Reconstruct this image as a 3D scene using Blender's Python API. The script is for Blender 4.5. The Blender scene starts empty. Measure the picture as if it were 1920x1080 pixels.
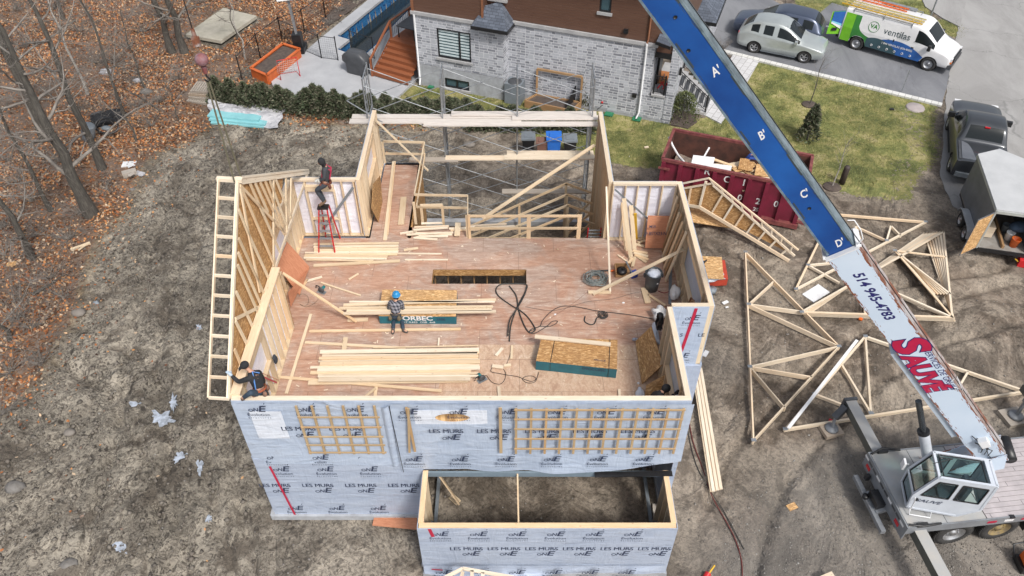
import bpy, bmesh, math, random
import numpy as np
from mathutils import Vector, Matrix
from math import radians as R_, sin, cos, pi, tan, atan
rnd = random.Random(7)
SC = bpy.context.scene
COL = SC.collection
V = Vector
# ------------------------------------------------------------ camera
H, F, PITCH = 20.8, 1458.0, R_(44)
cam = bpy.data.cameras.new("camera"); cam.sensor_width = 36; cam.lens = 36*F/1920
cam.clip_start = .1; cam.clip_end = 2000
co = bpy.data.objects.new("camera", cam); COL.objects.link(co)
co.location = (0, 0, H); co.rotation_euler = (pi/2-PITCH, 0, 0); SC.camera = co
# ------------------------------------------------------------ light
w = bpy.data.worlds.new("World"); SC.world = w; w.use_nodes = True
nt = w.node_tree; bg = nt.nodes['Background']
sky = nt.nodes.new('ShaderNodeTexSky'); sky.sky_type = 'NISHITA'; sky.sun_disc = False
sky.sun_elevation = R_(52); sky.sun_rotation = R_(150); sky.air_density = 1.0; sky.dust_density = 4
hs = nt.nodes.new('ShaderNodeHueSaturation'); hs.inputs['Saturation'].default_value = .42
nt.links.new(sky.outputs[0], hs.inputs['Color']); nt.links.new(hs.outputs[0], bg.inputs[0])
bg.inputs[1].default_value = .125
sl = bpy.data.lights.new("sun", 'SUN'); sl.energy = 2.2; sl.angle = R_(10); sl.color = (1, .96, .9)
so = bpy.data.objects.new("sun", sl); COL.objects.link(so)
so.rotation_euler = (R_(38), 0, R_(30))
SC.view_settings.view_transform = 'Standard'; SC.view_settings.look = 'None'
SC.view_settings.gamma = 1; SC.view_settings.exposure = .34; SC.view_settings.use_curve_mapping = False
# ------------------------------------------------------------ photo geometry
cp, sp = cos(PITCH), sin(PITCH)
CAM = V((0, 0, H))
def ray(px, py):
    u = (px-960)/F; v = (py-540)/F
    return V((u, cp-v*sp, -sp-v*cp))
def P(px, py, z=0.):
    r = ray(px, py); t = (z-H)/r.z
    return V((r.x*t, r.y*t, z))
def PP(px, py, p0, n):
    r = ray(px, py); t = (V(p0)-CAM).dot(n)/r.dot(n)
    return CAM+r*t
def PY(px, py, Y): return PP(px, py, (0, Y, 0), V((0, 1, 0)))
def PX(px, py, X): return PP(px, py, (X, 0, 0), V((1, 0, 0)))
Z = V((0, 0, 1))
# ------------------------------------------------------------ mesh builder
MW = {}
def rotz(a): return Matrix.Rotation(a, 3, 'Z')
def frame(d, up=Z):
    x = d.normalized(); y = up.cross(x)
    if y.length < 1e-4: y = V((0, 1, 0)).cross(x)
    y.normalize(); z = x.cross(y)
    return Matrix((x, y, z)).transposed()
class MB:
    def __init__(s): s.v = []; s.f = []; s.uv = []; s.sm = []; s.m = []
    def add(s, vs, fs, uvs=None, smooth=False, m=0):
        o = len(s.v); s.v += [V(q) for q in vs]
        for i, f in enumerate(fs):
            s.f.append([o+k for k in f]); s.sm.append(smooth); s.m.append(m)
            if uvs: s.uv.append(uvs[i])
            else:
                p = [V(vs[k]) for k in f]; n = (p[1]-p[0]).cross(p[-1]-p[0])
                a = (p[1]-p[0]); a = a.normalized() if a.length > 1e-9 else V((1, 0, 0))
                b = n.cross(a); b = b.normalized() if b.length > 1e-12 else V((0, 1, 0))
                s.uv.append([((q-p[0]).dot(a), (q-p[0]).dot(b)) for q in p])
        return s
    def box(s, c, d, R=None, m=0):
        c = V(c); hx, hy, hz = d[0]/2, d[1]/2, d[2]/2
        L = [(-hx, -hy, -hz), (hx, -hy, -hz), (hx, hy, -hz), (-hx, hy, -hz), (-hx, -hy, hz), (hx, -hy, hz), (hx, hy, hz), (-hx, hy, hz)]
        fs = [(0, 3, 2, 1), (4, 5, 6, 7), (0, 1, 5, 4), (1, 2, 6, 5), (2, 3, 7, 6), (3, 0, 4, 7)]
        ax = [(0, 1), (0, 1), (0, 2), (1, 2), (0, 2), (1, 2)]
        ru, rv = rnd.random()*50, rnd.random()*50
        uvs = []
        for f, (a, b) in zip(fs, ax):
            if d[b] > d[a]: a, b = b, a
            uvs.append([(L[k][a]+ru, L[k][b]+rv) for k in f])
        vs = [c+(R @ V(q) if R else V(q)) for q in L]
        return s.add(vs, fs, uvs, m=m)
    def bb(s, x0, x1, y0, y1, z0, z1, m=0): return s.box(((x0+x1)/2, (y0+y1)/2, (z0+z1)/2), (abs(x1-x0), abs(y1-y0), abs(z1-z0)), m=m)
    def bar(s, a, b, w, h, up=Z, m=0):
        a, b = V(a), V(b)
        return s.box((a+b)/2, ((b-a).length, w, h), frame(b-a, up), m)
    def path(s, pts, r, n=7, m=0, caps=True, close=False):
        pts = [V(p) for p in pts]; k = len(pts); rs = r if isinstance(r, (list, tuple)) else [r]*k
        vs = []; uvl = 0; us = []
        for i, p in enumerate(pts):
            d = pts[min(i+1, k-1)]-pts[max(i-1, 0)]
            if d.length < 1e-9: d = V((0, 0, 1))
            M = frame(d, Z if abs(d.normalized().z) < .95 else V((1, 0, 0)))
            if i: uvl += (p-pts[i-1]).length
            us.append(uvl)
            for j in range(n):
                t = 2*pi*j/n; vs.append(p+M @ V((0, cos(t)*rs[i], sin(t)*rs[i])))
        fs = []; uvs = []
        for i in range(k-1):
            for j in range(n):
                j2 = (j+1) % n
                fs.append((i*n+j, i*n+j2, (i+1)*n+j2, (i+1)*n+j))
                c0, c1 = j*2*pi*rs[i]/n, (j+1)*2*pi*rs[i]/n
                uvs.append([(us[i], c0), (us[i], c1), (us[i+1], c1), (us[i+1], c0)])
        s.add(vs, fs, uvs, True, m)
        if caps:
            s.add(vs[:n][::-1], [tuple(range(n))], None, False, m); s.add(vs[-n:], [tuple(range(n))], None, False, m)
        return s
    def tube(s, a, b, r0, r1=None, n=8, m=0): return s.path([a, b], [r0, r0 if r1 is None else r1], n, m)
    def quad(s, a, b, c, d, m=0, uv=None): return s.add([a, b, c, d], [(0, 1, 2, 3)], [uv] if uv else None, False, m)
    def poly(s, pts, m=0): return s.add(pts, [tuple(range(len(pts)))], None, False, m)
    def prism(s, pts, off, m=0, flip=False):
        pts = [V(p) for p in pts]; off = V(off); n = len(pts)
        q = pts+[p+off for p in pts]
        nrm = sum(((pts[i]-pts[0]).cross(pts[(i+1) % n]-pts[0]) for i in range(1, n-1)), V((0, 0, 0)))
        k = nrm.dot(off) > 0
        bot = tuple(range(n)); top = tuple(range(n, 2*n))
        fs = [bot[::-1] if k else bot, top if k else top[::-1]]
        for i in range(n):
            j = (i+1) % n
            fs.append((i, j, n+j, n+i) if k else (j, i, n+i, n+j))
        return s.add(q, fs, None, False, m)
    def lathe(s, prof, c, n=16, R=None, m=0, smooth=True):
        c = V(c); vs = []
        for r, z in prof:
            for j in range(n):
                t = 2*pi*j/n; q = V((r*cos(t), r*sin(t), z)); vs.append(c+(R @ q if R else q))
        fs = []
        for i in range(len(prof)-1):
            for j in range(n):
                j2 = (j+1) % n; fs.append((i*n+j, i*n+j2, (i+1)*n+j2, (i+1)*n+j))
        return s.add(vs, fs, None, smooth, m)
    def ball(s, c, r, n=12, k=8, R=None, m=0):
        rr = r if isinstance(r, (tuple, list)) else (r, r, r); c = V(c); vs = []; fs = []
        for i in range(k+1):
            a = pi*i/k
            for j in range(n):
                t = 2*pi*j/n; q = V((rr[0]*sin(a)*cos(t), rr[1]*sin(a)*sin(t), -rr[2]*cos(a)))
                vs.append(c+(R @ q if R else q))
        for i in range(k):
            for j in range(n):
                j2 = (j+1) % n; fs.append((i*n+j, i*n+j2, (i+1)*n+j2, (i+1)*n+j))
        return s.add(vs, fs, None, True, m)
    def grid(s, fn, nu, nv, m=0, smooth=True, uvs=(1, 1)):
        vs = [V(fn(i/nu, j/nv)) for j in range(nv+1) for i in range(nu+1)]
        fs = []; uv = []
        for j in range(nv):
            for i in range(nu):
                a = j*(nu+1)+i; fs.append((a, a+1, a+nu+2, a+nu+1))
                uv.append([(i/nu*uvs[0], j/nv*uvs[1]), ((i+1)/nu*uvs[0], j/nv*uvs[1]), ((i+1)/nu*uvs[0], (j+1)/nv*uvs[1]), (i/nu*uvs[0], (j+1)/nv*uvs[1])])
        return s.add(vs, fs, uv, smooth, m)
    def text(s, body, size, o, xd, yd, m=0, shear=0, bold=0, align='CENTER', sx=1.):
        vs, fs = text_mesh(body, shear, bold, align)
        o, xd, yd = V(o), V(xd).normalized(), V(yd).normalized()
        return s.add([o+xd*(x*size*sx)+yd*(y*size) for x, y in vs], fs, None, False, m)
    def build(s, name, mat, parent=None, world=True, **kw):
        me = bpy.data.meshes.new(name); vs = s.v
        o = bpy.data.objects.new(name, me); COL.objects.link(o)
        if parent is not None:
            o.parent = parent
            M = MW[parent.name]; MW[o.name] = M
            if world and M != Matrix.Identity(4):
                I = M.inverted(); vs = [I @ q for q in vs]
        else:
            a = np.array([tuple(q) for q in vs])
            c = V(((a[:, 0].min()+a[:, 0].max())/2, (a[:, 1].min()+a[:, 1].max())/2, a[:, 2].min()))
            vs = [q-c for q in vs]; o.location = c; MW[o.name] = Matrix.Translation(c)
        me.from_pydata([tuple(q) for q in vs], [], s.f)
        for mt in (mat if isinstance(mat, (list, tuple)) else [mat]): me.materials.append(mt)
        ul = me.uv_layers.new(name='UVMap')
        ul.data.foreach_set('uv', [c for f in s.uv for q in f for c in q])
        me.polygons.foreach_set('use_smooth', s.sm); me.polygons.foreach_set('material_index', s.m)
        me.update(); tag(o, **kw)
        return o
def tag(o, label=None, cat=None, group=None, kind=None):
    if label: o['label'] = label
    if cat: o['category'] = cat
    if group: o['group'] = group
    if kind: o['kind'] = kind
    return o
_tc = {}
def text_mesh(body, shear=0, bold=0, align='CENTER'):
    k = (body, shear, bold, align)
    if k not in _tc:
        c = bpy.data.curves.new('t', 'FONT'); c.body = body; c.size = 1; c.shear = shear; c.offset = bold
        c.align_x = align; c.align_y = 'CENTER'; c.resolution_u = 3; c.fill_mode = 'FRONT'
        o = bpy.data.objects.new('t', c); COL.objects.link(o)
        dg = bpy.context.evaluated_depsgraph_get(); me = bpy.data.meshes.new_from_object(o.evaluated_get(dg))
        _tc[k] = ([(v.co.x, v.co.y) for v in me.vertices], [tuple(p.vertices) for p in me.polygons])
        bpy.data.objects.remove(o); bpy.data.curves.remove(c); bpy.data.meshes.remove(me)
    return _tc[k]
def T(name, label, cat, loc, rot=0, group=None):
    o = bpy.data.objects.new(name, None); COL.objects.link(o)
    o.location = loc; o.rotation_euler = (0, 0, rot); o.empty_display_size = .2
    MW[o.name] = Matrix.Translation(V(loc)) @ Matrix.Rotation(rot, 4, 'Z')
    return tag(o, label, cat, group)
def dup(root, loc, rot=None, label=None, scale=None):
    def cp_(o, par):
        c = o.copy(); COL.objects.link(c); c.parent = par
        for ch in list(o.children): cp_(ch, c)
        return c
    r = cp_(root, None); r.location = loc
    if rot is not None: r.rotation_euler = (0, 0, rot)
    if scale: r.scale = scale if isinstance(scale, (tuple, list)) else (scale,)*3
    if label: r['label'] = label
    return r
# ------------------------------------------------------------ materials
class N:
    def __init__(s, name):
        s.mat = bpy.data.materials.new(name); s.mat.use_nodes = True; s.t = s.mat.node_tree
        s.b = s.t.nodes['Principled BSDF']
    def n(s, ty, ins=None, **at):
        q = s.t.nodes.new('ShaderNode'+ty)
        for k, v in at.items(): setattr(q, k, v)
        for k, v in (ins or {}).items(): s.set(q.inputs[k], v)
        return q
    def set(s, sock, v):
        if isinstance(v, bpy.types.NodeSocket): s.t.links.new(v, sock)
        elif isinstance(v, (tuple, list)) and len(v) == 3 and sock.type == 'RGBA': sock.default_value = (*v, 1)
        else: sock.default_value = v
    def coord(s, kind='Object', sc=(1, 1, 1), off=None):
        c = s.n('TexCoord').outputs[kind]
        ins = {'Vector': c, 'Scale': sc}
        if off is not None: ins['Location'] = off
        return s.n('Mapping', ins).outputs[0]
    def noise(s, vec, scale, detail=4, rough=.6, dist=0): return s.n('TexNoise', {'Vector': vec, 'Scale': scale, 'Detail': detail, 'Roughness': rough, 'Distortion': dist}).outputs[0]
    def vor(s, vec, scale, feature='F1', out=0, rand=1.): return s.n('TexVoronoi', {'Vector': vec, 'Scale': scale, 'Randomness': rand}, feature=feature).outputs[out]
    def ramp(s, fac, stops, interp='LINEAR'):
        q = s.n('ValToRGB', {'Fac': fac}); e = q.color_ramp.elements; q.color_ramp.interpolation = interp
        while len(e) < len(stops): e.new(.5)
        for i, (p, c) in enumerate(stops):
            e[i].position = p; e[i].color = (*c, 1) if isinstance(c, (tuple, list)) else (c, c, c, 1)
        return q.outputs[0]
    def mix(s, f, a, b, mode='MIX'):
        q = s.n('Mix', data_type='RGBA', blend_type=mode); q.clamp_factor = True
        s.set(q.inputs[0], f); s.set(q.inputs[6], a); s.set(q.inputs[7], b)
        return q.outputs[2]
    def math(s, op, a, b=0., c=None):
        q = s.n('Math', operation=op); s.set(q.inputs[0], a); s.set(q.inputs[1], b)
        if c is not None: s.set(q.inputs[2], c)
        return q.outputs[0]
    def mr(s, v, a, b, c, d): return s.n('MapRange', {0: v, 1: a, 2: b, 3: c, 4: d}).outputs[0]
    def bump(s, h, st=.5, dist=.02): s.t.links.new(s.n('Bump', {'Height': h, 'Strength': st, 'Distance': dist}).outputs[0], s.b.inputs['Normal'])
    def out(s, col=None, rough=.7, metal=0, spec=None):
        if col is not None: s.set(s.b.inputs['Base Color'], col)
        s.set(s.b.inputs['Roughness'], rough); s.set(s.b.inputs['Metallic'], metal)
        if spec is not None: s.b.inputs['Specular IOR Level'].default_value = spec
        return s.mat
def G(name, c1, c2=None, scale=3, rough=.6, metal=0, bump=0, bs=30, coord='Object', sc=(1, 1, 1), lo=.35, hi=.65, spec=None):
    n = N(name); v = n.coord(coord, sc)
    c2 = c2 or tuple(x*.82 for x in c1)
    f = n.noise(v, scale, 5, .65)
    col = n.ramp(f, [(lo, c1), (hi, c2)])
    if bump: n.bump(n.noise(v, bs, 4), bump, .01)
    return n.out(col, rough, metal, spec)
def wood(name, c1, c2, knot=.55, grain=1.):
    n = N(name); uv = n.coord('UV'); oi = n.n('ObjectInfo').outputs['Random']
    g = n.noise(n.n('Mapping', {'Vector': uv, 'Scale': (1.5, 28, 1)}).outputs[0], 1.6, 5, .6, .6)
    g2 = n.noise(n.n('Mapping', {'Vector': uv, 'Scale': (.35, 2.5, 1)}).outputs[0], 2.2, 2)
    col = n.ramp(g, [(.3, c1), (.72, c2)])
    col = n.mix(n.mr(g2, .35, .75, 0, .45), col, tuple(a*b for a, b in zip(c2, (.92, .85, .75))))
    k = n.vor(n.n('Mapping', {'Vector': uv, 'Scale': (1, 2.6, 1)}).outputs[0], 2.6)
    col = n.mix(n.ramp(k, [(.05, knot), (.11, 0.)]), col, (.20, .11, .05))
    col = n.mix(1., col, n.ramp(oi, [(0, (.80, .76, .71)), (.4, (1, 1, 1)), (.7, (.93, .89, .85)), (1, (1., .88, .76))]), 'MULTIPLY')
    n.bump(g, .25*grain, .003)
    return n.out(col, .62)
WOOD = wood('pine_lumber', (.82, .71, .54), (.66, .52, .35))
WOODL = wood('pale_lumber', (.88, .80, .67), (.70, .59, .45), .5)
WOODO = wood('aged_lumber', (.44, .29, .16), (.30, .19, .10), .4)
WOODG = wood('grey_plank', (.50, .46, .41), (.34, .31, .28), .3)
BROWNW = wood('brown_lumber', (.30, .13, .065), (.20, .085, .045), .2)
REDW = wood('stained_cedar', (.34, .12, .05), (.23, .075, .032), .2)
def m_osb(name, tint=(1, 1, 1)):
    n = N(name); v = n.coord('Object', (1, 1, 1)); uv = n.coord('UV')
    a = n.n('TexVoronoi', {'Vector': n.n('Mapping', {'Vector': uv, 'Scale': (9, 26, 1), 'Rotation': (0, 0, .35)}).outputs[0], 'Scale': 1.3}).outputs[1]
    b = n.n('TexVoronoi', {'Vector': n.n('Mapping', {'Vector': uv, 'Scale': (11, 30, 1), 'Rotation': (0, 0, -.5)}).outputs[0], 'Scale': 1.1}).outputs[1]
    f = n.math('MULTIPLY', n.n('SeparateColor', {0: a}).outputs[0], n.n('SeparateColor', {0: b}).outputs[1])
    col = n.ramp(f, [(0, tuple(x*y for x, y in zip((.30, .155, .055), tint))), (.35, tuple(x*y for x, y in zip((.50, .28, .11), tint))), (1, tuple(x*y for x, y in zip((.74, .50, .25), tint)))])
    col = n.mix(n.mr(n.noise(uv, 1.3, 3), .4, .7, 0, .35), col, tuple(x*y for x, y in zip((.33, .19, .09), tint)))
    n.bump(f, .3, .004)
    return n.out(col, .7)
OSB = m_osb('strand_board'); OSBL = m_osb('pale_strand_board', (1.25, 1.35, 1.5))
def m_deck():
    n = N('plywood_deck'); v = n.coord('Object')
    br = n.n('TexBrick', {'Vector': v, 'Color1': (0, 0, 0), 'Color2': (1, 1, 1), 'Mortar': (.5, .5, .5), 'Scale': 1, 'Mortar Size': .006, 'Brick Width': 2.44, 'Row Height': 1.22}, offset=.5)
    big = n.noise(v, .55, 4, .65, .6); med = n.noise(n.n('Mapping', {'Vector': v, 'Scale': (1, 4, 1)}).outputs[0], 1.7, 8, .75, 1.)
    red = n.ramp(med, [(.36, (.30, .15, .095)), (.48, (.43, .245, .17)), (.56, (.49, .31, .225)), (.66, (.57, .44, .35))])
    grey = n.ramp(med, [(.36, (.25, .20, .17)), (.5, (.38, .32, .28)), (.64, (.54, .49, .44))])
    col = n.mix(n.mr(big, .42, .58, 0, .7), red, grey)
    sx = n.n('SeparateXYZ', {0: v})
    tan_ = n.ramp(n.noise(n.n('Mapping', {'Vector': v, 'Scale': (2, 1, 1)}).outputs[0], 2.2, 8, .75, 1.5), [(.36, (.40, .25, .17)), (.5, (.56, .40, .28)), (.64, (.66, .52, .40))])
    fr = n.math('MULTIPLY', n.math('LESS_THAN', sx.outputs[1], -.02-.6), n.math('GREATER_THAN', sx.outputs[0], -1.12))
    col = n.mix(fr, col, tan_)
    col = n.mix(n.math('MULTIPLY', n.n('SeparateColor', {0: br.outputs[0]}).outputs[0], .22), col, (.62, .38, .27))
    spots = n.ramp(n.vor(v, 9), [(.03, .6), (.07, 0.)])
    col = n.mix(spots, col, (.86, .76, .60))
    fine = n.ramp(n.noise(v, 26, 4, .8), [(.42, .0), (.66, .5)])
    col = n.mix(fine, col, (.34, .22, .16))
    seam = n.math('MULTIPLY', br.outputs[1], .75)
    col = n.mix(seam, col, (.16, .09, .06))
    n.bump(med, .2, .004)
    return n.out(col, n.mr(big, .3, .7, .45, .75))
DECK = m_deck()
def m_ply():
    n = N('red_plywood'); uv = n.coord('UV')
    g = n.noise(n.n('Mapping', {'Vector': uv, 'Scale': (2, 12, 1)}).outputs[0], 2, 6, .7, 1)
    col = n.ramp(g, [(.3, (.40, .15, .075)), (.7, (.58, .27, .155))])
    return n.out(col, .65)
PLY = m_ply()
def m_wrap(name, c1, c2):
    n = N(name); v = n.coord('Object')
    w1 = n.noise(n.n('Mapping', {'Vector': v, 'Scale': (.8, .8, 3.5), 'Rotation': (0, .25, 0)}).outputs[0], 1.2, 3, .5, 1.2)
    w2 = n.noise(n.n('Mapping', {'Vector': v, 'Scale': (3, 3, .7), 'Rotation': (0, -.4, 0)}).outputs[0], 1.3, 4, .55, 2)
    h = n.math('ADD', w1, n.math('MULTIPLY', w2, .7))
    n.bump(h, .5, .06)
    col = n.ramp(w1, [(.3, c1), (.7, c2)])
    col = n.mix(n.ramp(n.noise(v, 2.5, 6, .75), [(.55, 0.), (.75, .3)]), col, (.27, .28, .29))
    return n.out(col, .28, 0, .6)
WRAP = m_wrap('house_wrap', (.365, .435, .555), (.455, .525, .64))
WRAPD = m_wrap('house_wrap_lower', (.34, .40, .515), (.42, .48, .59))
WRAPB = m_wrap('wrap_backside', (.74, .75, .86), (.80, .81, .90))
CLEAR = m_wrap('clear_film', (.60, .65, .74), (.70, .74, .82))
INK = G('print_ink', (.035, .05, .10), rough=.5)
INKL = G('faded_print_ink', (.12, .16, .26), rough=.5)
REDT = G('red_tape', (.50, .02, .06), rough=.35)
def m_stone(name):
    n = N(name); uv = n.coord('UV')
    wv = n.n('VectorMath', {0: uv, 1: n.n('VectorMath', {0: n.n('TexNoise', {'Vector': uv, 'Scale': 3.}).outputs[1], 1: (.05, .03, 0)}, operation='MULTIPLY').outputs[0]}, operation='ADD').outputs[0]
    a = n.n('TexBrick', {'Vector': wv, 'Color1': (.13, .14, .17), 'Color2': (.46, .48, .53), 'Mortar': (.62, .63, .66), 'Scale': 1, 'Mortar Size': .017, 'Mortar Smooth': .2, 'Brick Width': .44, 'Row Height': .135, 'Bias': .05}, offset=.43, squash=.55, squash_frequency=2)
    b = n.n('TexBrick', {'Vector': wv, 'Color1': (.11, .12, .15), 'Color2': (.42, .44, .48), 'Mortar': (.62, .63, .66), 'Scale': 1, 'Mortar Size': .018, 'Mortar Smooth': .2, 'Brick Width': .30, 'Row Height': .27, 'Bias': .1}, offset=.5)
    k = n.n('TexBrick', {'Vector': wv, 'Color1': (0, 0, 0), 'Color2': (1, 1, 1), 'Mortar': (0, 0, 0), 'Scale': 1, 'Mortar Size': 0., 'Brick Width': .30, 'Row Height': .27}, offset=.5)
    sel = n.math('GREATER_THAN', n.n('SeparateColor', {0: k.outputs[0]}).outputs[0], .84)
    col = n.mix(sel, a.outputs[0], b.outputs[0])
    nn = n.noise(uv, 22, 5, .7)
    col = n.mix(n.mr(nn, .35, .7, 0, .22), col, (.62, .63, .66))
    fac = n.mix(sel, a.outputs[1], b.outputs[1])
    n.bump(n.math('SUBTRACT', n.math('MULTIPLY', nn, .5), fac), .7, .02)
    return n.out(col, .85)
STONE = m_stone('grey_stone_veneer')
def m_siding():
    n = N('brown_siding'); uv = n.coord('UV'); s = n.n('SeparateXYZ', {0: uv})
    fr = n.math('FRACT', n.math('DIVIDE', s.outputs[1], .15))
    g = n.noise(n.n('Mapping', {'Vector': uv, 'Scale': (.8, 22, 1)}).outputs[0], 2, 5, .6)
    col = n.ramp(g, [(.3, (.10, .05, .033)), (.7, (.165, .088, .06))])
    row = n.n('TexWhiteNoise', {'W': n.math('FLOOR', n.math('DIVIDE', s.outputs[1], .15))}, noise_dimensions='1D').outputs[0]
    col = n.mix(n.math('MULTIPLY', row, .25), col, (.10, .045, .03))
    col = n.mix(n.ramp(fr, [(0, .85), (.10, 0.)]), col, (.03, .013, .009))
    n.bump(fr, .8, .015)
    return n.out(col, .55)
SIDING = m_siding()
def m_shingle(name, c1, c2):
    n = N(name); uv = n.coord('UV')
    a = n.n('TexBrick', {'Vector': uv, 'Color1': c1, 'Color2': c2, 'Mortar': tuple(x*.3 for x in c1), 'Scale': 1, 'Mortar Size': .012, 'Brick Width': .3, 'Row Height': .145}, offset=.37)
    col = n.mix(n.mr(n.noise(uv, 60, 3, .8), .3, .7, 0, .4), a.outputs[0], tuple(x*1.6 for x in c2))
    n.bump(a.outputs[1], -.6, .01)
    return n.out(col, .9)
SHING = m_shingle('dark_shingles', (.04, .048, .065), (.12, .14, .18))
def m_pavers(name, c1, c2, bw, rh, mo=(.22, .21, .2)):
    n = N(name); uv = n.coord('UV')
    a = n.n('TexBrick', {'Vector': uv, 'Color1': c1, 'Color2': c2, 'Mortar': mo, 'Scale': 1, 'Mortar Size': .012, 'Brick Width': bw, 'Row Height': rh}, offset=.5)
    col = n.mix(n.mr(n.noise(uv, 4, 6, .7), .3, .7, 0, .4), a.outputs[0], tuple(x*.75 for x in c1))
    n.bump(a.outputs[1], -.5, .01)
    return n.out(col, .85)
PAVER = m_pavers('light_pavers', (.52, .52, .53), (.62, .62, .63), .5, .33)
CURBM = m_pavers('pale_edging_blocks', (.60, .60, .58), (.70, .70, .68), .32, 5, (.3, .3, .28))
CONC = G('concrete', (.44, .44, .44), (.34, .34, .35), 1.4, .85, bump=.3, bs=40)
CONCD = G('grey_foundation', (.42, .44, .47), (.30, .31, .33), 2.5, .85, bump=.3)
PATIO = G('patio_concrete', (.42, .43, .45), (.34, .35, .37), .8, .8, bump=.15, bs=30)
def m_asph(name, c1, c2, sc=.35):
    n = N(name); v = n.coord('Object')
    f = n.noise(n.n('Mapping', {'Vector': v, 'Scale': (1, .5, 1), 'Rotation': (0, 0, -.45)}).outputs[0], sc, 8, .7, .8)
    col = n.ramp(f, [(.40, c1), (.60, c2)])
    gr = n.noise(v, 45, 3, .8)
    col = n.mix(n.mr(gr, .3, .75, 0, .35), col, tuple(x*1.5 for x in c2))
    cr = n.vor(n.n('VectorMath', {0: v, 1: n.n('VectorMath', {0: n.n('TexNoise', {'Vector': v, 'Scale': 1.2, 'Detail': 5}).outputs[1], 1: (1.4, 1.4, 0)}, operation='MULTIPLY').outputs[0]}, operation='ADD').outputs[0], .16, 'DISTANCE_TO_EDGE')
    col = n.mix(n.ramp(cr, [(.0007, .5), (.0025, 0.)]), col, (.10, .10, .10))
    n.bump(gr, .35, .006)
    return n.out(col, .85)
ASPH = m_asph('driveway_asphalt', (.125, .13, .145), (.20, .205, .22))
ROADM = m_asph('pale_street_asphalt', (.22, .215, .21), (.31, .305, .30), .3)
BLACKM = G('black_metal', (.012, .013, .015), (.02, .02, .022), 5, .4)
DGREY = G('dark_grey_paint', (.075, .08, .088), (.05, .053, .06), 3, .45, bump=.1)
MGREY = G('grey_steel', (.27, .29, .31), (.20, .21, .23), 2, .5, .2, bump=.1)
DUSTG = G('dusty_grey_deck_plate', (.33, .35, .37), (.42, .40, .37), 1.2, .6, .0, bump=.1, lo=.3, hi=.7)
GALV = G('galvanised_steel', (.40, .42, .44), (.28, .30, .32), 8, .4, .6)
WHITE = G('white_paint', (.78, .79, .80), (.70, .71, .73), 3, .35)
WHITEV = G('white_vinyl', (.80, .80, .80), (.74, .74, .75), 3, .3)
RUBBER = G('rubber', (.025, .025, .027), (.05, .048, .045), 6, .8, bump=.4, bs=20)
RIM = G('alloy_rim', (.55, .56, .58), (.42, .43, .45), 5, .3, .8)
RIMY = G('muddy_yellow_rim', (.30, .22, .09), (.16, .13, .09), 7, .6)
ORANGE = G('orange_wood_paint', (.62, .15, .035), (.48, .10, .025), 3, .5)
ORP = G('orange_plastic', (.75, .15, .02), rough=.4)
REDP = G('red_plastic', (.55, .02, .025), rough=.35)
YELP = G('yellow_plastic', (.70, .42, .03), rough=.4)
BLUEP = G('blue_plastic', (.03, .17, .62), rough=.35)
GREENP = G('green_plastic', (.03, .20, .10), rough=.5)
GREYP = G('grey_plastic', (.20, .23, .26), (.16, .18, .20), 3, .5)
BROWNP = G('brown_plastic', (.24, .13, .10), rough=.5)
TEAL = G('teal_wrap', (.02, .155, .20), (.015, .11, .15), 3, .45)
SKIN = G('skin', (.52, .29, .20), rough=.55)
def glass(name, c, rough=.05):
    n = N(name); n.bump(n.noise(n.coord('Object'), 2.2, 2), .08, .02)
    return n.out(c, rough, 0, .5)
GLASS = glass('dark_window_glass', (.012, .016, .018), .12)
GLASS.node_tree.nodes['Principled BSDF'].inputs['Specular IOR Level'].default_value = .3; GLASSB = glass('basement_glass', (.06, .11, .13), .08)
def clearglass():
    n = N('cab_glass'); n.b.inputs['Transmission Weight'].default_value = .0
    tr = n.n('BsdfTransparent', {'Color': (.62, .78, .74)}); gl = n.n('BsdfGlossy', {'Roughness': .03, 'Color': (.9, .95, 1)})
    ms = n.n('MixShader', {0: n.mr(n.n('LayerWeight', {'Blend': .35}).outputs[0], 0, 1, .05, .4), 1: tr.outputs[0], 2: gl.outputs[0]})
    n.t.links.new(ms.outputs[0], n.t.nodes['Material Output'].inputs[0]); return n.mat
CABG = clearglass()
def carpaint(name, c, c2=None, metal=.35):
    n = N(name); n.out(c, .28, metal); n.b.inputs['Coat Weight'].default_value = .6
    n.set(n.b.inputs['Base Color'], n.ramp(n.noise(n.coord('Object'), 1.5, 4), [(.3, c), (.7, c2 or tuple(x*.85 for x in c))]))
    return n.mat
SILVER = carpaint('silver_car_paint', (.44, .48, .48)); NAVY = carpaint('dark_blue_car_paint', (.07, .09, .14), metal=.5)
PICKP = carpaint('dark_grey_car_paint', (.06, .066, .075), metal=.4); VANW = carpaint('white_van_paint', (.80, .80, .81), metal=0)
VGREEN = G('lime_green_vinyl', (.20, .55, .03), rough=.3); VDGREEN = G('dark_green_vinyl', (.05, .25, .05), rough=.3)
VBLUE = G('blue_vinyl', (.03, .13, .42), rough=.3); VTEAL = G('slate_vinyl', (.05, .10, .12), rough=.3); VCYAN = G('pale_blue_vinyl', (.25, .62, .80), rough=.3)
LRED = G('tail_lamp_red', (.6, .02, .03), rough=.15); LAMP = G('clear_lamp', (.75, .76, .78), rough=.1); LORG = G('amber_lamp', (.8, .22, .02), rough=.15)
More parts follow.
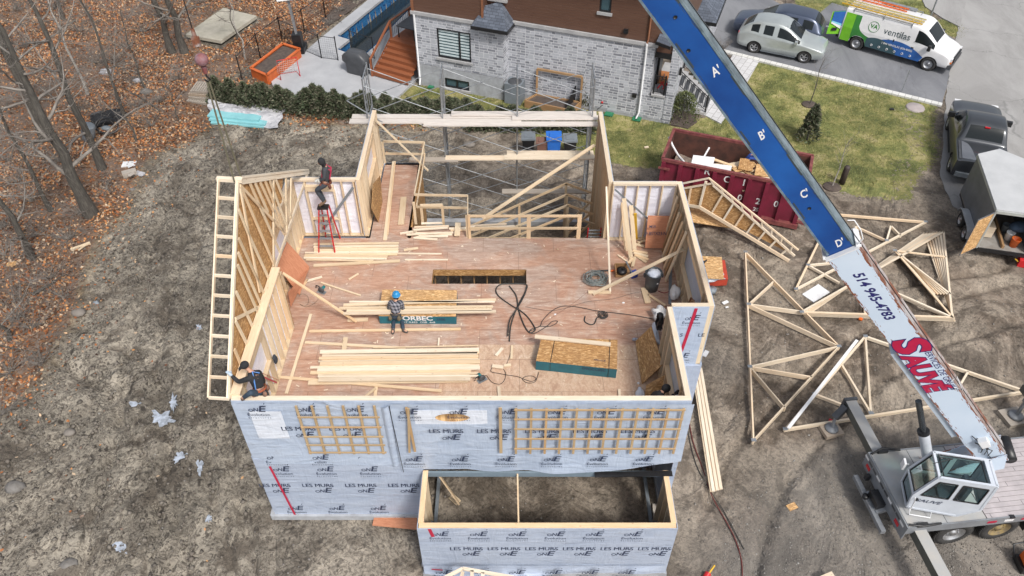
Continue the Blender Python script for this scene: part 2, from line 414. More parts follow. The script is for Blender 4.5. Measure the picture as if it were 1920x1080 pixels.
def m_boomblue():
    n = N('scratched_blue_paint'); v = n.coord('Object')
    col = n.ramp(n.noise(v, .5, 5), [(.35, (.006, .05, .22)), (.65, (.012, .10, .37))])
    uv = n.coord('UV'); s = n.n('SeparateXYZ', {0: uv})
    sc = n.noise(n.n('Mapping', {'Vector': uv, 'Scale': (.8, 6, 1)}).outputs[0], 2.2, 6, .7)
    e = n.math('ABSOLUTE', n.math('SUBTRACT', s.outputs[1], .5))
    chip = n.math('GREATER_THAN', n.math('ADD', n.math('MULTIPLY', e, 1.25), sc), 1.07)
    col = n.mix(chip, col, (.045, .06, .07))
    return n.out(col, .32)
BOOMB = m_boomblue()
def m_boomw():
    n = N('pale_boom_paint'); v = n.coord('Object'); uv = n.coord('UV'); s = n.n('SeparateXYZ', {0: uv})
    col = n.ramp(n.noise(v, .7, 6, .6), [(.3, (.50, .60, .72)), (.7, (.58, .67, .78))])
    sc = n.noise(n.n('Mapping', {'Vector': uv, 'Scale': (1.2, 5, 1)}).outputs[0], 2.2, 6, .7)
    e = n.math('ABSOLUTE', n.math('SUBTRACT', s.outputs[1], .5))
    chip = n.math('GREATER_THAN', n.math('ADD', n.math('MULTIPLY', e, 1.2), sc), 1.06)
    col = n.mix(chip, col, (.22, .08, .04))
    return n.out(col, .4)
BOOMW = m_boomw()
RUST = G('rusty_steel', (.20, .075, .04), (.42, .40, .40), 1.2, .7, .1, bump=.3, sc=(1, 1, 1), lo=.42, hi=.56)
RUSTY = G('rusty_bin_interior', (.115, .045, .032), (.05, .025, .02), 2.4, .8, bump=.3)
MAROON = G('maroon_bin_paint', (.20, .018, .045), (.13, .015, .03), 1.6, .5, bump=.15)
MARTRIM = G('worn_maroon_rim', (.24, .075, .065), (.13, .03, .035), 5, .65)
def m_tarp():
    n = N('crumpled_tarp'); v = n.coord('Object'); h = n.noise(v, 2.2, 6, .6, 1.5); n.bump(h, .8, .12)
    return n.out(n.ramp(h, [(.38, (.36, .36, .39)), (.6, (.54, .54, .56))]), .45)
TARP = m_tarp()
FOAMB = G('aqua_foam_board', (.27, .58, .61), (.22, .50, .54), 2, .6)
FOAMW = G('white_foam', (.78, .79, .80), rough=.6)
BARKM = G('tree_bark', (.12, .11, .095), (.05, .045, .04), 1., .9, bump=.9, bs=14, coord='UV', sc=(3, 14, 1))
BIRCH = G('birch_bark', (.42, .40, .37), (.20, .18, .16), 2, .85, bump=.5, coord='UV', sc=(10, 2, 1), lo=.45, hi=.6)
TWIG = G('twigs', (.27, .245, .22), (.14, .125, .11), 2, .9)
def m_leaf(name, cs):
    n = N(name)
    col = n.ramp(n.n('NewGeometry').outputs['Random Per Island'], [(i/(len(cs)-1), c) for i, c in enumerate(cs)])
    return n.out(col, .75)
LEAF = m_leaf('dead_leaves', [(.05, .028, .02), (.18, .07, .03), (.33, .11, .035), (.44, .18, .06), (.52, .27, .11), (.52, .40, .28), (.12, .08, .06), (.24, .17, .13)])
CEDAR = m_leaf('cedar_foliage', [(.02, .035, .016), (.055, .078, .038), (.10, .125, .065), (.07, .072, .045), (.18, .18, .12), (.13, .11, .08)])
SHRUBM = m_leaf('shrub_foliage', [(.05, .07, .02), (.09, .11, .04), (.14, .15, .06)])
GRASSB = m_leaf('grass_blades', [(.10, .125, .03), (.20, .215, .065), (.33, .31, .11), (.46, .41, .20)])
STRAP = G('yellow_sling', (.16, .145, .09), (.10, .095, .07), 4, .7)
ROPE = G('dark_hose', (.045, .045, .042), (.03, .03, .03), 4, .6)
ROPEG = G('grey_rope', (.26, .29, .28), (.15, .17, .17), 12, .7)
CLOTHB = G('black_cloth', (.014, .015, .018), (.025, .026, .03), 6, .85)
CLOTHG = G('dark_grey_trousers', (.03, .037, .05), (.05, .06, .075), 6, .85)
JEAN = G('dark_jeans', (.025, .045, .075), (.045, .07, .10), 7, .85)
def m_plaid():
    n = N('plaid_cloth'); s = n.n('SeparateXYZ', {0: n.coord('Object')})
    a = n.math('GREATER_THAN', n.math('FRACT', n.math('MULTIPLY', n.math('ADD', s.outputs[0], s.outputs[1]), 9)), .55)
    b = n.math('GREATER_THAN', n.math('FRACT', n.math('MULTIPLY', s.outputs[2], 9)), .55)
    col = n.mix(n.math('MULTIPLY', n.math('ADD', a, b), .5), (.03, .035, .05), (.30, .30, .34))
    return n.out(col, .9)
PLAID = m_plaid()
SOIL = G('dark_soil', (.065, .05, .045), (.11, .085, .07), 5, .95, bump=.9, bs=25)
WATER = glass('dark_pool_water', (.018, .026, .03), .06)
def m_tile():
    n = N('blue_pool_tile'); uv = n.coord('UV')
    f = n.vor(uv, 9)
    return n.out(n.ramp(f, [(.2, (.015, .10, .30)), (.5, (.05, .22, .45)), (.8, (.01, .05, .18))]), .25)
POOLT = m_tile()
ICE = G('puddle_ice', (.50, .56, .66), (.24, .26, .29), 7, .25, bump=.2, bs=12)
# ============================================================ SETTING
from mathutils.geometry import tessellate_polygon
def W2(pts, z=0): return [P(x, y, z) for x, y in pts]
def sheet(name, pts, mat, thick=0, ang=0, kind='structure', **kw):
    m = MB(); c, s_ = cos(ang), sin(ang)
    tr = tessellate_polygon([pts])
    nz = (pts[tr[0][1]]-pts[tr[0][0]]).cross(pts[tr[0][2]]-pts[tr[0][0]]).z
    for t in tr:
        t = t if nz > 0 else t[::-1]
        q = [pts[k] for k in t]
        m.add(q, [(0, 1, 2)], [[(p.x*c+p.y*s_, -p.x*s_+p.y*c) for p in q]])
    if thick:
        n = len(pts)
        for i in range(n):
            a, b = pts[i], pts[(i+1) % n]; d = V((0, 0, -thick)); m.quad(a, b, b+d, a+d)
    return m.build(name, mat, kind=kind, **kw)
rs = np.random.RandomState(3)
def vnoise(X, Y, sc, seed):
    r = np.random.RandomState(seed); L = r.rand(256, 256)
    x = X*sc+1000; y = Y*sc+1000; xi = np.floor(x).astype(int); yi = np.floor(y).astype(int)
    fx = x-xi; fy = y-yi; fx = fx*fx*(3-2*fx); fy = fy*fy*(3-2*fy)
    g = lambda a, b: L[a % 256, b % 256]
    return (g(xi, yi)*(1-fx)+g(xi+1, yi)*fx)*(1-fy)+(g(xi, yi+1)*(1-fx)+g(xi+1, yi+1)*fx)*fy
def fbm(X, Y, sc, o, seed):
    s = 0; a = .5
    for k in range(o): s = s+a*vnoise(X, Y, sc*2**k, seed+k); a *= .5
    return s/(1-.5**o)
def inpoly(X, Y, pts):
    r = np.zeros(X.shape, bool); n = len(pts)
    for i in range(n):
        x1, y1 = pts[i][0], pts[i][1]; x2, y2 = pts[(i+1) % n][0], pts[(i+1) % n][1]
        if y1 == y2: continue
        c = ((y1 > Y) != (y2 > Y)) & (X < (x2-x1)*(Y-y1)/(y2-y1)+x1)
        r ^= c
    return r
LEAFP = W2([(-60, 850), (30, 730), (105, 640), (150, 560), (190, 490), (225, 420), (262, 360), (285, 300), (330, 262), (395, 225), (640, 235), (840, 245), (840, 232), (640, 205), (425, 150), (470, 120), (560, 90), (625, 40), (700, -70), (-900, -70), (-1400, 850)])
LAWNP = W2([(770, 158), (945, 182), (1120, 208), (1255, 233), (1330, 225), (1425, 113), (1765, 199), (1758, 290), (1715, 385), (1560, 360), (1500, 322), (1240, 315), (1150, 305), (1110, 292), (960, 245), (700, 228), (690, 205)])
LAWN2 = W2([(1470, -60), (1500, 30), (1535, 42), (1560, 10), (1690, 45), (1745, 40), (1735, -60)])
LAWN3 = W2([(1752, 44), (1795, 78), (1808, 52), (1765, 30)])
GRAVP = W2([(1560, 830), (1700, 800), (2100, 800), (2200, 1200), (1280, 1200), (1330, 1000)])
POOLP = W2([(632, 67), (725, -8), (790, -60), (860, -60), (800, 0), (765, 20), (725, 60), (705, 84), (685, 102), (655, 100), (632, 92), (655, 74)])
xs = np.concatenate([-np.geomspace(700, 44, 12), np.arange(-38, 38, .125), np.geomspace(44, 700, 12)])
ys = np.concatenate([-np.geomspace(500, 3, 10), np.arange(5, 60, .125), np.geomspace(64, 900, 12)])
GX, GY = np.meshgrid(xs, ys)
wx = (fbm(GX, GY, .6, 4, 11)-.5)*2.2; wy = (fbm(GX, GY, .6, 4, 31)-.5)*2.2
def blur(m, k):
    m = m.astype(float)
    for ax in (0, 1):
        c = np.cumsum(np.pad(m, [(k+1, k) if a == ax else (0, 0) for a in (0, 1)], mode='edge'), axis=ax)
        m = (np.take(c, range(2*k+1, c.shape[ax]), ax)-np.take(c, range(0, c.shape[ax]-2*k-1), ax))/(2*k+1)
    return m
mleaf = blur(inpoly(GX+wx, GY+wy, LEAFP), 5); mlawn = blur(inpoly(GX+wx*.35, GY+wy*.35, LAWNP) | inpoly(GX+wx*.3, GY+wy*.3, LAWN2) | inpoly(GX+wx*.3, GY+wy*.3, LAWN3), 3)
mlawn = mlawn-.42*blur(inpoly(GX+wx*.5, GY, W2([(1665, 185), (1765, 205), (1760, 295), (1715, 390), (1640, 372), (1670, 280)])), 6)*mlawn; mgrav = blur(inpoly(GX+wx, GY+wy, GRAVP), 8); pool = inpoly(GX, GY, POOLP)
PATP = [(506, 145), (567, 100), (600, 72), (692, -2), (760, -60), (780, -60), (717, -2), (632, 67), (655, 74), (632, 92), (655, 100), (685, 102), (705, 84), (725, 60), (765, 20), (790, 60), (790, 140), (767, 161), (745, 182), (690, 212), (520, 185)]
STRP = [(1820, -70), (1792, 75), (1776, 160), (1767, 280), (1762, 330), (1785, 385), (1850, 425), (1940, 450), (2100, 500), (2300, 560), (3300, 560), (3300, -70)]
mpat = blur(inpoly(GX, GY, W2(PATP)) | inpoly(GX, GY, W2([(345, 68), (415, 88), (490, 35), (420, 15)])), 1); mstr = np.clip(blur(inpoly(GX, GY, W2(STRP)), 4)*2, 0, 1)
mleaf = mleaf*(mpat < .02)
mud = (1-mleaf)*(1-mlawn)
left = 1/(1+np.exp((GX+8.2)*1.5))
rough = (fbm(GX, GY, .35, 3, 50)-.5)
nz = (fbm(GX, GY, 1.6, 4, 60)-.5); ridg = 1-np.abs(fbm(GX*1.3-GY*.5, GY*1.2+GX*.4, 1.5, 3, 70)-.5)*4
zz = mud*(left*(nz*.26+np.clip(ridg, 0, 1)*.07+rough*.12)+(1-left)*nz*.11)
for tr_, wd in [([(500, 245), (380, 330), (330, 450), (300, 600), (280, 760), (240, 950), (200, 1150)], .9), ([(640, 250), (480, 290), (400, 380), (370, 520), (340, 700), (380, 900), (420, 1100)], .9), ([(120, 640), (230, 700), (330, 850), (380, 1100)], .8), ([(1920, 560), (1700, 620), (1560, 720), (1420, 880), (1330, 1100)], .9), ([(1850, 480), (1600, 520), (1440, 470), (1340, 440)], .8), ([(840, 300), (1000, 330), (1110, 300)], .7)]:
    pw = [P(*k) for k in tr_]; dmin = np.full(GX.shape, 9.)
    for a, b in zip(pw, pw[1:]):
        ex, ey = b.x-a.x, b.y-a.y; t_ = np.clip(((GX-a.x)*ex+(GY-a.y)*ey)/(ex*ex+ey*ey), 0, 1); dmin = np.minimum(dmin, np.hypot(GX-a.x-t_*ex+wx*.12, GY-a.y-t_*ey+wy*.12))
    zz -= mud*(.15*np.exp(-((dmin-wd)/.16)**2)*(.6+.8*vnoise(GX, GY, 4., 91))-.05*np.exp(-((dmin-wd-.3)/.12)**2))
holes = np.clip(vnoise(GX, GY, 3.1, 90)-.72, 0, 1)*mud*left; zz -= holes*.32
back = mud*np.clip(1-np.abs(GY-24)/4, 0, 1)*(np.abs(GX) < 5); zz += back*(nz*.16)
zz += mleaf*(nz*.12+rough*.3)
inb = (GX > -7.6) & (GX < 5.8) & (GY > 9.6) & (GY < 21.2); zz[inb] = np.minimum(zz[inb]*.4, .02)
zz = np.where((np.abs(GX) > 38) | (GY < 5) | (GY > 60), 0, zz)
zz = np.where(mpat > .01, -.05, zz)*(1-mstr)-.02*mstr; zz = np.where(pool, -1.8, zz)
flat = (GX > 11) & (GY > 30); zz = np.where(flat, np.minimum(zz, 0)*.3-.0, zz)
ny, nx = GX.shape
def npmesh(name, co, faces, mats, parent=None, **kw):
    me = bpy.data.meshes.new(name); k = faces.shape[1]
    me.vertices.add(len(co)); me.vertices.foreach_set('co', co.astype('f').ravel())
    me.loops.add(faces.size); me.loops.foreach_set('vertex_index', faces.astype('i').ravel())
    me.polygons.add(len(faces)); me.polygons.foreach_set('loop_start', np.arange(0, faces.size, k, dtype='i'))
    me.update(calc_edges=True)
    for q in mats: me.materials.append(q)
    o = bpy.data.objects.new(name, me); COL.objects.link(o); tag(o, **kw)
    if parent: o.parent = parent
    return o
def m_ground():
    n = N('bare_ground'); v = n.coord('Object')
    at = n.n('Attribute', attribute_name='mask'); sp_ = n.n('SeparateColor', {0: at.outputs['Color']})
    sx = n.n('SeparateXYZ', {0: v})
    big = n.noise(v, .35, 4, .6); med = n.noise(v, 1.6, 8, .72, .8); fine = n.noise(v, 9, 6, .75, .4); gr = n.noise(v, 38, 4, .8)
    grey = n.ramp(med, [(.34, (.10, .088, .075)), (.42, (.215, .195, .168)), (.52, (.315, .29, .25)), (.64, (.44, .405, .35))])
    brown = n.ramp(med, [(.36, (.12, .094, .074)), (.45, (.21, .172, .14)), (.53, (.29, .243, .203)), (.62, (.39, .34, .29))])
    c = n.mix(n.mr(sx.outputs[0], -8, 3, 0, 1), grey, brown)
    c = n.mix(n.mr(big, .45, .57, 0, .85), c, n.mix(n.mr(sx.outputs[0], -8, 3, 0, 1), (.42, .39, .34), (.42, .37, .315)))
    wet = n.noise(n.coord('Object', (1, 1, 1), (7, 3, 0)), .5, 5, .7, .6)
    c = n.mix(n.mr(wet, .51, .58, 0, .7), c, (.11, .09, .072))
    crk_shade = n.math('ABSOLUTE', n.math('SUBTRACT', n.noise(v, 2.4, 6, .65, 1.4), .5))
    c = n.mix(n.math('MULTIPLY', n.ramp(crk_shade, [(.0, .9), (.03, 0.)]), n.mr(sx.outputs[0], -9, 4, 1, .45)), c, (.045, .038, .032))  # shade of the mud crevices, painted as dark lines in the colour
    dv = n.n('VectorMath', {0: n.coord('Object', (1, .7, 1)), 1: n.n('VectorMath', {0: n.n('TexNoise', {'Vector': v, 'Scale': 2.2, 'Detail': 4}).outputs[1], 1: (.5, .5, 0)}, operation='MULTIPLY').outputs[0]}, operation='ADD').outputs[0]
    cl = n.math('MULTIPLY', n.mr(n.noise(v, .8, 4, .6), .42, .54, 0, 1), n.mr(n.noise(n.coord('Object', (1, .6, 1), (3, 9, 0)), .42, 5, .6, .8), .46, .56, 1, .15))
    pk = n.math('MULTIPLY', n.ramp(n.vor(dv, 3.6), [(.22, .95), (.34, 0.)]), cl)  # dark pits here and below: wet mud and hollow shade painted in
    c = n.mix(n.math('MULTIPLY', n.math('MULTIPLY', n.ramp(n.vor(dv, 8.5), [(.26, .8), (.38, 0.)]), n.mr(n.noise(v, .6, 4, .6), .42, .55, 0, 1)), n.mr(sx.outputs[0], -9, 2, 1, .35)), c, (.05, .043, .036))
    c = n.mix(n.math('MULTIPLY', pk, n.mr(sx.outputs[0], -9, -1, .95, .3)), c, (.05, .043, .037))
    c = n.mix(n.mr(fine, .50, .62, .0, .5), c, (.085, .07, .057))
    c = n.mix(n.ramp(n.vor(v, 14), [(.07, .55), (.13, 0.)]), c, (.42, .40, .37))
    gravel = n.mix(n.mr(gr, .35, .7, 0, 1), (.16, .155, .15), (.36, .355, .35))
    c = n.mix(n.math('MULTIPLY', sp_.outputs[2], .6), c, gravel)
    lf = n.ramp(n.vor(n.coord('Object', (1, 1.4, 1)), 13, out=1), [(.2, (.10, .05, .028)), (.5, (.24, .115, .05)), (.8, (.20, .155, .12))])
    c = n.mix(n.mr(sp_.outputs[0], .02, .5, 0, .55), c, n.ramp(n.noise(v, 3, 6, .7), [(.42, (.10, .075, .05)), (.55, (.34, .26, .16))]))
    lf = n.mix(n.mr(n.noise(v, .9, 5, .7), .42, .62, 0, .75), lf, (.17, .14, .12))
    c = n.mix(1., c, (.86, .83, .78), 'MULTIPLY')
    m1 = n.math('GREATER_THAN', n.math('ADD', sp_.outputs[0], n.math('MULTIPLY', n.math('SUBTRACT', fine, .5), .9)), .5)
    c = n.mix(m1, c, lf)
    gb = n.noise(v, .8, 6, .75)
    lw = n.ramp(gb, [(.38, (.10, .12, .035)), (.47, (.19, .205, .065)), (.55, (.31, .29, .105)), (.64, (.44, .38, .19))])
    lw = n.mix(n.mr(gr, .3, .7, 0, .35), lw, (.07, .075, .02))
    m2 = n.math('GREATER_THAN', n.math('ADD', sp_.outputs[1], n.math('MULTIPLY', n.math('SUBTRACT', n.noise(v, 5, 5, .75), .5), 1.4)), .5)
    c = n.mix(m2, c, lw)
    h = n.math('ADD', n.math('MULTIPLY', med, 1.4), n.math('ADD', n.math('MULTIPLY', fine, .7), n.math('MULTIPLY', gr, .08)))
    sm_f = n.mr(n.noise(n.coord('Object', (1, .6, 1), (3, 9, 0)), .42, 5, .6, .8), .44, .56, 1, .22)
    n.bump(n.math('MULTIPLY', h, sm_f), .9, .15)
    return n.out(c, n.mr(wet, .5, .7, .85, .5))
idx = (np.arange(ny-1)[:, None]*nx+np.arange(nx-1)[None]).ravel()
fc = np.stack([idx, idx+1, idx+nx+1, idx+nx], 1)
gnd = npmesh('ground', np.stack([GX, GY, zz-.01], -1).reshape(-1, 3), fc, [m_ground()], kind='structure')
ca = gnd.data.color_attributes.new('mask', 'FLOAT_COLOR', 'POINT')
ca.data.foreach_set('color', np.stack([mleaf, mlawn, mgrav, np.ones_like(mleaf)], -1).astype('f').ravel())
gnd.data.polygons.foreach_set('use_smooth', np.ones(len(fc), bool))
def gz(x, y):
    i = np.clip(np.searchsorted(xs, x), 0, nx-1); j = np.clip(np.searchsorted(ys, y), 0, ny-1); return zz[j, i]-.01
def gm(M, x, y):
    i = np.clip(np.searchsorted(xs, x), 0, nx-1); j = np.clip(np.searchsorted(ys, y), 0, ny-1); return M[j, i]
def scatter_quads(name, n, x0, x1, y0, y1, mask, size, tilt, mat, h=.02, tri=False, **kw):
    x = rs.uniform(x0, x1, n); y = rs.uniform(y0, y1, n)
    k = rs.rand(n) < gm(mask, x, y)
    u0 = (x/(y*.719+14.5)); k &= (np.abs(u0) < .72); x = x[k]; y = y[k]; n = len(x)
    z = gz(x, y)+rs.uniform(.004, h, n); a = rs.uniform(0, 2*pi, n); s = rs.uniform(size[0], size[1], n)
    if tri:
        dx, dy = np.cos(a)*s*.18, np.sin(a)*s*.18; lx, ly = rs.normal(0, .35, n)*s, rs.normal(0, .35, n)*s
        co = np.stack([np.stack([x-dx, y-dy, z-.01], -1), np.stack([x+dx, y+dy, z-.01], -1), np.stack([x+lx, y+ly, z+s], -1)], 1)
        return npmesh(name, co.reshape(-1, 3), np.arange(n*3).reshape(-1, 3), [mat], **kw)
    ux, uy, uz = np.cos(a), np.sin(a), rs.normal(0, tilt, n); vx, vy, vz = -np.sin(a), np.cos(a), rs.normal(0, tilt, n)
    c = np.stack([x, y, z+.25*s*tilt*2], -1); U = np.stack([ux, uy, uz], -1)*s[:, None]*.5; W_ = np.stack([vx, vy, vz], -1)*s[:, None]*.32
    co = np.stack([c-U, c-W_, c+U, c+W_], 1)
    return npmesh(name, co.reshape(-1, 3), np.arange(n*4).reshape(-1, 4), [mat], **kw)
lm = np.clip(mleaf*1.1-.1, 0, 1)*(.18+.82*np.clip((fbm(GX, GY, .5, 5, 200)-.40)*7, 0, 1))
scatter_quads('leaf_litter', 260000, -34, -4, 10, 52, lm, (.07, .16), .45, LEAF, label='fallen orange and brown leaves covering the woodland floor', cat='leaf litter', kind='stuff')
edge = (1-mleaf)*np.clip(blur(mleaf, 22)*1.5, 0, 1)*.35+mud*left*.006
scatter_quads('stray_leaves', 60000, -22, 0, 9, 40, edge, (.07, .14), .3, LEAF, label='loose brown leaves blown over the muddy ground', cat='leaves', kind='stuff')
scatter_quads('lawn_grass', 230000, -6, 32, 28, 47, np.clip(mlawn*1.3-.3, 0, 1), (.03, .075), .3, GRASSB, tri=True, label='short dormant green and straw coloured lawn grass', cat='grass', kind='stuff')
# pebbles and clods
def pebbles(name, n, box, mask, size, mat, **kw):
    x = rs.uniform(box[0], box[1], n); y = rs.uniform(box[2], box[3], n); k = rs.rand(n) < gm(mask, x, y); x = x[k]; y = y[k]; n = len(x)
    b = np.array([(1, 0, 0), (0, 1, 0), (-1, 0, 0), (0, -1, 0), (0, 0, .7), (0, 0, -.5)], float)
    fs = np.array([(0, 1, 4), (1, 2, 4), (2, 3, 4), (3, 0, 4), (1, 0, 5), (2, 1, 5), (3, 2, 5), (0, 3, 5)])
    s = size[0]*(size[1]/size[0])**(rs.rand(n)**2.2)
    co = b[None]*s[:, None, None]*rs.uniform(.6, 1.3, (n, 6, 3)); a = rs.uniform(0, 6.3, n)
    cx = co[..., 0]*np.cos(a)[:, None]-co[..., 1]*np.sin(a)[:, None]; cy = co[..., 0]*np.sin(a)[:, None]+co[..., 1]*np.cos(a)[:, None]
    co = np.stack([cx+x[:, None], cy+y[:, None], co[..., 2]+gz(x, y)[:, None]+s[:, None]*.15], -1)
    F_ = (fs[None]+np.arange(n)[:, None, None]*6).reshape(-1, 3)
    return npmesh(name, co.reshape(-1, 3), F_, [mat], **kw)
STONEM = m_leaf('pebble_stone', [(.12, .11, .10), (.24, .22, .20), (.18, .16, .14), (.33, .32, .30)])
CLODM = m_leaf('mud_clod', [(.10, .088, .075), (.18, .16, .135), (.14, .12, .10)])
pebbles('pebbles', 9000, (-20, 20, 9, 30), mud*.8*(np.abs(GX-.2) > 0), (.015, .05), STONEM, label='small pale stones strewn over the dirt', cat='pebbles', kind='stuff')
pebbles('gravel', 16000, (6, 20, 9, 14), mgrav, (.012, .035), STONEM, label='grey gravel around the crane truck', cat='gravel', kind='stuff')
pebbles('mud_clods', 16000, (-22, -4, 9, 36), mud*left+back, (.03, .11), CLODM, label='clods of dark mud churned up left of the house', cat='mud', kind='stuff')
ROCKM = G('grey_rock', (.20, .19, .18), (.12, .11, .10), 4, .9, bump=.4)
for i, (px, py, s, lb) in enumerate([(275, 175, .35, 'mossy grey boulder on leaves near the slab'), (148, 588, .28, 'rounded grey rock in the leaves at the left edge'), (30, 915, .3, 'tan boulder at the lower left edge of the mud'), (132, 812, .2, 'flat grey stone sunk in the mud'), (248, 357, .17, 'bluish stone at the edge of the leaves'), (880, 273, .3, 'grey rock under the upper scaffold planks'), (130, 1060, .25, 'low brown rock at the bottom of the mud')]):
    m = MB(); m.ball((0, 0, 0), (s, s*.75, s*.5), 9, 6); c = P(px, py)
    q = [v_*(1+.25*(rnd.random()-.5)) for v_ in m.v]; m.v = [c+v_+V((0, 0, s*.2)) for v_ in q]
    m.build('rock', STONEM if i % 2 else ROCKM, label=lb, cat='rock')
# frozen puddles
def puddle(pts, lb):
    o = sheet('ice_patch', [p+V((0, 0, float(gz(p.x, p.y))*0+.035)) for p in W2(pts)], ICE, .05, label=lb, cat='ice patch', group='frozen puddles on the mud')
    del o['kind']
def blob(px, py, rx, ry, seed, n=26):
    r = random.Random(seed); out = []
    for i in range(n):
        t = 2*pi*i/n; k = .45+r.random()*.75; out.append((px+cos(t)*rx*k, py+sin(t)*ry*k))
    return out
for a, lb in [((a[0], a[1], a[2]*1.25, a[3]*1.25, a[4]), lb) for a, lb in [((302, 785, 21, 12, 1), 'triangular sheet of pale ice left of the building'), ((258, 762, 12, 9, 2), 'small icy patch just above the triangular ice'), ((342, 860, 13, 10, 3), 'roundish pale ice patch right of the mud centre'), ((375, 877, 6, 12, 4), 'narrow upright ice sliver beside the roundish patch'), ((245, 960, 16, 12, 5), 'ragged ice patch above the largest ice sheet'), ((230, 1010, 22, 27, 6), 'largest ragged ice sheet near the bottom left'), ((372, 615, 8, 5, 7), 'tiny ice chip near the rake ladder'), ((325, 755, 6, 14, 8), 'thin ice strip above the triangular sheet'), ((390, 973, 8, 6, 9), 'small grey ice patch near the foundation corner')]]:
    puddle(blob(*a), lb)
# street, driveway, kerb, path, patio, pool
def jag(pts, amp, step=.5, seed=1):
    r = random.Random(seed); out = []
    for i, a in enumerate(pts):
        b = pts[(i+1) % len(pts)]; n = max(1, int((b-a).length/step)) if (b-a).length < 40 else 1
        for k in range(n): out.append(a.lerp(b, k/n)+(V((r.uniform(-amp, amp), r.uniform(-amp, amp), 0)) if n > 1 else V((0, 0, 0))))
    return out
sheet('street', jag([P(x, y, .008) for x, y in STRP], .04, .35, 4), ROADM, .02)
ptsd = [P(x, y, .022) for x, y in [(1345, 93), (1766, 195), (1776, 160), (1791, 75), (1745, 43), (1690, 42), (1560, 5), (1520, 38), (1440, -5), (1390, -70), (1335, -70), (1325, 30)]]
sheet('driveway', ptsd, ASPH, .05, R_(-26))
sheet('neighbouring_driveway', [P(x, y, .045) for x, y in [(1700, -70), (1735, 12), (1768, 34), (1800, 50), (1815, -10), (1830, -70)]], ROADM, .06)
m = MB(); a, b = P(1372, 100, .05), P(1766, 197, .05); m.bar(a, b, .30, .10); m.bar(P(1345, 93, .05), a, .30, .10)
m.bar(P(1520, 42, .05), P(1640, 75, .05)-V((.0, .0, 0)), .18, .10)
m.build('driveway_edging', CURBM, kind='structure')
sheet('paver_path', [P(x, y, .06) for x, y in [(1322, 205), (1318, 214), (1352, 231), (1386, 180), (1424, 113), (1375, 101), (1364, 120), (1352, 160), (1338, 180)]], PAVER, .08, R_(60))
sheet('patio', [P(x, y, .08) for x, y in PATP], PATIO, .14)
q = [P(x, y, 0) for x, y in [(632, 67), (725, -8), (790, -60), (860, -60), (800, 0), (765, 20), (725, 60), (705, 84), (685, 102), (655, 100), (632, 92), (655, 74)]]
sheet('pool_water', [V((p.x, p.y, -.75)) for p in q], WATER, 0)
m = MB(); n = len(q)
for i in range(n):
    a, b = q[i], q[(i+1) % n]; u0 = i*3
    m.quad(a+V((0, 0, .07)), b+V((0, 0, .07)), b-V((0, 0, 1.7)), a-V((0, 0, 1.7)))
m.build('pool_basin', POOLT, kind='structure')
m = MB(); bedp = [P(x, y, .03) for x, y in [(600, 60), (560, 92), (575, 60), (640, 5), (690, -60), (745, -60), (690, -4)]]
sheet('planting_bed', bedp, SOIL, .04)
sheet('shrub_bed', [P(x, y, .05) for x, y in [(1256, 233), (1290, 240), (1307, 228), (1300, 212), (1290, 190), (1272, 195)]], SOIL, .06)
sheet('entrance_bed', [P(x, y, .05) for x, y in [(1352, 100), (1372, 107), (1360, 130), (1350, 125)]], SOIL, .06)
# ------------------------------------------------------------ trees
def limb(m, a, d, L, r, segs, curl, R, n=5, up=.0):
    pts = [V(a)]; rs_ = [r]; d = V(d).normalized()
    for i in range(segs):
        d = (d+V((R.uniform(-1, 1), R.uniform(-1, 1), R.uniform(-1, 1)))*curl+V((0, 0, up))).normalized()
        pts.append(pts[-1]+d*(L/segs)); rs_.append(max(r*(1-.85*(i+1)/segs), .0035))
    m.path(pts, rs_, n, caps=False); return pts, rs_
def bare_tree(px, py, h, r, lb, seed, name='bare_tree', mat=None, lean=(0, 0), nl=9, low=.25, spread=1., group='bare trees in the woods'):
    R = random.Random(seed); b = P(px, py); b.z = float(gz(b.x, b.y))-.05
    t = T(name, lb, 'tree', b, group=group)
    tm, cm = MB(), MB()
    pts = [b]; rr = [r*1.35]; K = 9
    for i in range(1, K+1):
        f = i/K; pts.append(b+V((lean[0]*f*h+R.uniform(-.12, .12), lean[1]*f*h+R.uniform(-.12, .12), f*h))); rr.append(r*(1-.8*f))
    tm.path(pts, rr, 9)
    for k in range(nl):
        f = low+(1-low)*(k+R.random()*.6)/nl; i = min(int(f*K), K-1); p = pts[i].lerp(pts[i+1], f*K-i)
        a = R.uniform(0, 2*pi) if k % 2 else a_prev+2.4 if k else R.uniform(0, 6.28); a_prev = a
        L = (h*.30*(1.15-f)+.9)*R.uniform(.75, 1.2)*spread; rr_ = r*(1-.8*f)*.42+.008
        lp, lr = limb(cm, p, (cos(a), sin(a), R.uniform(.15, .8)), L, rr_, 6, .22, R, 5, .06)
        for j in range(6):
            i2 = R.randint(1, 6); q = lp[i2]; a2 = R.uniform(0, 6.28)
            bp, br = limb(cm, q, (cos(a2)+cos(a), sin(a2)+sin(a), R.uniform(-.2, .7)), L*R.uniform(.3, .55), max(lr[i2]*.55, .010), 5, .3, R, 4)
            for s in range(6):
                q2 = bp[R.randint(1, 5)]; limb(cm, q2, (R.uniform(-1, 1), R.uniform(-1, 1), R.uniform(-.6, .7)), L*R.uniform(.14, .36), .0065, 3, .35, R, 3)
    tm.build('trunk', mat or BARKM, t); cm.build('crown', TWIG, t); return t
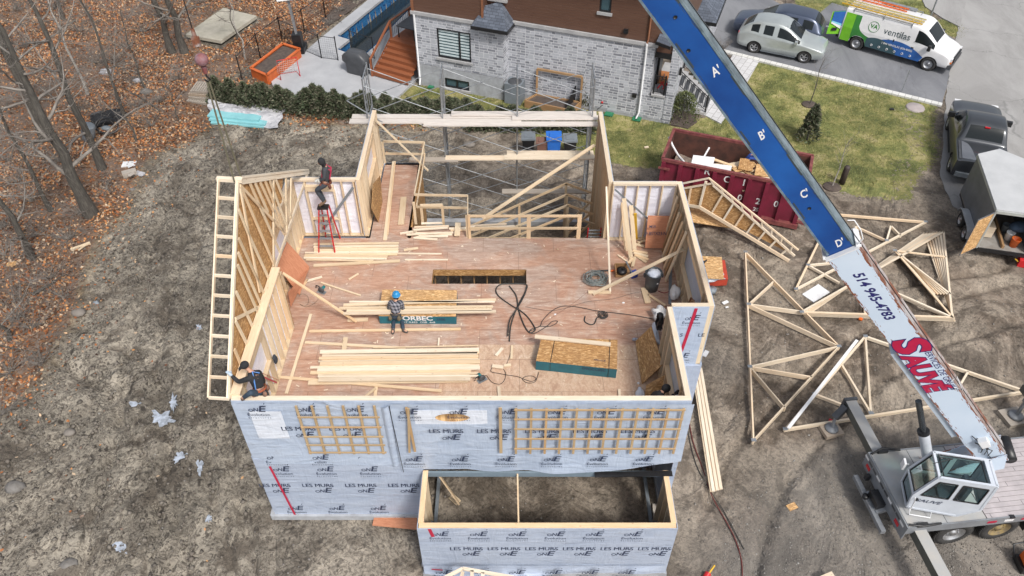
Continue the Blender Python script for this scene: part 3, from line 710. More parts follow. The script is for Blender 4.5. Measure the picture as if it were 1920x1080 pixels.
for i, a in enumerate([
 (170, 402, 9.5, .27, 'thickest grey bare tree rising from the leaves left of the mud'),
 (85, 262, 10, .20, 'bare tree standing just left of the thickest trunk'),
 (192, 318, 11, .17, 'tall slim bare tree beside the black rubbish heap'),
 (322, 97, 9, .19, 'left trunk of the pair beside the concrete slab'),
 (346, 96, 9, .20, 'right trunk of the pair beside the concrete slab'),
 (234, 222, 9, .08, 'thin dark bare tree behind the rubbish heap'),
 (97, 398, 7, .10, 'thin leaning bare tree between two thick trunks'),
 (60, 486, 6.5, .14, 'forked bare tree near the left edge'),
 (275, 172, 5, .06, 'thin bare sapling left of the pallets'),
 (30, 120, 8, .12, 'bare tree in the far left corner of the woods'),
 (120, 40, 8, .11, 'far bare tree near the top of the woods'),
 (335, 225, 3.2, .03, 'twiggy sapling at the edge of the mud'),
 (445, 75, 4, .035, 'thin sapling behind the concrete slab'),
 (18, 640, 4.5, .07, 'dark bare tree at the left edge near the boulder'),
 (255, 265, 4.5, .05, 'bare sapling right of the rubbish heap')]):
    bare_tree(a[0], a[1], a[2], a[3], a[4], 10+i, nl=11 if a[3] > .1 else 7, low=.18, lean=(rnd.uniform(-.03, .03), rnd.uniform(-.03, .03)))
bare_tree(165, 178, 8, .075, 'pale barked birch in the middle of the woods', 77, mat=BIRCH, nl=7)
bare_tree(460, 112, 5, .045, 'pale slim birch beside the orange planter', 78, mat=BIRCH, nl=4, low=.5)
def brush(px, py, s, seed, lb, group='leafless brush in the woods', mat=None):
    R = random.Random(seed); b = P(px, py); b.z = float(gz(b.x, b.y)); m = MB()
    for k in range(18):
        a = R.uniform(0, 6.28); lp, lr = limb(m, b, (cos(a), sin(a), R.uniform(.3, 1.2)), s*R.uniform(.6, 1.2), .014, 5, .3, R, 3)
        for j in range(5): limb(m, lp[R.randint(1, 5)], (R.uniform(-1, 1), R.uniform(-1, 1), R.uniform(-.3, .8)), s*R.uniform(.25, .55), .008, 3, .35, R, 3)
    m.build('bare_shrub', mat or TWIG, label=lb, cat='shrub', group=group)
for i, (x, y, s) in enumerate([(40, 560, 1.8), (95, 520, 1.6), (10, 480, 2), (60, 620, 1.7), (20, 700, 1.5), (130, 450, 1.3), (60, 380, 1.6), (205, 215, 1.5), (150, 210, 1.6), (90, 180, 1.7), (250, 150, 1.5), (300, 190, 1.4), (215, 120, 1.6), (50, 90, 1.8), (150, 60, 1.8), (270, 60, 1.6), (330, 150, 1.2), (285, 235, 1.3), (20, 300, 1.7), (10, 210, 1.6), (375, 5, 1.6), (200, 360, 1.), (5, 780, 1.1), (110, 300, 1.5), (150, 400, 1.2), (70, 440, 1.5), (35, 340, 1.7), (180, 120, 1.5), (300, 30, 1.6), (100, 20, 1.8), (30, 20, 1.8), (260, 200, 1.3), (120, 560, 1.2), (80, 680, 1.2), (240, 90, 1.4), (30, 600, 1.7), (15, 420, 1.7), (395, 165, 1.)]):
    brush(x, y, s, 300+i, 'tangle of leafless grey brush on the woodland floor')
# fallen branches
for i, (x0, y0, x1, y1, lb) in enumerate([(60, 552, 125, 512, 'fallen grey log lying in the leaves by the left edge'), (300, 208, 212, 150, 'long fallen branch behind the rubbish heap'), (0, 648, 75, 672, 'bare stick at the boundary of leaves and mud')]):
    R = random.Random(i); m = MB(); limb(m, P(x0, y0, .12), P(x1, y1, .15)-P(x0, y0, .12), (P(x1, y1)-P(x0, y0)).length, .07-.02*i, 8, .12, R, 7)
    m.build('fallen_branch', BARKM, label=lb, cat='branch')
# ------------------------------------------------------------ evergreens
def foliage(m, h, r, n, size, R, taper=1., base=.08, flat=0):
    for i in range(n):
        f = R.random()**.85; z = base*h+f*h*(1-base); rad = r*((1-f)**taper*.95+.06)*(.55+.5*R.random()**.4)*(1+.22*sin(9*f+3*R.random()))
        a = R.uniform(0, 6.283); p = V((cos(a)*rad, sin(a)*rad, z)); s = size*R.uniform(.6, 1.3)
        d = V((cos(a)*.6+R.uniform(-.5, .5), sin(a)*.6+R.uniform(-.5, .5), R.uniform(-.1, 1))).normalized()
        sd = d.cross(V((R.uniform(-1, 1), R.uniform(-1, 1), R.uniform(-1, 1)))).normalized()
        m.add([p-sd*s*.3, p+d*s, p+sd*s*.3, p-d*s*.25], [(0, 1, 2, 3)])
protos = []
def cedar(b, h, r, lb, group, rot, name='cedar_shrub', mat=CEDAR, n=1500, size=.13, taper=.8):
    b.z = max(float(gz(b.x, b.y)), 0)-.03
    key = (name, mat.name, n, taper)
    for kk, pr in protos:
        if kk[0] == key and rnd.random() < .75:
            o = dup(pr, b, rot, lb, (r/kk[1], r/kk[1], h/kk[2]))
            if group: o['group'] = group
            return o
    t = T(name, lb, 'shrub', b, rot, group=group)
    R = random.Random(len(protos)+5); m = MB(); foliage(m, h, r, n, size, R, taper); m.build('crown', mat, t, world=False)
    k = MB(); k.path([(0, 0, 0), (.02, 0, h*.4), (0, .02, h*.8)], [.05, .035, .01], 6)
    for j in range(10):
        a = rnd.uniform(0, 6.28); z = h*(.1+.07*j); k.path([(0, 0, z), (cos(a)*r*.6*(1-z/h), sin(a)*r*.6*(1-z/h), z+.15)], [.015, .006], 4)
    k.build('trunk', BARKM, t, world=False)
    protos.append(((key, r, h), t)); return t
hl = 'dark green cedar in the dense hedge between the patio and the mud'
for i in range(24):
    f = i/23; x = 412+f*300; y = 196+f*28+((i % 2)*7)-5
    cedar(P(x, y), rnd.uniform(.85, 1.55), rnd.uniform(.42, .6), hl, 'cedars in the patio hedge', rnd.uniform(0, 6))
for i in range(15):
    f = i/14; x = 725+f*150; y = 212-f*2+(i % 2)*9
    cedar(P(x, y), rnd.uniform(.7, 1.15), rnd.uniform(.4, .52), 'low cedar in the hedge just behind the upper scaffold planks', 'cedars behind the scaffold', rnd.uniform(0, 6))
for i in range(22):
    f = i/21; x = 875+f*225; y = 226+(i % 2)*12+f*4
    cedar(P(x, y), rnd.uniform(.5, .85), rnd.uniform(.38, .52), 'knee high cedar in the hedge behind the wheelie bins', 'low cedars behind the bins', rnd.uniform(0, 6), taper=.6)
cedar(P(1098, 196), 2.5, .42, 'narrow upright cedar against the stone house beside the black netting', None, 1.)
cedar(P(1513, 262), 1.9, .48, 'small dark conical evergreen alone on the front lawn', None, 2., name='conifer', n=1700)
cedar(P(1278, 222), 1.45, .75, 'rounded leafy shrub in the bed beside the porch steps', None, 2., name='leafy_shrub', mat=SHRUBM, n=1300, size=.1, taper=.45)
cedar(P(1312, 150), .9, .5, 'small evergreen shrub behind the front steps', None, 2., name='leafy_shrub', mat=SHRUBM, n=700, size=.1, taper=.45)
brush(1352, 92, .9, 41, 'leafless ornamental grass clump at the end of the driveway edging', None)
for x, y, lb in [(640, 20, 'dried brown perennial in the far planting bed'), (620, 45, 'straw coloured plant in the bed beside the fence'), (665, 2, 'dry plant at the top of the poolside bed')]: brush(x, y, .6, x, lb, None)
# saplings on the lawn
def sapling(px, py, h, lb, seed, mat=None):
    b = P(px, py); t = T('sapling', lb, 'sapling', b); R = random.Random(seed); m, c = MB(), MB()
    pts = [b, b+V((.05, 0, h*.4)), b+V((.0, .05, h*.75)), b+V((.08, 0, h))]; m.path(pts, [.03, .022, .014, .006], 6)
    for k in range(9):
        f = .35+.6*k/9; p = b+V((.03, 0, h*f)); a = R.uniform(0, 6.28)
        lp, _ = limb(c, p, (cos(a)*.5, sin(a)*.5, 1), h*.3, .008, 4, .12, R, 4)
        for s in range(3): limb(c, lp[R.randint(1, 4)], (cos(a)+R.uniform(-1, 1), sin(a)+R.uniform(-1, 1), 1), h*.12, .005, 3, .2, R, 3)
    m.build('trunk', mat or BARKM, t); c.build('crown', TWIG, t)
    bed = MB(); bed.ball((b.x, b.y, 0), (.42, .38, .07), 16, 6); bed.build('mulch_ring', SOIL, label='ring of dark mulch around '+lb, cat='mulch')
sapling(1518, 196, 2.6, 'slender staked sapling on the lawn by the driveway', 5)
sapling(1560, 350, 2.6, 'pale bare sapling beside the short dark post', 6, BIRCH)
# ============================================================ NEIGHBOUR HOUSE
YA = R_(-20); HU = V((cos(YA), sin(YA), 0)); HW = V((-sin(YA), cos(YA), 0)); HO = V((-4.91, 37.09, 0))
def HP(u, w_, z): return HO+HU*u+HW*w_+Z*z
def hp(px, py, w_=0):
    q = PP(px, py, HO+HW*w_, HW)-HO; return q.dot(HU), q.z
nh = T('stone_house', 'brown and grey stone two storey house behind the building site', 'house', HO, YA)
ZS = 3.85
def facade(name, u0, u1, w_, z0, z1, mat, holes=(), m=None, thick=.25):
    own = m is None; m = m or MB()
    us = sorted({u0, u1} | {h[0] for h in holes} | {h[1] for h in holes}); zs_ = sorted({z0, z1} | {h[2] for h in holes} | {h[3] for h in holes})
    for a, b in zip(us, us[1:]):
        for c, d in zip(zs_, zs_[1:]):
            if any(h[0] <= (a+b)/2 <= h[1] and h[2] <= (c+d)/2 <= h[3] for h in holes): continue
            m.quad(HP(a, w_, c), HP(b, w_, c), HP(b, w_, d), HP(a, w_, d), uv=[(a, c), (b, c), (b, d), (a, d)])
    for h in holes:
        a, b, c, d = h[:4]
        for p, q in [((a, c), (b, c)), ((b, c), (b, d)), ((b, d), (a, d)), ((a, d), (a, c))]:
            m.quad(HP(p[0], w_, p[1]), HP(p[0], w_+.12, p[1]), HP(q[0], w_+.12, q[1]), HP(q[0], w_, q[1]))
    return m.build(name, mat, nh) if own else m
def side(m, u, w0, w1, z0, z1):
    m.quad(HP(u, w0, z0), HP(u, w1, z0), HP(u, w1, z1), HP(u, w0, z1), uv=[(w0, z0), (w1, z0), (w1, z1), (w0, z1)])
def hwin(px0, py0, px1, py1, w_, parts=2, split=.66, louv=True, dz=None):
    u0, z1 = hp(px0, py0, w_); u1, z0 = hp(px1, py1, w_)
    return (u0, u1, min(z0, z1), max(z0, z1))
U1 = 4.78; W2_ = .66; UP = hp(1214, 200, W2_)[0]; UE = hp(1255, 232, W2_)[0]; UL = hp(1270, 232, W2_)[0]
uw0, zt = hp(818, 52); uw1, zb = hp(884, 118); zw1 = hp(818, 52)[1]; zw0 = hp(820, 106)[1]
win1 = (uw0, uw1, zw0, zw1)
ub0, zb1 = hp(834, 145); ub1, _ = hp(880, 160); zb0 = hp(836, 162)[1]
fz = .95
lw = MB()
facade('wall', 0, U1, 0, fz+.25, ZS, STONE, [win1], lw)
facade('wall', U1, UP, W2_, .12, ZS, STONE, [], lw); side(lw, U1, 0, W2_, .15, ZS)
side(lw, 0, 0, 9, fz, ZS)
# porch side wall and parapet
ur0, zr = hp(1206, 186, W2_); ur1 = hp(1249, 190, W2_)[0]; zr = 1.35
facade('wall', UP, UE-.0, W2_, .12, zr, STONE, [], lw)
side(lw, UP, W2_, 3.4, zr-.4, ZS)
lw.build('stone_wall', STONE, nh)
fm = MB(); facade('f', 0, U1, -.02, -.1, fz+.25, CONCD, [(ub0, ub1, zb0, zb1)], fm)
fm.quad(HP(U1, -.02, -.1), HP(U1, W2_, -.1), HP(U1, W2_, .15), HP(U1, -.02, .15)); fm.quad(HP(0, -.02, -.1), HP(0, 9, -.1), HP(0, 9, fz), HP(0, -.02, fz))
facade('f', U1, UE, W2_-.015, -.1, .12, CONCD, [], fm)
fm.build('foundation', CONCD, nh)
def hbox(m, u0, u1, w0, w1, z0, z1, mi=0):
    m.box(HP((u0+u1)/2, (w0+w1)/2, (z0+z1)/2), (u1-u0, w1-w0, z1-z0), rotz(YA), mi)
# pillar
pu0, pu1 = hp(1247, 190, W2_)[0], UE
pil = MB(); zz1 = 4.45
for (ua, wa, ub, wb) in [(pu0, W2_-.03, pu1, W2_-.03), (pu1, W2_-.03, pu1, W2_+1.35), (pu1, W2_+1.35, pu0, W2_+1.35), (pu0, W2_+1.35, pu0, W2_-.03)]:
    L = abs(ub-ua)+abs(wb-wa)
    pil.quad(HP(ua, wa, 0), HP(ub, wb, 0), HP(ub, wb, zz1), HP(ua, wa, zz1), uv=[(0, 0), (L, 0), (L, zz1), (0, zz1)])
pil.build('porch_pillar', STONE, nh)
c = MB(); hbox(c, pu0-.05, pu1+.05, W2_-.08, W2_+1.4, zz1, zz1+.1); c.build('pillar_cap', CONC, nh)
# coping / trims
c = MB(); hbox(c, -.1, U1+.02, -.09, .02, ZS-.0, ZS+.16); hbox(c, U1+.02, UP+.12, W2_-.09, W2_+.02, ZS, ZS+.16); c.build('stone_band', WHITE if False else CONC, nh)
# siding upper storeys
sm_ = MB(); UA = hp(906, 45, .1)[0]
z2 = 7.4
facade('s', 0.05, UA, .03, ZS+.16, z2, SIDING, [], sm_); side(sm_, UA, .03, W2_+.25, ZS+.16, z2)
uw3, zw3 = hp(1125, 0, W2_+.05); uw4 = hp(1146, 10, W2_)[0]; zw4 = hp(1135, 23, W2_+.05)[1]
uq = hp(942, 0, W2_+.05)[0]; 
facade('s', UA, UP+.06, W2_+.05, ZS+.16, z2, SIDING, [(uw3, uw4, zw4, zw4+1.2)], sm_)
side(sm_, .05, .03, 9, ZS+.1, z2)
# overhanging part above porch
facade('s', UP+.06, UE+.0, W2_+.05, ZS-.25, z2, SIDING, [], sm_); side(sm_, UE, W2_+.05, 9, ZS+.2, z2)
sm_.build('siding_wall', SIDING, nh)
c = MB(); hbox(c, UP+.03, pu0, W2_-.02, W2_+.10, ZS-.50, ZS-.25); c.build('porch_fascia', BLACKM, nh)
# corner trim + downspouts
c = MB(); hbox(c, -.06, .06, -.03, .05, ZS+.1, z2); c.build('corner_trim', BROWNW, nh)
c = MB(); hbox(c, UA-.05, UA+.05, -.02, .05, ZS+.16, z2); c.build('corner_trim', BROWNW, nh)
c = MB(); ud = hp(1197, 215, W2_)[0]
c.path([HP(ud-.02, W2_-.12, 4.0), HP(ud, W2_-.10, 3.7), HP(ud, W2_-.08, .35), HP(ud-.03, W2_-.3, .12)], .055, 8); c.build('downspout', WHITE, nh)
c = MB(); c.path([HP(ud, W2_-.02, z2-.1), HP(ud, W2_-.02, 4.15), HP(ud, W2_-.10, 4.0)], .05, 8); c.build('downspout', BROWNW, nh)
c = MB(); c.path([HP(.1, -.08, ZS), HP(.1, -.08, .3), HP(.2, -.3, .12)], .055, 8); c.build('downspout', WHITE, nh)
# windows
def window(u0, u1, z0, z1, w_, split, slats, gm_=GLASSB):
    fr = MB(); t = .07
    hbox(fr, u0, u1, w_+.02, w_+.10, z0, z0+t); hbox(fr, u0, u1, w_+.02, w_+.10, z1-t, z1)
    for u in [u0+t/2, u1-t/2]+([u0+(u1-u0)*split] if split else []): hbox(fr, u-t/2, u+t/2, w_+.022, w_+.098, z0+t, z1-t)
    f = fr.build('window', BLACKM, nh)
    g = MB(); hbox(g, u0+t, u1-t, w_+.09, w_+.11, z0+t, z1-t); g.build('pane', gm_, f)
    if slats:
        s = MB(); k = int((z1-z0-2*t)/.15)
        for i in range(k):
            z = z0+t+(i+.5)*(z1-z0-2*t)/k; hbox(s, u0+t, u1-t, w_+.075, w_+.085, z-.045, z+.045)
        s.build('blind', G('white_blind_slats', (.62, .72, .74), rough=.5) if 'white_blind_slats' not in bpy.data.materials else bpy.data.materials['white_blind_slats'], f)
    sl_ = MB(); hbox(sl_, u0-.08, u1+.08, w_-.1, w_+.03, z0-.12, z0); sl_.build('window_sill', CONC, f)
window(*win1, 0, .66, True); window(ub0, ub1, zb0, zb1, -.02, .5, False); window(uw3, uw4, zw4, zw4+1.2, W2_+.05, 0, False)
uw5, zw5 = hp(940, 0, W2_+.05)
window(uw5-.6, uw5+.25, hp(950, 2, W2_)[1]+.05, hp(950, 2, W2_)[1]+1.2, W2_+.01, 0, False)
# small vents
for x, y, mt in [(1174, 58, BLACKM), (1190, 178, BLACKM)]:
    u, z = hp(x, y, W2_); c = MB(); hbox(c, u-.1, u+.1, W2_-.10, W2_+.02, z-.1, z+.1); c.build('wall_vent', mt, nh)
# bay lean-to roof
r = MB(); e0, ze = UA-.45, ZS+.05; e1 = U1+.35
A, B_, C_, D_ = HP(e0, -.4, ze), HP(e1, -.4, ze), HP(e1, W2_+.05, ze+.0), HP(e0, .02, ze+.0)
T1, T2 = HP(UA+.05, W2_+.05, ze+.95), HP(UA+.7, W2_+.05, ze+.95)
for q in [(A, B_, T2, HP(UA, .4, ze+.75)), (B_, HP(e1, W2_+.04, ze), T2), (A, HP(UA, .4, ze+.75), HP(UA-.0, .0, ze+.45), HP(e0, .0, ze+.1))]:
    n0 = V(q[0]); uvs = [((V(p)-n0).dot(HU), (V(p)-n0).length*.9 if abs((V(p)-n0).dot(HU)) < 1e9 else 0) for p in q]
    uvs = [((V(p)-n0).dot(HU), (V(p)-n0).dot(HW)*1.3) for p in q]
    r.add(list(q), [tuple(range(len(q)))], [uvs])
r.build('bay_roof', SHING, nh)
c = MB(); c.bar(A-Z*.06, B_-Z*.06, .04, .16); c.bar(B_-Z*.06, C_-Z*.06, .04, .16); c.build('fascia', BLACKM, nh)
# porch roof
r = MB(); a0 = hp(1233, 75, W2_-.3)[0]; q = [HP(pu0-.75, W2_-.35, 4.3), HP(pu0-.05, W2_-.55, 4.25), HP(pu0-.0, W2_+1.2, 5.1), HP(pu0-.55, W2_+1.2, 5.1)]
r.add(q, [(0, 1, 2, 3)], [[(0, 0), (.9, 0), (.9, 1.8), (0, 1.8)]]); r.build('porch_roof', SHING, nh); r = MB()
gq = PP(1343, 44, HO+Z*2.9, Z)-HO; gu, gw = gq.dot(HU), gq.dot(HW); q = [HP(12.2, gw, 2.9), HP(gu, gw, 2.9), HP(gu, gw+6, 2.9), HP(gu-2.4, gw+6, 4.2), HP(12.2, gw+2.4, 4.2)]
r.add(q, [(0, 1, 2, 3, 4)], [[((V(p)-q[0]).dot(HU), (V(p)-q[0]).dot(HW)) for p in q]])
r.build('garage_roof', SHING, nh)
c = MB(); c.bar(HP(pu0-.78, W2_-.37, 4.23), HP(pu0-.05, W2_-.57, 4.18), .04, .14); c.bar(q[0]-Z*.08, q[1]-Z*.08, .05, .18); c.bar(q[1]-Z*.08, q[2]-Z*.08, .05, .18); c.build('gutter', BLACKM, nh)
c = MB(); facade('g', 12.5, gu-.4, gw+.4, 0, 2.8, STONE, [], c); side(c, gu-.4, gw+.4, gw+6, 0, 2.8); c.build('garage_wall', STONE, nh)
# main roof (out of frame)
r = MB(); ro = [HP(-.5, -.5, z2), HP(UE+.5, -.1, z2), HP(UE+.5, 9.5, z2), HP(-.5, 9.5, z2)]; rt = [HP(4, 4.5, z2+2.4), HP(UE-4, 4.5, z2+2.4)]
for q in [(ro[0], ro[1], rt[1], rt[0]), (ro[1], ro[2], rt[1]), (ro[2], ro[3], rt[0], rt[1]), (ro[3], ro[0], rt[0])]: r.poly(q)
r.poly(ro[::-1]); r.build('roof', SHING, nh)
# porch floor, door, rail, steps
c = MB(); hbox(c, UP+.02, 13.1, W2_+.25, 4.3, 0, zr-.05); hbox(c, UP+.1, pu0-.03, W2_-.05, W2_+.24, zr, zr+.1)
c.build('porch_floor', CONC, nh)
c = MB(); hbox(c, UP+.02, UP+.12, 1.9, 2.8, zr-.05, zr+2.05); c.build('front_door', BLACKM, nh)
def railing(pts, h, lab, parent, mat=BLACKM, sp_=.13, base=0):
    m = MB(); posts = []
    for a, b in zip(pts, pts[1:]):
        a, b = V(a), V(b); m.tube(a+Z*h, b+Z*h, .022, n=6); m.tube(a+Z*.1, b+Z*.1, .016, n=6); m.tube(a+Z*(h-.12), b+Z*(h-.12), .014, n=6)
        k = max(2, int((b-a).length/sp_))
        for i in range(1, k): p = a.lerp(b, i/k); m.tube(p+Z*.1, p+Z*h, .009, n=4)
    r_ = m.build(lab, mat, parent)
    for p in pts:
        q = MB(); q.tube(V(p), V(p)+Z*(h+.08), .04, n=6); q.build('post', mat, r_)
    return r_
railing([HP(UP+.18, W2_+.05, zr+.1), HP(pu0-.12, W2_+.05, zr+.1)], .95, 'porch_railing', nh)
# steps descending toward the path (along +u)
st = MB(); tr = MB(); us0 = 12.1; n_s = 7; rise = zr/n_s
for i in range(n_s-1):
    u = us0+1.0+i*.28; hbox(st, u, u+.28, 2.02, 4.1, 0, zr-.05-(i+1)*rise+.0)
    if i < 6: hbox(tr, u+.03, u+.25, 2.55, 3.6, zr-.05-(i+1)*rise, zr-.04-(i+1)*rise)
st.build('front_steps', CONC, nh)
tr.build('step_mats', DGREY, nh)
def rail_sl(a, b, h=.9):
    m = MB(); a, b = V(a), V(b); m.tube(a+Z*h, b+Z*h, .022, n=6); m.tube(a+Z*.15, b+Z*.15, .016, n=6); m.tube(a+Z*(h-.12), b+Z*(h-.12), .014, n=6)
    for i in range(17): p = a.lerp(b, i/16); m.tube(p+Z*.15, p+Z*h, .009, n=4)
    for p in (a, b): m.tube(p, p+Z*(h+.1), .04, n=6)
    m.build('stair_railing', BLACKM, nh)
rail_sl(HP(13.1, 2.1, zr-.05), HP(14.72, 2.1, .1)); rail_sl(HP(13.1, 4.0, zr-.05), HP(14.72, 4.0, .1))
# things on the porch
m = MB(); m.box(HP(12.3, 2.65, zr-.035), (.55, 1.3, .03), rotz(YA)); mo = m.build('door_mat', G('coir', (.42, .17, .06), (.33, .12, .04), 12, .95), label='orange brown door mat on the porch floor', cat='door mat')
m = MB(); m.path([HP(12.3, 2.3, zr-.016), HP(12.37, 2.5, zr-.016), HP(12.24, 2.65, zr-.016), HP(12.36, 2.8, zr-.016), HP(12.3, 3.0, zr-.016)], .018, 5); m.build('dark_motif', INK, mo)
m = MB()
for k in range(5): m.tube(HP(UP+.3+k*.13, W2_+.35, zr+.25+.35*(k % 2)), HP(UP+.55+k*.12, W2_+.35, zr+.65-.3*(k % 2)), .035, n=6)
m.box(HP(UP+.95, W2_+.35, zr+.22), (.16, .16, .4), rotz(YA)); m.build('folded_red_chair', REDP, label='red folded chair behind the porch railing', cat='folding chair')
m = MB(); u, z = pu1, 2.6; m.box(HP(pu1+.1, W2_+.2, 2.75), (.12, .12, .35), rotz(YA)); m.build('wall_lantern', BLACKM, nh)
# raised bed with wooden frame
def hpg(px, py, z=0): return P(px, py, z)
t = T('raised_bed', 'timber raised bed with a tall post frame against the stone wall', 'raised bed', hpg(1050, 205))
a, b = HP(hp(1008, 176, W2_)[0], W2_-.16, 0), HP(hp(1090, 190, W2_)[0], W2_-.16, 0); d = (b-a).normalized(); nn = V((d.y, -d.x, 0)); a2, b2 = a+nn*.8-d*.35, b+nn*.9-d*.2
fr = MB()
for p, q in [(a, b), (b, b2), (b2, a2), (a2, a)]: fr.bar(p+Z*.2, q+Z*.2, .08, .4)
fr.build('frame', WOODO, t)
sh = MB(); sh.poly([p+Z*.33 for p in (a2, b2, b, a)]); sh.build('soil', SOIL, t)
for p in (a, b): m = MB(); m.bar(p, p+Z*1.75, .1, .1, up=V((1, 0, 0))); m.build('post', WOODO, t)
m = MB(); m.bar(a+Z*1.78, b+Z*1.78, .1, .1); m.build('crossbeam', WOODO, t)
# AC unit
t = T('heat_pump', 'grey air conditioner condenser beside the stone bay', 'air conditioner', P(968, 165))
m = MB(); c0 = HP(hp(972, 165, W2_)[0], W2_-.55, 0); m.box(c0+Z*.55, (.85, .75, 1.1), rotz(YA)); m.build('casing', GREYP, t)
m = MB(); m.lathe([(.02, 1.12), (.34, 1.13), (.36, 1.10)], c0, 20); m.build('fan', DGREY, t)
for x, y, lb in [(1142, 214, 'green flat splash pad on the grass by the stone wall'), (1194, 223, 'green splash block under the white downspout'), (808, 163, 'round green drain lid on the grass')]:
    m = MB(); m.box(P(x, y, .05), (.42 if y != 163 else .3, .35 if y != 163 else .22, .06), rotz(YA)); m.build('splash_block', GREENP, label=lb, cat='splash block')
# black netting
m = MB(); m.grid(lambda u, v: P(1060+u*22, 214-u*18, 0)+V((0, 0, v*(.5+.9*u)+.03*sin(20*u))), 8, 5); m.build('black_netting', BLACKM, label='sheet of black netting hung beside the raised bed', cat='netting')
# hose reel post
m = MB(); m.tube(P(1120, 205), P(1120, 205)+Z*1.0, .025); m.tube(P(1120, 205, .5), P(1130, 197, .5), .02); m.build('tap_post', BLACKM, label='black post with red tap handle by the stone wall', cat='post')
m = MB(); m.ball(P(1129, 192, .5), .06); m.build('garden_tap', REDP, label='red tap on the black post by the wall', cat='tap')
# cedar deck & stairs
dk = T('cedar_deck', 'red stained timber deck stairs leading to the patio', 'deck', P(740, 150))
sdir = HU; g0 = P(700, 143, .08); g1 = P(766, 162, .08); sx_ = (g1-g0); L = sx_.length; sx_.normalize(); sy_ = V((-sx_.y, sx_.x, 0))
sv = MB(); ns = 7; top = 1.25
for i in range(ns):
    z = .08+(i+1)*(top/ns); c0 = g0+sx_*L/2+sy_*(.15+i*.29); sv.box(c0+Z*z-V((0, 0, .02)), (L-.0-.0*i, .32, .05), frame(sx_))
    sv.box(c0+Z*(z-.11)-sy_*.14, (L-.02, .03, .17), frame(sx_))
sv.build('stair_tread', REDW, dk)
zt_ = .08+top
pl = MB(); dw = L+.1
for i in range(26):
    q = g0+sx_*(L/2+.1)+sy_*(ns*.29+.12+i*.14); pl.box(q+Z*(zt_-.02), (dw, .13, .04), frame(sx_))
pl.build('deck_board', REDW, dk)
c = MB(); c.box(g0+sx_*(L/2+.1)+sy_*(ns*.29+1.9)+Z*(zt_/2-.05), (dw-.1, 3.5, zt_-.1), frame(sx_)); c.build('deck_skirt', REDW, dk)
rl = MB(); p0 = g0-sx_*.05; p1 = p0+sy_*(ns*.29)+Z*top; p2 = p1+sy_*3.6
rl.bar(p0+Z*.98, p1+Z*.98, .12, .05); rl.bar(p1+Z*.98, p2+Z*.98, .12, .05); rl.bar(p0+Z*.15, p1+Z*.15, .04, .08)
for p in (p0, p1, p1.lerp(p2, .5), p2): rl.bar(p, p+Z*1., .1, .1, up=V((1, 0, 0)))
rl.build('deck_railing', REDW, dk)
bl = MB()
for i in range(1, 18): p = p0.lerp(p1, i/18); bl.tube(p+Z*.15, p+Z*.96, .012, n=4)
for i in range(1, 22): p = p1.lerp(p2, i/22); bl.tube(p+Z*.1, p+Z*.96, .012, n=4)
bl.build('baluster', BLACKM, dk)
t = T('outdoor_table', 'dark rectangular table on the red deck', 'table', p1+sx_*1.3+sy_*2.0)
c0 = p1+sx_*.85+sy_*1.1; c0.z = zt_
m = MB(); m.box(c0+Z*.74, (1.1, 2.0, .05), frame(sx_)); m.build('tabletop', DGREY, t)
for sx1 in (-.5, .5):
    for sy1 in (-.9, .9): m = MB(); q = c0+sx_*sx1+sy_*sy1; m.bar(q, q+Z*.72, .06, .06, up=V((1, 0, 0))); m.build('leg', BLACKM, t)
# bbq
t = T('covered_barbecue', 'barbecue under a black fitted cover on the patio', 'barbecue', P(672, 138)); b = P(672, 136, .08); M_ = rotz(R_(-25))
cv = MB(); prof = [(.62, .30, .02), (.64, .32, .55), (.80, .38, .70), (.78, .36, .95), (.45, .33, 1.22), (.42, .10, 1.26)]
vs = []; 
for a_, b_, z_ in prof:
    for k in range(16):
        t_ = 2*pi*k/16; ex = .45; cx_ = math.copysign(abs(cos(t_))**ex, cos(t_)); sy2 = math.copysign(abs(sin(t_))**ex, sin(t_))
        vs.append(b+M_ @ V((cx_*a_*(1+.03*sin(5*t_)), sy2*b_*(1+.05*cos(7*t_)), z_)))
fs = [(i*16+j, i*16+(j+1) % 16, (i+1)*16+(j+1) % 16, (i+1)*16+j) for i in range(len(prof)-1) for j in range(16)]+[tuple(range(80, 96))]
cv.add(vs, fs, None, True); cv.build('cover', CLOTHB if False else DGREY, t)
m = MB(); m.lathe([(0, .0), (.09, .0), (.09, .06), (0, .06)], b+M_ @ V((.45, -.3, 0)), 10); m.build('wheel', RUBBER, t)
# orange planter
t = T('planter_box', 'orange painted wooden planter box filled with soil', 'planter', P(515, 130)); z_ = .55
q = [P(470, 128, z_), P(500, 145-4, z_), P(562, 92, z_), P(530, 82, z_)]
m = MB()
for i in range(4): a, b = q[i], q[(i+1) % 4]; m.bar(a-Z*.28, b-Z*.28, .06, .55)
m.build('side_board', ORANGE, t); m = MB()
for i in range(4): a, b = q[i], q[(i+1) % 4]; m.bar(a+Z*.02, b+Z*.02, .16, .04)
m.build('rim', ORANGE, t); m = MB(); m.poly([p-Z*.08 for p in q]); m.build('soil', SOIL, t)
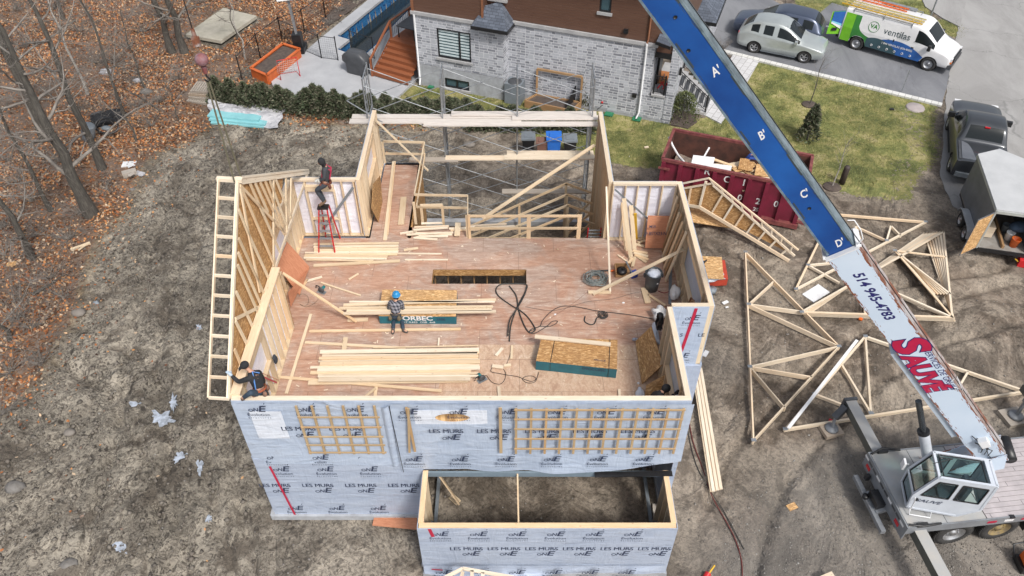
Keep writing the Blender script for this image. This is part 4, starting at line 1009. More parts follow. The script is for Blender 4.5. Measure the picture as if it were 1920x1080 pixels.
# hockey goal
t = T('hockey_goal', 'small red street hockey goal by the hedge', 'hockey goal', P(545, 155))
m = MB(); a, b = P(527, 150, .08), P(563, 143, .08); m.path([a, a+Z*1.1, b+Z*1.1, b], .025, 6); bk = V((-.3, .5, 0)); m.path([a, a+bk-V((.3, 0, 0)), b+bk, b], .02, 6); m.build('goal_frame', REDP, t)
m = MB()
for i in range(10):
    p = (a+Z*1.1).lerp(b+Z*1.1, i/9); q_ = a.lerp(b, i/9)+bk; m.tube(p, q_, .006, n=3)
for i in range(7):
    f = i/7; m.tube((a+Z*1.1).lerp(a+bk, f), (b+Z*1.1).lerp(b+bk, f), .006, n=3)
m.build('net', WHITE, t)
# basketball hoop
t = T('basketball_hoop', 'portable basketball hoop with clear pole cover behind the fence', 'basketball hoop', P(567, 92)); b = P(562, 95, .1)
m = MB(); m.prism([b+V((-.35, -.4, 0)), b+V((.35, -.4, 0)), b+V((.35, .5, 0)), b+V((-.35, .5, 0))], (0, 0, .25)); m.prism([b+V((-.25, -.2, .25)), b+V((.25, -.2, .25)), b+V((.25, .3, .25)), b+V((-.25, .3, .25))], (0, 0, .75)); m.build('weighted_base', BLACKM, t)
m = MB(); m.bar(b+Z*1., b+V((-.1, .1, 2.9)), .12, .12, up=V((1, 0, 0))); m.build('pole', GALV, t)
m = MB(); m.box(b+V((-.15, .1, 3.0)), (1.1, .65, .05), rotz(.3)); m.build('backboard', WHITE, t)
# wire fences
def mesh_fence(pts, h, lb, step=2.2):
    t = T('wire_fence', lb, 'fence', pts[0]); w_ = MB(); rl_ = MB()
    for a, b in zip(pts, pts[1:]):
        a, b = V(a), V(b); rl_.tube(a+Z*h, b+Z*h, .02, n=5); rl_.tube(a+Z*.05, b+Z*.05, .012, n=5); L = (b-a).length
        n = int(L/.12)
        for i in range(1, n): p = a.lerp(b, i/n); w_.tube(p+Z*.05, p+Z*h, .0035, n=3)
        for k in range(1, 10): w_.tube(a+Z*h*k/10, b+Z*h*k/10, .0035, n=3)
        k = max(1, int(L/step))
        for i in range(k+1): p = a.lerp(b, i/k); q = MB(); q.tube(p, p+Z*(h+.1), .032, n=6); q.build('post', BLACKM, t)
    w_.build('mesh_panel', BLACKM, t); rl_.build('rail', BLACKM, t)
mesh_fence([P(455, 152), P(489, 110), P(530, 78), P(572, 63), P(611, 34), P(648, -10), P(700, -60)], 1.4, 'black wire fence between the woods and the pool bed')
mesh_fence([P(530, 78), P(603, 109, .08), P(634, 113, .08)], 1.3, 'black wire fence with gate across the patio', 1.9)
mesh_fence([P(660, 96, .08), P(702, 110, .08)], 1.2, 'short black fence behind the covered barbecue', 1.)
# concrete slab, pallets, foam, tarp
m = MB(); m.prism([P(x, y, .1) for x, y in [(350, 70), (415, 82), (482, 35), (420, 20)]], (0, 0, .18)); m.build('concrete_slab', G('mossy_concrete', (.46, .43, .36), (.34, .32, .26), 1.5, .9, bump=.3), kind='structure')
for i, (x, y, z) in enumerate([(378, 186, .0), (381, 178, .14), (380, 172, .28), (383, 166, .42)]):
    c0 = P(x, y, z); t = T('pallet', ['lowest weathered pallet of the leaning stack by the hedge', 'second weathered pallet from the ground by the hedge', 'third weathered pallet up in the stack by the hedge', 'topmost slatted pallet of the stack by the hedge'][i], 'pallet', c0, group='weathered pallets by the hedge'); Rz = rotz(-.25+i*.06)
    m = MB()
    for k in range(9): m.box(c0+Rz @ V((-.5+k*.125, 0, .11)), (.09, 1.0, .02), Rz)
    m.build('deck_slats', WOODG, t); m = MB()
    for k in (-.45, 0, .45): m.box(c0+Rz @ V((0, k, .05)), (1.1, .05, .1), Rz)
    m.build('stringer', WOODG, t)
for i, (a, b, z, lb) in enumerate([((398, 232), (498, 240), .0, 'bottom aqua foam board under the crumpled tarp'), ((395, 226), (500, 236), .1, 'middle aqua foam board under the crumpled tarp'), ((392, 219), (488, 228), .2, 'top aqua foam board poking out from the crumpled tarp')]):
    p, q_ = P(*a, z), P(*b, z); m = MB(); m.bar(p+V((0, .35, .05)), q_+V((0, .35, .05)), .8, .095); m.build('foam_board', FOAMB, label=lb, cat='foam board', group='aqua foam boards under the tarp')
def tarpf(u, v):
    a = P(392, 206, 0).lerp(P(542, 212, 0), u); a2 = P(398, 197, 0).lerp(P(525, 246, 0), u)
    top = P(395, 198).lerp(P(540, 206), u); bot = P(400, 216).lerp(P(522, 246), u) if u > .5 else P(393, 214).lerp(P(470, 232), u*2*.8)
    p = top.lerp(bot, v); k = (sin(7*u+3*v)*sin(9*v-4*u)); p.z = .10+.30*(1-abs(2*v-1)**3)*(1-.5*u)+.07*k+.05*vn(u*6, v*5)
    p.x += .06*sin(13*v); p.y += .10*sin(11*u+2); return p
def vn(a, b): return float(vnoise(np.array([a]), np.array([b]), 1., 5)[0])*2-1
m = MB(); m.grid(tarpf, 40, 18); m.build('crumpled_tarp', TARP, label='crumpled pale grey tarp thrown over the aqua foam boards', cat='tarp')
# rubbish heap & barrel
m = MB(); b = P(166, 263); m.lathe([(0, .0), (.28, .0), (.30, .3), (.30, .85), (.26, .9), (0, .9)], b, 14, Matrix.Rotation(.35, 3, 'Y')); m.build('barrel', GREYP, label='grey plastic barrel in the leaves beside a slim trunk', cat='barrel')
for i, (x, y, s, mt, lb, nm) in enumerate([(195, 232, .6, CLOTHB, 'big black rubbish bag behind the slim trunk', 'rubbish_bag'), (218, 222, .55, CLOTHB, 'black rubbish bag on the right of the heap', 'rubbish_bag'), (188, 222, .4, DGREY, 'dark grey bag at the back of the heap', 'rubbish_bag'), (200, 243, .22, GREYP, 'crumpled blue grey sheet in front of the black bags', 'crumpled_sheet'), (136, 200, .16, WHITE, 'white rag in the leaves left of the heap', 'rag'), (200, 138, .3, TARP, 'pale scrap of sheet in the middle of the woods', 'rag'), (258, 153, .2, TARP, 'small pale scrap of sheet left of the pallets', 'rag'), (182, 570, .15, GREYP, 'little bluish rag at the edge of the leaves', 'rag')]):
    m = MB(); m.ball((0, 0, 0), (s, s*.7, s*.55), 14, 9); c0 = P(x, y)
    m.v = [c0+V((0, 0, s*.3))+q*(1+.35*vn(q.x*4/s+i, q.y*4/s+q.z*3/s)) for q in m.v]; m.build(nm, mt, label=lb, cat=nm.replace('_', ' '))
m = MB(); m.path([P(200, 236, .5)+V((cos(k/12*6.28)*.55, sin(k/12*6.28)*.3, .25*sin(k/2))) for k in range(13)], .06, 7); m.build('coiled_pipe', BLACKM, label='black corrugated pipe coiled on the rubbish heap', cat='pipe')
for i, (x, y, wd, dp, hh, rr_, mt, lb) in enumerate([(242, 308, .6, .4, .06, .1, FOAMW, 'white foam panel at the edge of the leaves'), (243, 325, .6, .3, .25, .5, WOODG, 'grey wooden box lying at the edge of the leaves'), (262, 326, .45, .25, .1, -.4, TARP, 'crumpled white wrapper right of the grey box'), (151, 462, .75, .12, .08, .6, WOOD, 'splintered pale board in the leaves'), (22, 495, .35, .2, .05, .3, OSBL, 'yellow brown scrap near the left edge')]):
    m = MB(); m.box(P(x, y, hh/2+.03), (wd, dp, hh), rotz(rr_)); m.box(P(x+3, y+2, hh+.05), (wd*.5, dp*.6, .03), rotz(rr_+.5)); m.build('debris', mt, label=lb, cat='debris')
# wheelie bins behind the site
for (x, y, w_, h_, lid, body, lb) in [(990, 292, .62, 1.05, GREYP, BLACKM, 'dark wheelie bin with grey lid, leftmost of the row'), (1015, 294, .5, .85, BROWNP, BROWNP, 'small brown bin between the grey and blue bins'), (1037, 294, .68, 1.1, BLUEP, BLUEP, 'bright blue recycling bin behind the scaffold'), (1067, 294, .62, 1.0, GREYP, BLACKM, 'dark wheelie bin with grey lid right of the blue bin')]:
    b = P(x, y); t = T('wheelie_bin', lb, 'bin', b, group='wheelie bins behind the scaffold')
    m = MB(); q = [(-w_*.42, -w_*.42), (w_*.42, -w_*.42), (w_*.42, w_*.42), (-w_*.42, w_*.42)]
    m.add([b+V((x_*.85, y_*.85, .05)) for x_, y_ in q]+[b+V((x_*1.1, y_*1.15, h_)) for x_, y_ in q], [(3, 2, 1, 0), (0, 1, 5, 4), (1, 2, 6, 5), (2, 3, 7, 6), (3, 0, 4, 7), (4, 5, 6, 7)]); m.build('body', body, t)
    m = MB(); m.box(b+V((0, 0, h_+.03)), (w_*1.05, w_*1.12, .07)); m.box(b+V((0, 0, h_+.08)), (w_*.6, w_*.6, .04)); m.box(b+V((0, -w_*.5, h_+.02)), (w_*.8, .05, .05)); m.build('lid', lid, t)
    for s_ in (-1, 1): m = MB(); m.lathe([(0, -.03), (.1, -.03), (.1, .03), (0, .03)], b+V((s_*w_*.36, w_*.45, .1)), 12, Matrix.Rotation(pi/2, 3, 'Y')); m.build('wheel', RUBBER, t)
# lawn furniture: marker stake, manhole, post
m = MB(); m.tube(P(1690, 173), P(1690, 173)+Z*1.1, .015, n=6); m.box(P(1690, 173)+Z*1.15, (.05, .03, .22)); m.build('snow_stake', GALV, label='thin white tipped snow stake beside the driveway edging', cat='stake')
m = MB(); m.tube(P(1742, 38), P(1742, 38)+Z*1.9, .05, n=8); m.build('sign_post', GALV, label='grey metal post beside the van at the top of the driveway', cat='post')
m = MB(); m.lathe([(0, .06), (.42, .06), (.45, .03), (.47, -.05)], P(1716, 202), 28); m.build('manhole_cover', G('pinkish_concrete', (.42, .37, .36), (.34, .30, .30), 3, .9), label='round concrete manhole cover at the lawn corner', cat='manhole cover')
m = MB(); b = P(1578, 344); m.lathe([(.0, 0), (.13, 0), (.13, .85), (.11, .92), (0, .94)], b, 14); m.build('utility_post', G('dark_brown_post', (.06, .045, .04), rough=.7), label='short dark round post beside the pale sapling', cat='post')
m = MB(); m.box(P(1672, 205, .02), (.2, .12, .08)); m.build('valve_box', BLACKM, label='tiny black valve box left of the manhole cover', cat='valve box')
m = MB(); m.box(P(1212, 276, .03), (.2, .1, .05), rotz(.3)); m.build('wood_offcut', WOODL, label='pale offcut lying on the grass behind the house frame', cat='offcut')
# ============================================================ UNFINISHED HOUSE
DZ, TZ, CZ = 3.06, 5.5, .2
uh = T('unfinished_house', 'half built wooden frame house wrapped in blue grey membrane in the middle of the site', 'house', (-1, 16.5, 0))
XL, XR, YF, YB = -6.93, 4.36, 11.86, 21.0
def stud_wall(a, b, z0, z1, out=1, spacing=.406, th=.14, sheath=WRAP, back=WRAPB, plates=True, holes=(), skip=(), ext=0, header=None, sz0=None):
    """out=+1: sheathing on the left side of a->b"""
    a, b = V((*a, 0)), V((*b, 0)); d = (b-a); L = d.length; d.normalize(); n = V((-d.y, d.x, 0))*out
    m = MB(); m.bar(a+Z*(z1-.04), b+Z*(z1-.04), th, .08); f = m.build('top_plate', WOODL, uh)
    m = MB(); m.bar(a+Z*(z0+.02), b+Z*(z0+.02), th, .038); m.build('bottom_plate', WOOD, uh)
    k = int(L/spacing); xs_ = [.02+i*spacing for i in range(k+1) if i*spacing < L-.1]+[L-.02]
    for i, x in enumerate(xs_):
        if any(s0 < x < s1 for s0, s1 in skip): continue
        m = MB(); p = a+d*x; m.bar(p+Z*(z0+.04), p+Z*(z1-.082), .038, th-.004, up=n); m.build('stud', WOOD, f)
    for (h0, h1, hz0, hz1) in holes:
        m = MB(); m.bar(a+d*h0+Z*hz0, a+d*h1+Z*hz0, th-.006, .038); m.bar(a+d*h0+Z*(hz1+.1), a+d*h1+Z*(hz1+.1), th-.006, .2)
        for x in (h0, h1): m.bar(a+d*x+Z*(z0+.04), a+d*x+Z*hz1, .038, th-.008, up=n)
        for x in np.arange(h0+.3, h1-.1, .4): m.bar(a+d*float(x)+Z*(z0+.04), a+d*float(x)+Z*(hz0-.02), .038, th-.01, up=n)
        m.build('window_framing', WOOD, f)
    if sheath:
        s = MB(); o = n*(th/2+.012); zb = z0 if sz0 is None else sz0
        s.bar(a+o+Z*(zb+z1)/2, b+o+Z*(zb+z1)/2, .02, z1-zb-.008); s.build('wall_membrane', sheath, uh)
        if back:
            s = MB(); o = n*(th/2-.004); s.bar(a+o+Z*(z0+z1)/2+d*.03, b+o+Z*(z0+z1)/2-d*.03, .006, z1-z0-.1); s.build('inner_sheathing', back, uh)
    return f
# --- upper walls
i_ = .07
stud_wall((XL+i_, YF+.14), (XL+i_, 16.6), DZ, TZ, 1, holes=[(.5, 2.4, DZ+1.0, DZ+2.1)], skip=[(.55, 2.3)])
stud_wall((-7.40, 16.65), (-7.40, YB-.0), DZ, TZ, 1, holes=[(1.3, 2.9, DZ+.9, DZ+2.0)], skip=[(1.35, 2.8)])
m = MB(); m.bar((-7.47, 16.62, 4.3), (-6.8, 16.62, 4.3), .1, 2.38); m.build('wall_return', OSB, uh)
stud_wall((-7.33, YB+.07), (-5.18, YB+.07), DZ, TZ, 1, holes=[(.4, 1.35, DZ+.75, DZ+1.95)], skip=[(.45, 1.3)])
stud_wall((-5.11, YB), (-5.11, 25.35), DZ, TZ, 1, holes=[(1.3, 3.2, DZ+1.1, DZ+2.0)], skip=[(1.35, 3.1)])
stud_wall((3.27, 20.9), (3.27, 25.25), 0.2, TZ-.002, -1, back=OSB)
stud_wall((3.34, YB-.16), (5.46, YB-.16), DZ, TZ, 1)
stud_wall((5.53, YB-.09), (5.53, 15.12), DZ, TZ, 1, holes=[(2.2, 5.0, DZ+.75, DZ+1.95)], skip=[(2.25, 4.9)], sheath=WRAP, back=None)
stud_wall((4.43, 15.18), (5.46, 15.18), DZ, TZ, -1, back=None)
stud_wall((XR, 15.1), (XR, YF+.14), DZ, TZ, 1, holes=[(.8, 2.6, DZ+.95, DZ+2.0)], skip=[(.85, 2.5)], back=None)
stud_wall((XL, YF+.07), (XR+.07, YF+.07), DZ, TZ+.003, -1)
# diagonal let-in straps
m = MB(); m.bar((-6.6, YB-.02, 3.4), (-5.3, YB-.02, 5.2), .09, .01, up=V((0, 1, 0))); m.build('steel_strap', GREYP, uh)
m = MB(); m.bar((3.4, YB-.26, 5.3), (5.1, YB-.26, 3.6), .06, .01, up=V((0, 1, 0))); m.build('steel_strap', GREYP, uh)
# --- floor deck with stair hole
hx0, hx1, hy0, hy1 = -2.66, .48, 18.57, 19.28
dk2 = [(-7.33, XR, YF+.0, hy0), (-7.33, hx0, hy0, hy1), (hx1, 5.46, hy0, hy1), (-7.33, 5.46, hy1, 20.9), (-4.99, -3.62, 20.9, 25.45), (-3.62, -1.5, 20.9, 21.5)]
m = MB()
for x0, x1, y0, y1 in dk2:
    if x0 == -7.33 and y0 < 12: x0 = XL
    m.bb(x0, x1, y0, y1, DZ-.02, DZ)
m.bb(-7.33, XL, 16.6, hy0, DZ-.02, DZ); m.bb(XR, 5.46, 15.2, hy0, DZ-.02, DZ)
o = m.build('floor_deck', DECK, uh)
for x0, x1, y0, y1 in dk2:
    a0 = XL if y0 < 12 or x0 == -7.33 else x0
    for ya, yb2 in ((y0+.003, y0+.04), (y1-.04, y1-.003)): m = MB(); m.bb(a0, x1, ya, yb2, DZ-.3, DZ-.022); m.build('rim_joist', OSB, uh)
m = MB(); m.bb(hx0-.04, hx0, hy0, hy1, DZ-.3, DZ-.022); m.bb(hx1, hx1+.04, hy0, hy1, DZ-.3, DZ-.022); m.bb(-3.66, -3.62, 20.9, 25.45, DZ-.3, DZ-.022)
m.build('rim_joist', OSB, uh)
m = MB()
for x in np.arange(-6.8, 4.3, .406):
    m.bb(float(x)-.02, float(x)+.02, 12.0, hy0-.05, DZ-.3, DZ-.024); m.bb(float(x)-.02, float(x)+.02, hy1+.04, 20.85, DZ-.3, DZ-.024)
m.build('floor_joist', WOODO, uh)
m = MB(); 
for x in np.arange(hx0, hx1+.1, .45): m.bar((float(x), 19.6, .2), (float(x), 19.6, DZ-.3), .04, .14, up=V((0, 1, 0)))
m.bar((hx0-.3, 19.6, DZ-.35), (hx1+.3, 19.6, DZ-.35), .14, .08); m.build('lower_partition', WOODO, uh)
# --- lower storey
GX1 = -2.42
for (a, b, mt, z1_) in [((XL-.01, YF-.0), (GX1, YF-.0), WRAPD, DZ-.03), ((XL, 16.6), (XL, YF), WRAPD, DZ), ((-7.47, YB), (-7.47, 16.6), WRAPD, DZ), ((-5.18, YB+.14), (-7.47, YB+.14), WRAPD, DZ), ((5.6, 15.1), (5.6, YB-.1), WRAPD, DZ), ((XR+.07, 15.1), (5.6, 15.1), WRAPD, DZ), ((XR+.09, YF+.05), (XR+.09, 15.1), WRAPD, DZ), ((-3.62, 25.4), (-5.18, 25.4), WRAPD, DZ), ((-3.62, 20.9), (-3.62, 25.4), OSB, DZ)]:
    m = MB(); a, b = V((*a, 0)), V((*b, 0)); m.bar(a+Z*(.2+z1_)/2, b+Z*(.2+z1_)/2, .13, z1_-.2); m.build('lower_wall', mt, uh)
m = MB()
for (a, b) in [((XL-.12, YF-.02), (GX1, YF-.02)), ((XL-.03, 16.6), (XL-.03, YF-.1)), ((-7.5, YB+.1), (-7.5, 16.6)), ((5.62, 15.05), (5.62, YB)), ((XR+.1, 15.05), (5.7, 15.05)), ((XR+.1, 11.), (XR+.1, 15.1)), ((-5.1, 25.4), (3.3, 25.4)), ((3.3, 20.9), (3.3, 25.3)), ((-7.5, YB+.1), (-5.1, YB+.1))]:
    fq = globals().get('fq', 0)+.004; m.bar(V((*a, .09+fq)), V((*b, .09+fq)), .24, .21)
m.build('concrete_footing', CONCD, uh)
# --- garage (front projection)
GY0, GZ, GXa, GXb = 10.15, 2.52, -2.42, 4.24
m = MB()
m.bar((GXa+.02, GY0, GZ-.02), (GXb-.02, GY0, GZ-.02), .14, .038); m.bar((GXa+.02, GY0, GZ-.06), (GXb-.02, GY0, GZ-.06), .14, .038)
for x in (GXa+.07, GXb-.07): m.bar((x, GY0+.07, GZ-.0), (x, YF-.09, GZ-.0), .14, .038); m.bar((x, GY0+.07, GZ-.04), (x, YF-.09, GZ-.04), .14, .038)
gf = m.build('garage_frame', WOOD, uh)
for (a, b, e) in [((GXa, GY0), (GXb, GY0), 0), ]:
    for x in np.arange(GXa+.1, GXb, .406): m = MB(); m.bar((float(x), GY0, .25), (float(x), GY0, GZ-.08), .038, .136, up=V((0, 1, 0))); m.build('stud', WOOD, gf)
for x in (GXa+.07, GXb-.07):
    for y in np.arange(GY0+.2, YF-.1, .406): m = MB(); m.bar((x, float(y), .25), (x, float(y), GZ-.08), .038, .136, up=V((1, 0, 0))); m.build('stud', WOOD, gf)
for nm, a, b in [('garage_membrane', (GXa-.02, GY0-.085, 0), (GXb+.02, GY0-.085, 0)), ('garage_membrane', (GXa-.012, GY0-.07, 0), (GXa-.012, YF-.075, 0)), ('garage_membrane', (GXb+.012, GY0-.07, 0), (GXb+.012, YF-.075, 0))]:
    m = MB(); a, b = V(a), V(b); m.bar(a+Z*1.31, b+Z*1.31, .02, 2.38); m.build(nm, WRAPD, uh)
m = MB(); m.bar((GXa-.05, GY0-.02, .06), (GXb+.05, GY0-.02, .06), .26, .15); m.bar((GXa, GY0+.12, .06), (GXa, YF-.15, .06), .22, .142); m.bar((GXb, GY0+.12, .06), (GXb, YF-.15, .06), .22, .15); m.build('concrete_footing', CONCD, uh)
for x in (GXa+.2, GXb-.2): m = MB(); m.bar((x, GY0+.15, .2), (x, 14.8, .2), .1, .06); m.build('sill_gasket', GREYP, uh)
m = MB(); m.bar((GXa, YF-.11, 2.40), (GXb, YF-.11, 2.40), .06, .2); m.build('garage_header', G('blue_grey_beam', (.20, .26, .31), rough=.6), uh)
m = MB(); m.bar((GXb-2., YF-.2, 2.5), (GXb+.1, YF-.2, 2.56), .16, .03); m.build('flashing', BLACKM, uh)
# --- hanging membrane sheets on the front face
def hang(x0, x1, z0, z1, y, amp, bot, mat=WRAP, nm='membrane_sheet', nu=70, nv=18, sd=0):
    def f(u, v):
        z = z1+(z0+bot(u)-z1)*v; yy = y-.012-amp*(v**2)*(.5+.5*vn(u*9+sd, v*2))-.02*abs(sin(14*u+3*v))*v
        return V((x0+(x1-x0)*u, yy, z))
    m = MB(); m.grid(f, nu, nv); return m.build(nm, mat, uh)
hang(XL+.0, -3.0, 2.82, TZ-.07, YF-.028, .05, lambda u: .03*sin(5*u))
hang(-3.02, XR+.14, 2.58, TZ-.08, YF-.05, .13, lambda u: .5*u**5+.03*sin(7*u)-.04*sin(pi*u), sd=9)
m = MB(); m.bar((-3.03, YF-.10, 5.40), (-2.93, YF-.2, 2.62), .015, .01, up=V((0, 1, 0))); m.build('sheet_seam', BLACKM, uh)
m = MB(); m.grid(lambda u, v: V((-3.25+.22*u, YF-.06-.07*sin(pi*u), 5.3-2.6*v+.1*u)), 4, 16); m.build('sheet_flap', WRAP, uh)
for x0, x1, z0, z1 in [(-6.55, -5.75, 4.0, 5.15), (-2.45, -.62, 4.62, 5.2)]: m = MB(); m.bb(x0, x1, YF-.075, YF-.073, z0, z1); m.build('window_film', CLEAR, uh)
m = MB(); m.lathe([(0, 0), (.42, 0), (.43, .004)], (-1.5, YF-.078, 4.9), 18, Matrix.Rotation(pi/2, 3, 'X')); m.v = [V((v.x, v.y, 4.9+(v.z-4.9)*.38)) for v in m.v]; m.build('plywood_patch', OSBL, uh)
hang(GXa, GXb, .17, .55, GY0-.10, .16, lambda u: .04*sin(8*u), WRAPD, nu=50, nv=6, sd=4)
# red tape
m = MB(); m.bar((-6.55, YF-.09, 2.72), (-6.35, YF-.10, .22), .06, .006, up=V((0, 1, 0))); m.build('red_tape', REDT, uh)
m = MB(); m.bar((5.1, 15.08, 5.45), (4.92, 15.08, 3.2), .09, .006, up=V((0, 1, 0))); m.bar((4.6, 15.08, 2.9), (5.3, 15.08, 2.9), .07, .006, up=V((0, 1, 0))); m.build('red_tape', REDT, uh)
m = MB(); m.bar((-2.12, GY0-.10, 2.5), (-2.05, GY0-.10, 2.1), .09, .006, up=V((0, 1, 0))); m.bar((-2.2, GY0-.2, .5), (-1.9, GY0-.2, .45), .05, .006, up=V((0, 1, 0))); m.build('red_tape', REDT, uh)
m = MB(); m.bar((XL+.17, 13.2, 4.9), (XL+.17, 14.2, 3.3), .05, .005, up=V((1, 0, 0))); m.bar((XL+.18, 13.3, 4.9), (XL+.18, 14.3, 3.3), .012, .006, up=V((1, 0, 0))); m.build('red_tape', REDT, uh)
# lettering
X_, mX = V((1, 0, 0)), V((-1, 0, 0))
def logo(m, o, x, z, s, one=True, sub=True):
    m.text('O', .16*s, o+x*(-.16*s)+z*(-.03*s), x, z, bold=.015); m.text('N', .20*s, o+x*(-.03*s)+z*(-.01*s), x, z+x*.15, bold=.02, sx=.85); m.text('E', .34*s, o+x*(.13*s)+z*(.02*s), x, z+x*.25, bold=.02, sx=1.1); m.text("'", .2*s, o+x*(.19*s)+z*(.19*s), x, z+x*.6, bold=.02)
    if sub: m.text('Évolution', .15*s, o-z*(.21*s), x, z, bold=.006); m.text('S t r u c t u r e s', .085*s, o-z*(.33*s), x, z, bold=.004)
def prints(nm, x0, x1, y, rows, step, ph=0):
    m = MB()
    for z_, kind in rows:
        n_ = int((x1-x0)/step)+2; off = .0 if kind else .35
        for i in range(n_):
            x = x0+ph+off+i*step
            if x < x0+.3 or x > x1-.3: continue
            o_ = V((x, y, z_))
            if kind: m.text('LES MURS', .235, o_, X_, Z, sx=.88); m.text('LES MURS', .235, o_+X_*.009-V((0, .001, 0)), X_, Z, sx=.88); logo(m, o_-Z*.28+X_*.12, X_, Z, 1.05, sub=False)
            else: logo(m, o_, X_, Z, 1.0)
    return m.build(nm, INK, uh)
prints('lettering', XL, -3.05, YF-.078, [(5.22, 0), (4.42, 1), (3.12, 0)], 1.22, .25)
prints('lettering', -3.0, XR, YF-.155, [(5.22, 0), (4.42, 1)], 1.22, .1)
prints('lettering', -3.0, XR, YF-.20, [(3.22, 0)], 1.22, .05)
prints('lettering', XL, GX1-.05, YF-.075, [(2.55, 0), (1.75, 1), (.52, 0)], 1.2, .3)
prints('lettering', GXa, GXb, GY0-.10, [(2.22, 0), (1.45, 1)], 1.0, .2)
prints('lettering', GXa, GXb, GY0-.26, [(.42, 0)], 1.0, .2)
m = MB(); x_ = V((1, 0, 0))
m.text('LE', .2, V((5.42, 15.085, 4.35)), x_, Z, bold=.01); m.text('URS', .2, V((4.72, 15.085, 4.35)), x_, Z, bold=.012); logo(m, V((5.05, 15.085, 5.05)), x_, Z, .9); logo(m, V((5.0, 15.085, 3.45)), x_, Z, .9); m.build('lettering', INK, uh)
# batten lattice
BATW = wood('batten_wood', (.52, .40, .25), (.38, .27, .15), .4)
def batten(a, b, w_=.06, t_=.035, mat=BATW, up=V((0, 1, 0))): m = MB(); m.bar(a, b, w_, t_, up=up); return m.build('batten', mat, uh)
def px_x(px, py, Y=YF-.1): return PY(px, py, Y)
yb = YF-.20
for i in range(6):
    a = PY(553+29.5*i, 755, YF-.09); b = PY(585+27.4*i, 848, YF-.11); batten((a.x, YF-.095, 5.40), (a.x+.0, YF-.105, 3.35))
x0 = PY(553, 755, yb).x-.08; x1 = PY(701, 755, yb).x+.05
for z in (4.98, 4.56, 4.15, 3.78, 3.44): batten((x0, YF-.13, z), (x1, YF-.13, z), .04, .03)
a0 = PY(968, 762, yb).x; a1 = PY(1284, 762, yb).x
for i in range(12): x = a0+(a1-a0)*i/11; batten((x, YF-.175+.0, 5.40), (x, YF-.21, 3.52), .06)
for z in (5.41, 5.03, 4.62, 4.20, 3.76): batten((a0-.05, YF-.23, z), (a1+.03, YF-.23, z), .045, .03)
batten((px_x(762, 758).x, YF-.16, 5.42), (px_x(762, 758).x+.06, YF-.2, 3.6), .06); batten((px_x(762, 758).x+.05, YF-.19, 5.42), (px_x(762, 758).x-.08, YF-.23, 3.6), .06)
batten((px_x(938, 758).x, YF-.17, 5.42), (px_x(938, 758).x, YF-.21, 3.55), .08)
# guard rails
def rail_part(pts, z, nm='guard_rail'):
    for a, b in zip(pts, pts[1:]): m = MB(); m.bar(P(*a, z), P(*b, z), .038, .09); m.build(nm, WOOD, uh)
def gpost(px, py, z1, w_=.09): b = P(px, py, DZ); m = MB(); m.bar(b, V((b.x, b.y, z1)), w_, .038, up=V((0, 1, 0))); m.build('guard_post', WOOD, uh)
rail_part([(881, 405), (1087, 405)], 4.07); rail_part([(881, 428), (1084, 428)], 3.55)
for x in (881, 991, 1084): gpost(x, 447, 4.12, .14 if x != 881 else .09)
rail_part([(718, 265), (796, 267), (777, 365), (877, 367), (877, 404)], 4.07); rail_part([(722, 288), (797, 289)], 3.55); rail_part([(797, 289), (781, 388), (876, 390)], 3.56)
for x, y in [(796, 305), (780, 420), (877, 445), (722, 306)]: gpost(x, y, 4.05)
# little trestle
rail_part([(788, 385), (830, 384)], 3.95, 'stair_guard'); gpost(793, 420, 3.93, .09); gpost(832, 422, 3.93, .09)
# brace on wing wall
m = MB(); m.bar(P(705, 226, 5.3), P(803, 320, 3.1), .09, .038); m.build('brace', WOOD, uh)
m = MB(); m.bar(P(1115, 272, 4.9), P(905, 410, 3.3), .14, .04); m.build('brace', WOOD, uh)
m = MB(); m.bar(P(1304, 457, 4.6), P(1112, 551, DZ+.04), .12, .038); m.build('brace', WOOD, uh)
m = MB(); m.bar(P(530, 512, 5.2), P(668, 603, DZ+.05), .09, .038); m.build('brace', WOOD, uh)
m = MB(); m.bar(P(1137, 350, 5.3), P(1144, 547, DZ+.05), .06, .04); m.build('brace', WOODL, uh)
# garage props
m = MB(); m.bar(P(820, 886, 2.2), P(860, 943, .3), .14, .04); m.build('brace', WOOD, uh)
m = MB(); m.bar((.17, GY0+.08, GZ-.1), (.15, YF-.1, GZ-.1), .04, .06); m.build('brace', WOOD, uh)
# ------------------------------------------------------------ scaffold
scf = T('scaffold', 'galvanised tube scaffold standing behind the house frame', 'scaffold', (-1.2, 25.9, 0))
SX = [-5.45, -2.62, .2, 3.02]; SY0, SY1 = 25.55, 26.75; tiers = [0, 1.65, 3.3, 5.0, 6.7]
for x in SX:
    for a, b in zip(tiers, tiers[1:]):
        m = MB()
        for y in (SY0, SY1): m.tube((x, y, a), (x, y, b-.02), .03, n=7)
        m.tube((x, SY0, b-.1), (x, SY1, b-.1), .026, n=6); m.tube((x, SY0, b-.55), (x, SY1, b-.55), .02, n=6)
        for y in (SY0+.4, SY1-.4): m.tube((x, y, a+.1), (x, y, b-.1), .018, n=5)
        for k in range(4): z = a+.25+k*.33; m.tube((x, SY0, z), (x, SY0+.4, z), .014, n=5)
        m.build('end_frame', GALV, scf)
for x, x2 in zip(SX, SX[1:]):
    for a, b in zip(tiers, tiers[1:]):
        for y in (SY0-.04, SY1+.04):
            m = MB(); m.tube((x, y, a+.25), (x2, y, b-.3), .016, n=5); m.tube((x, y+.02, b-.3), (x2, y+.02, a+.25), .016, n=5); m.build('cross_brace', GALV, scf)
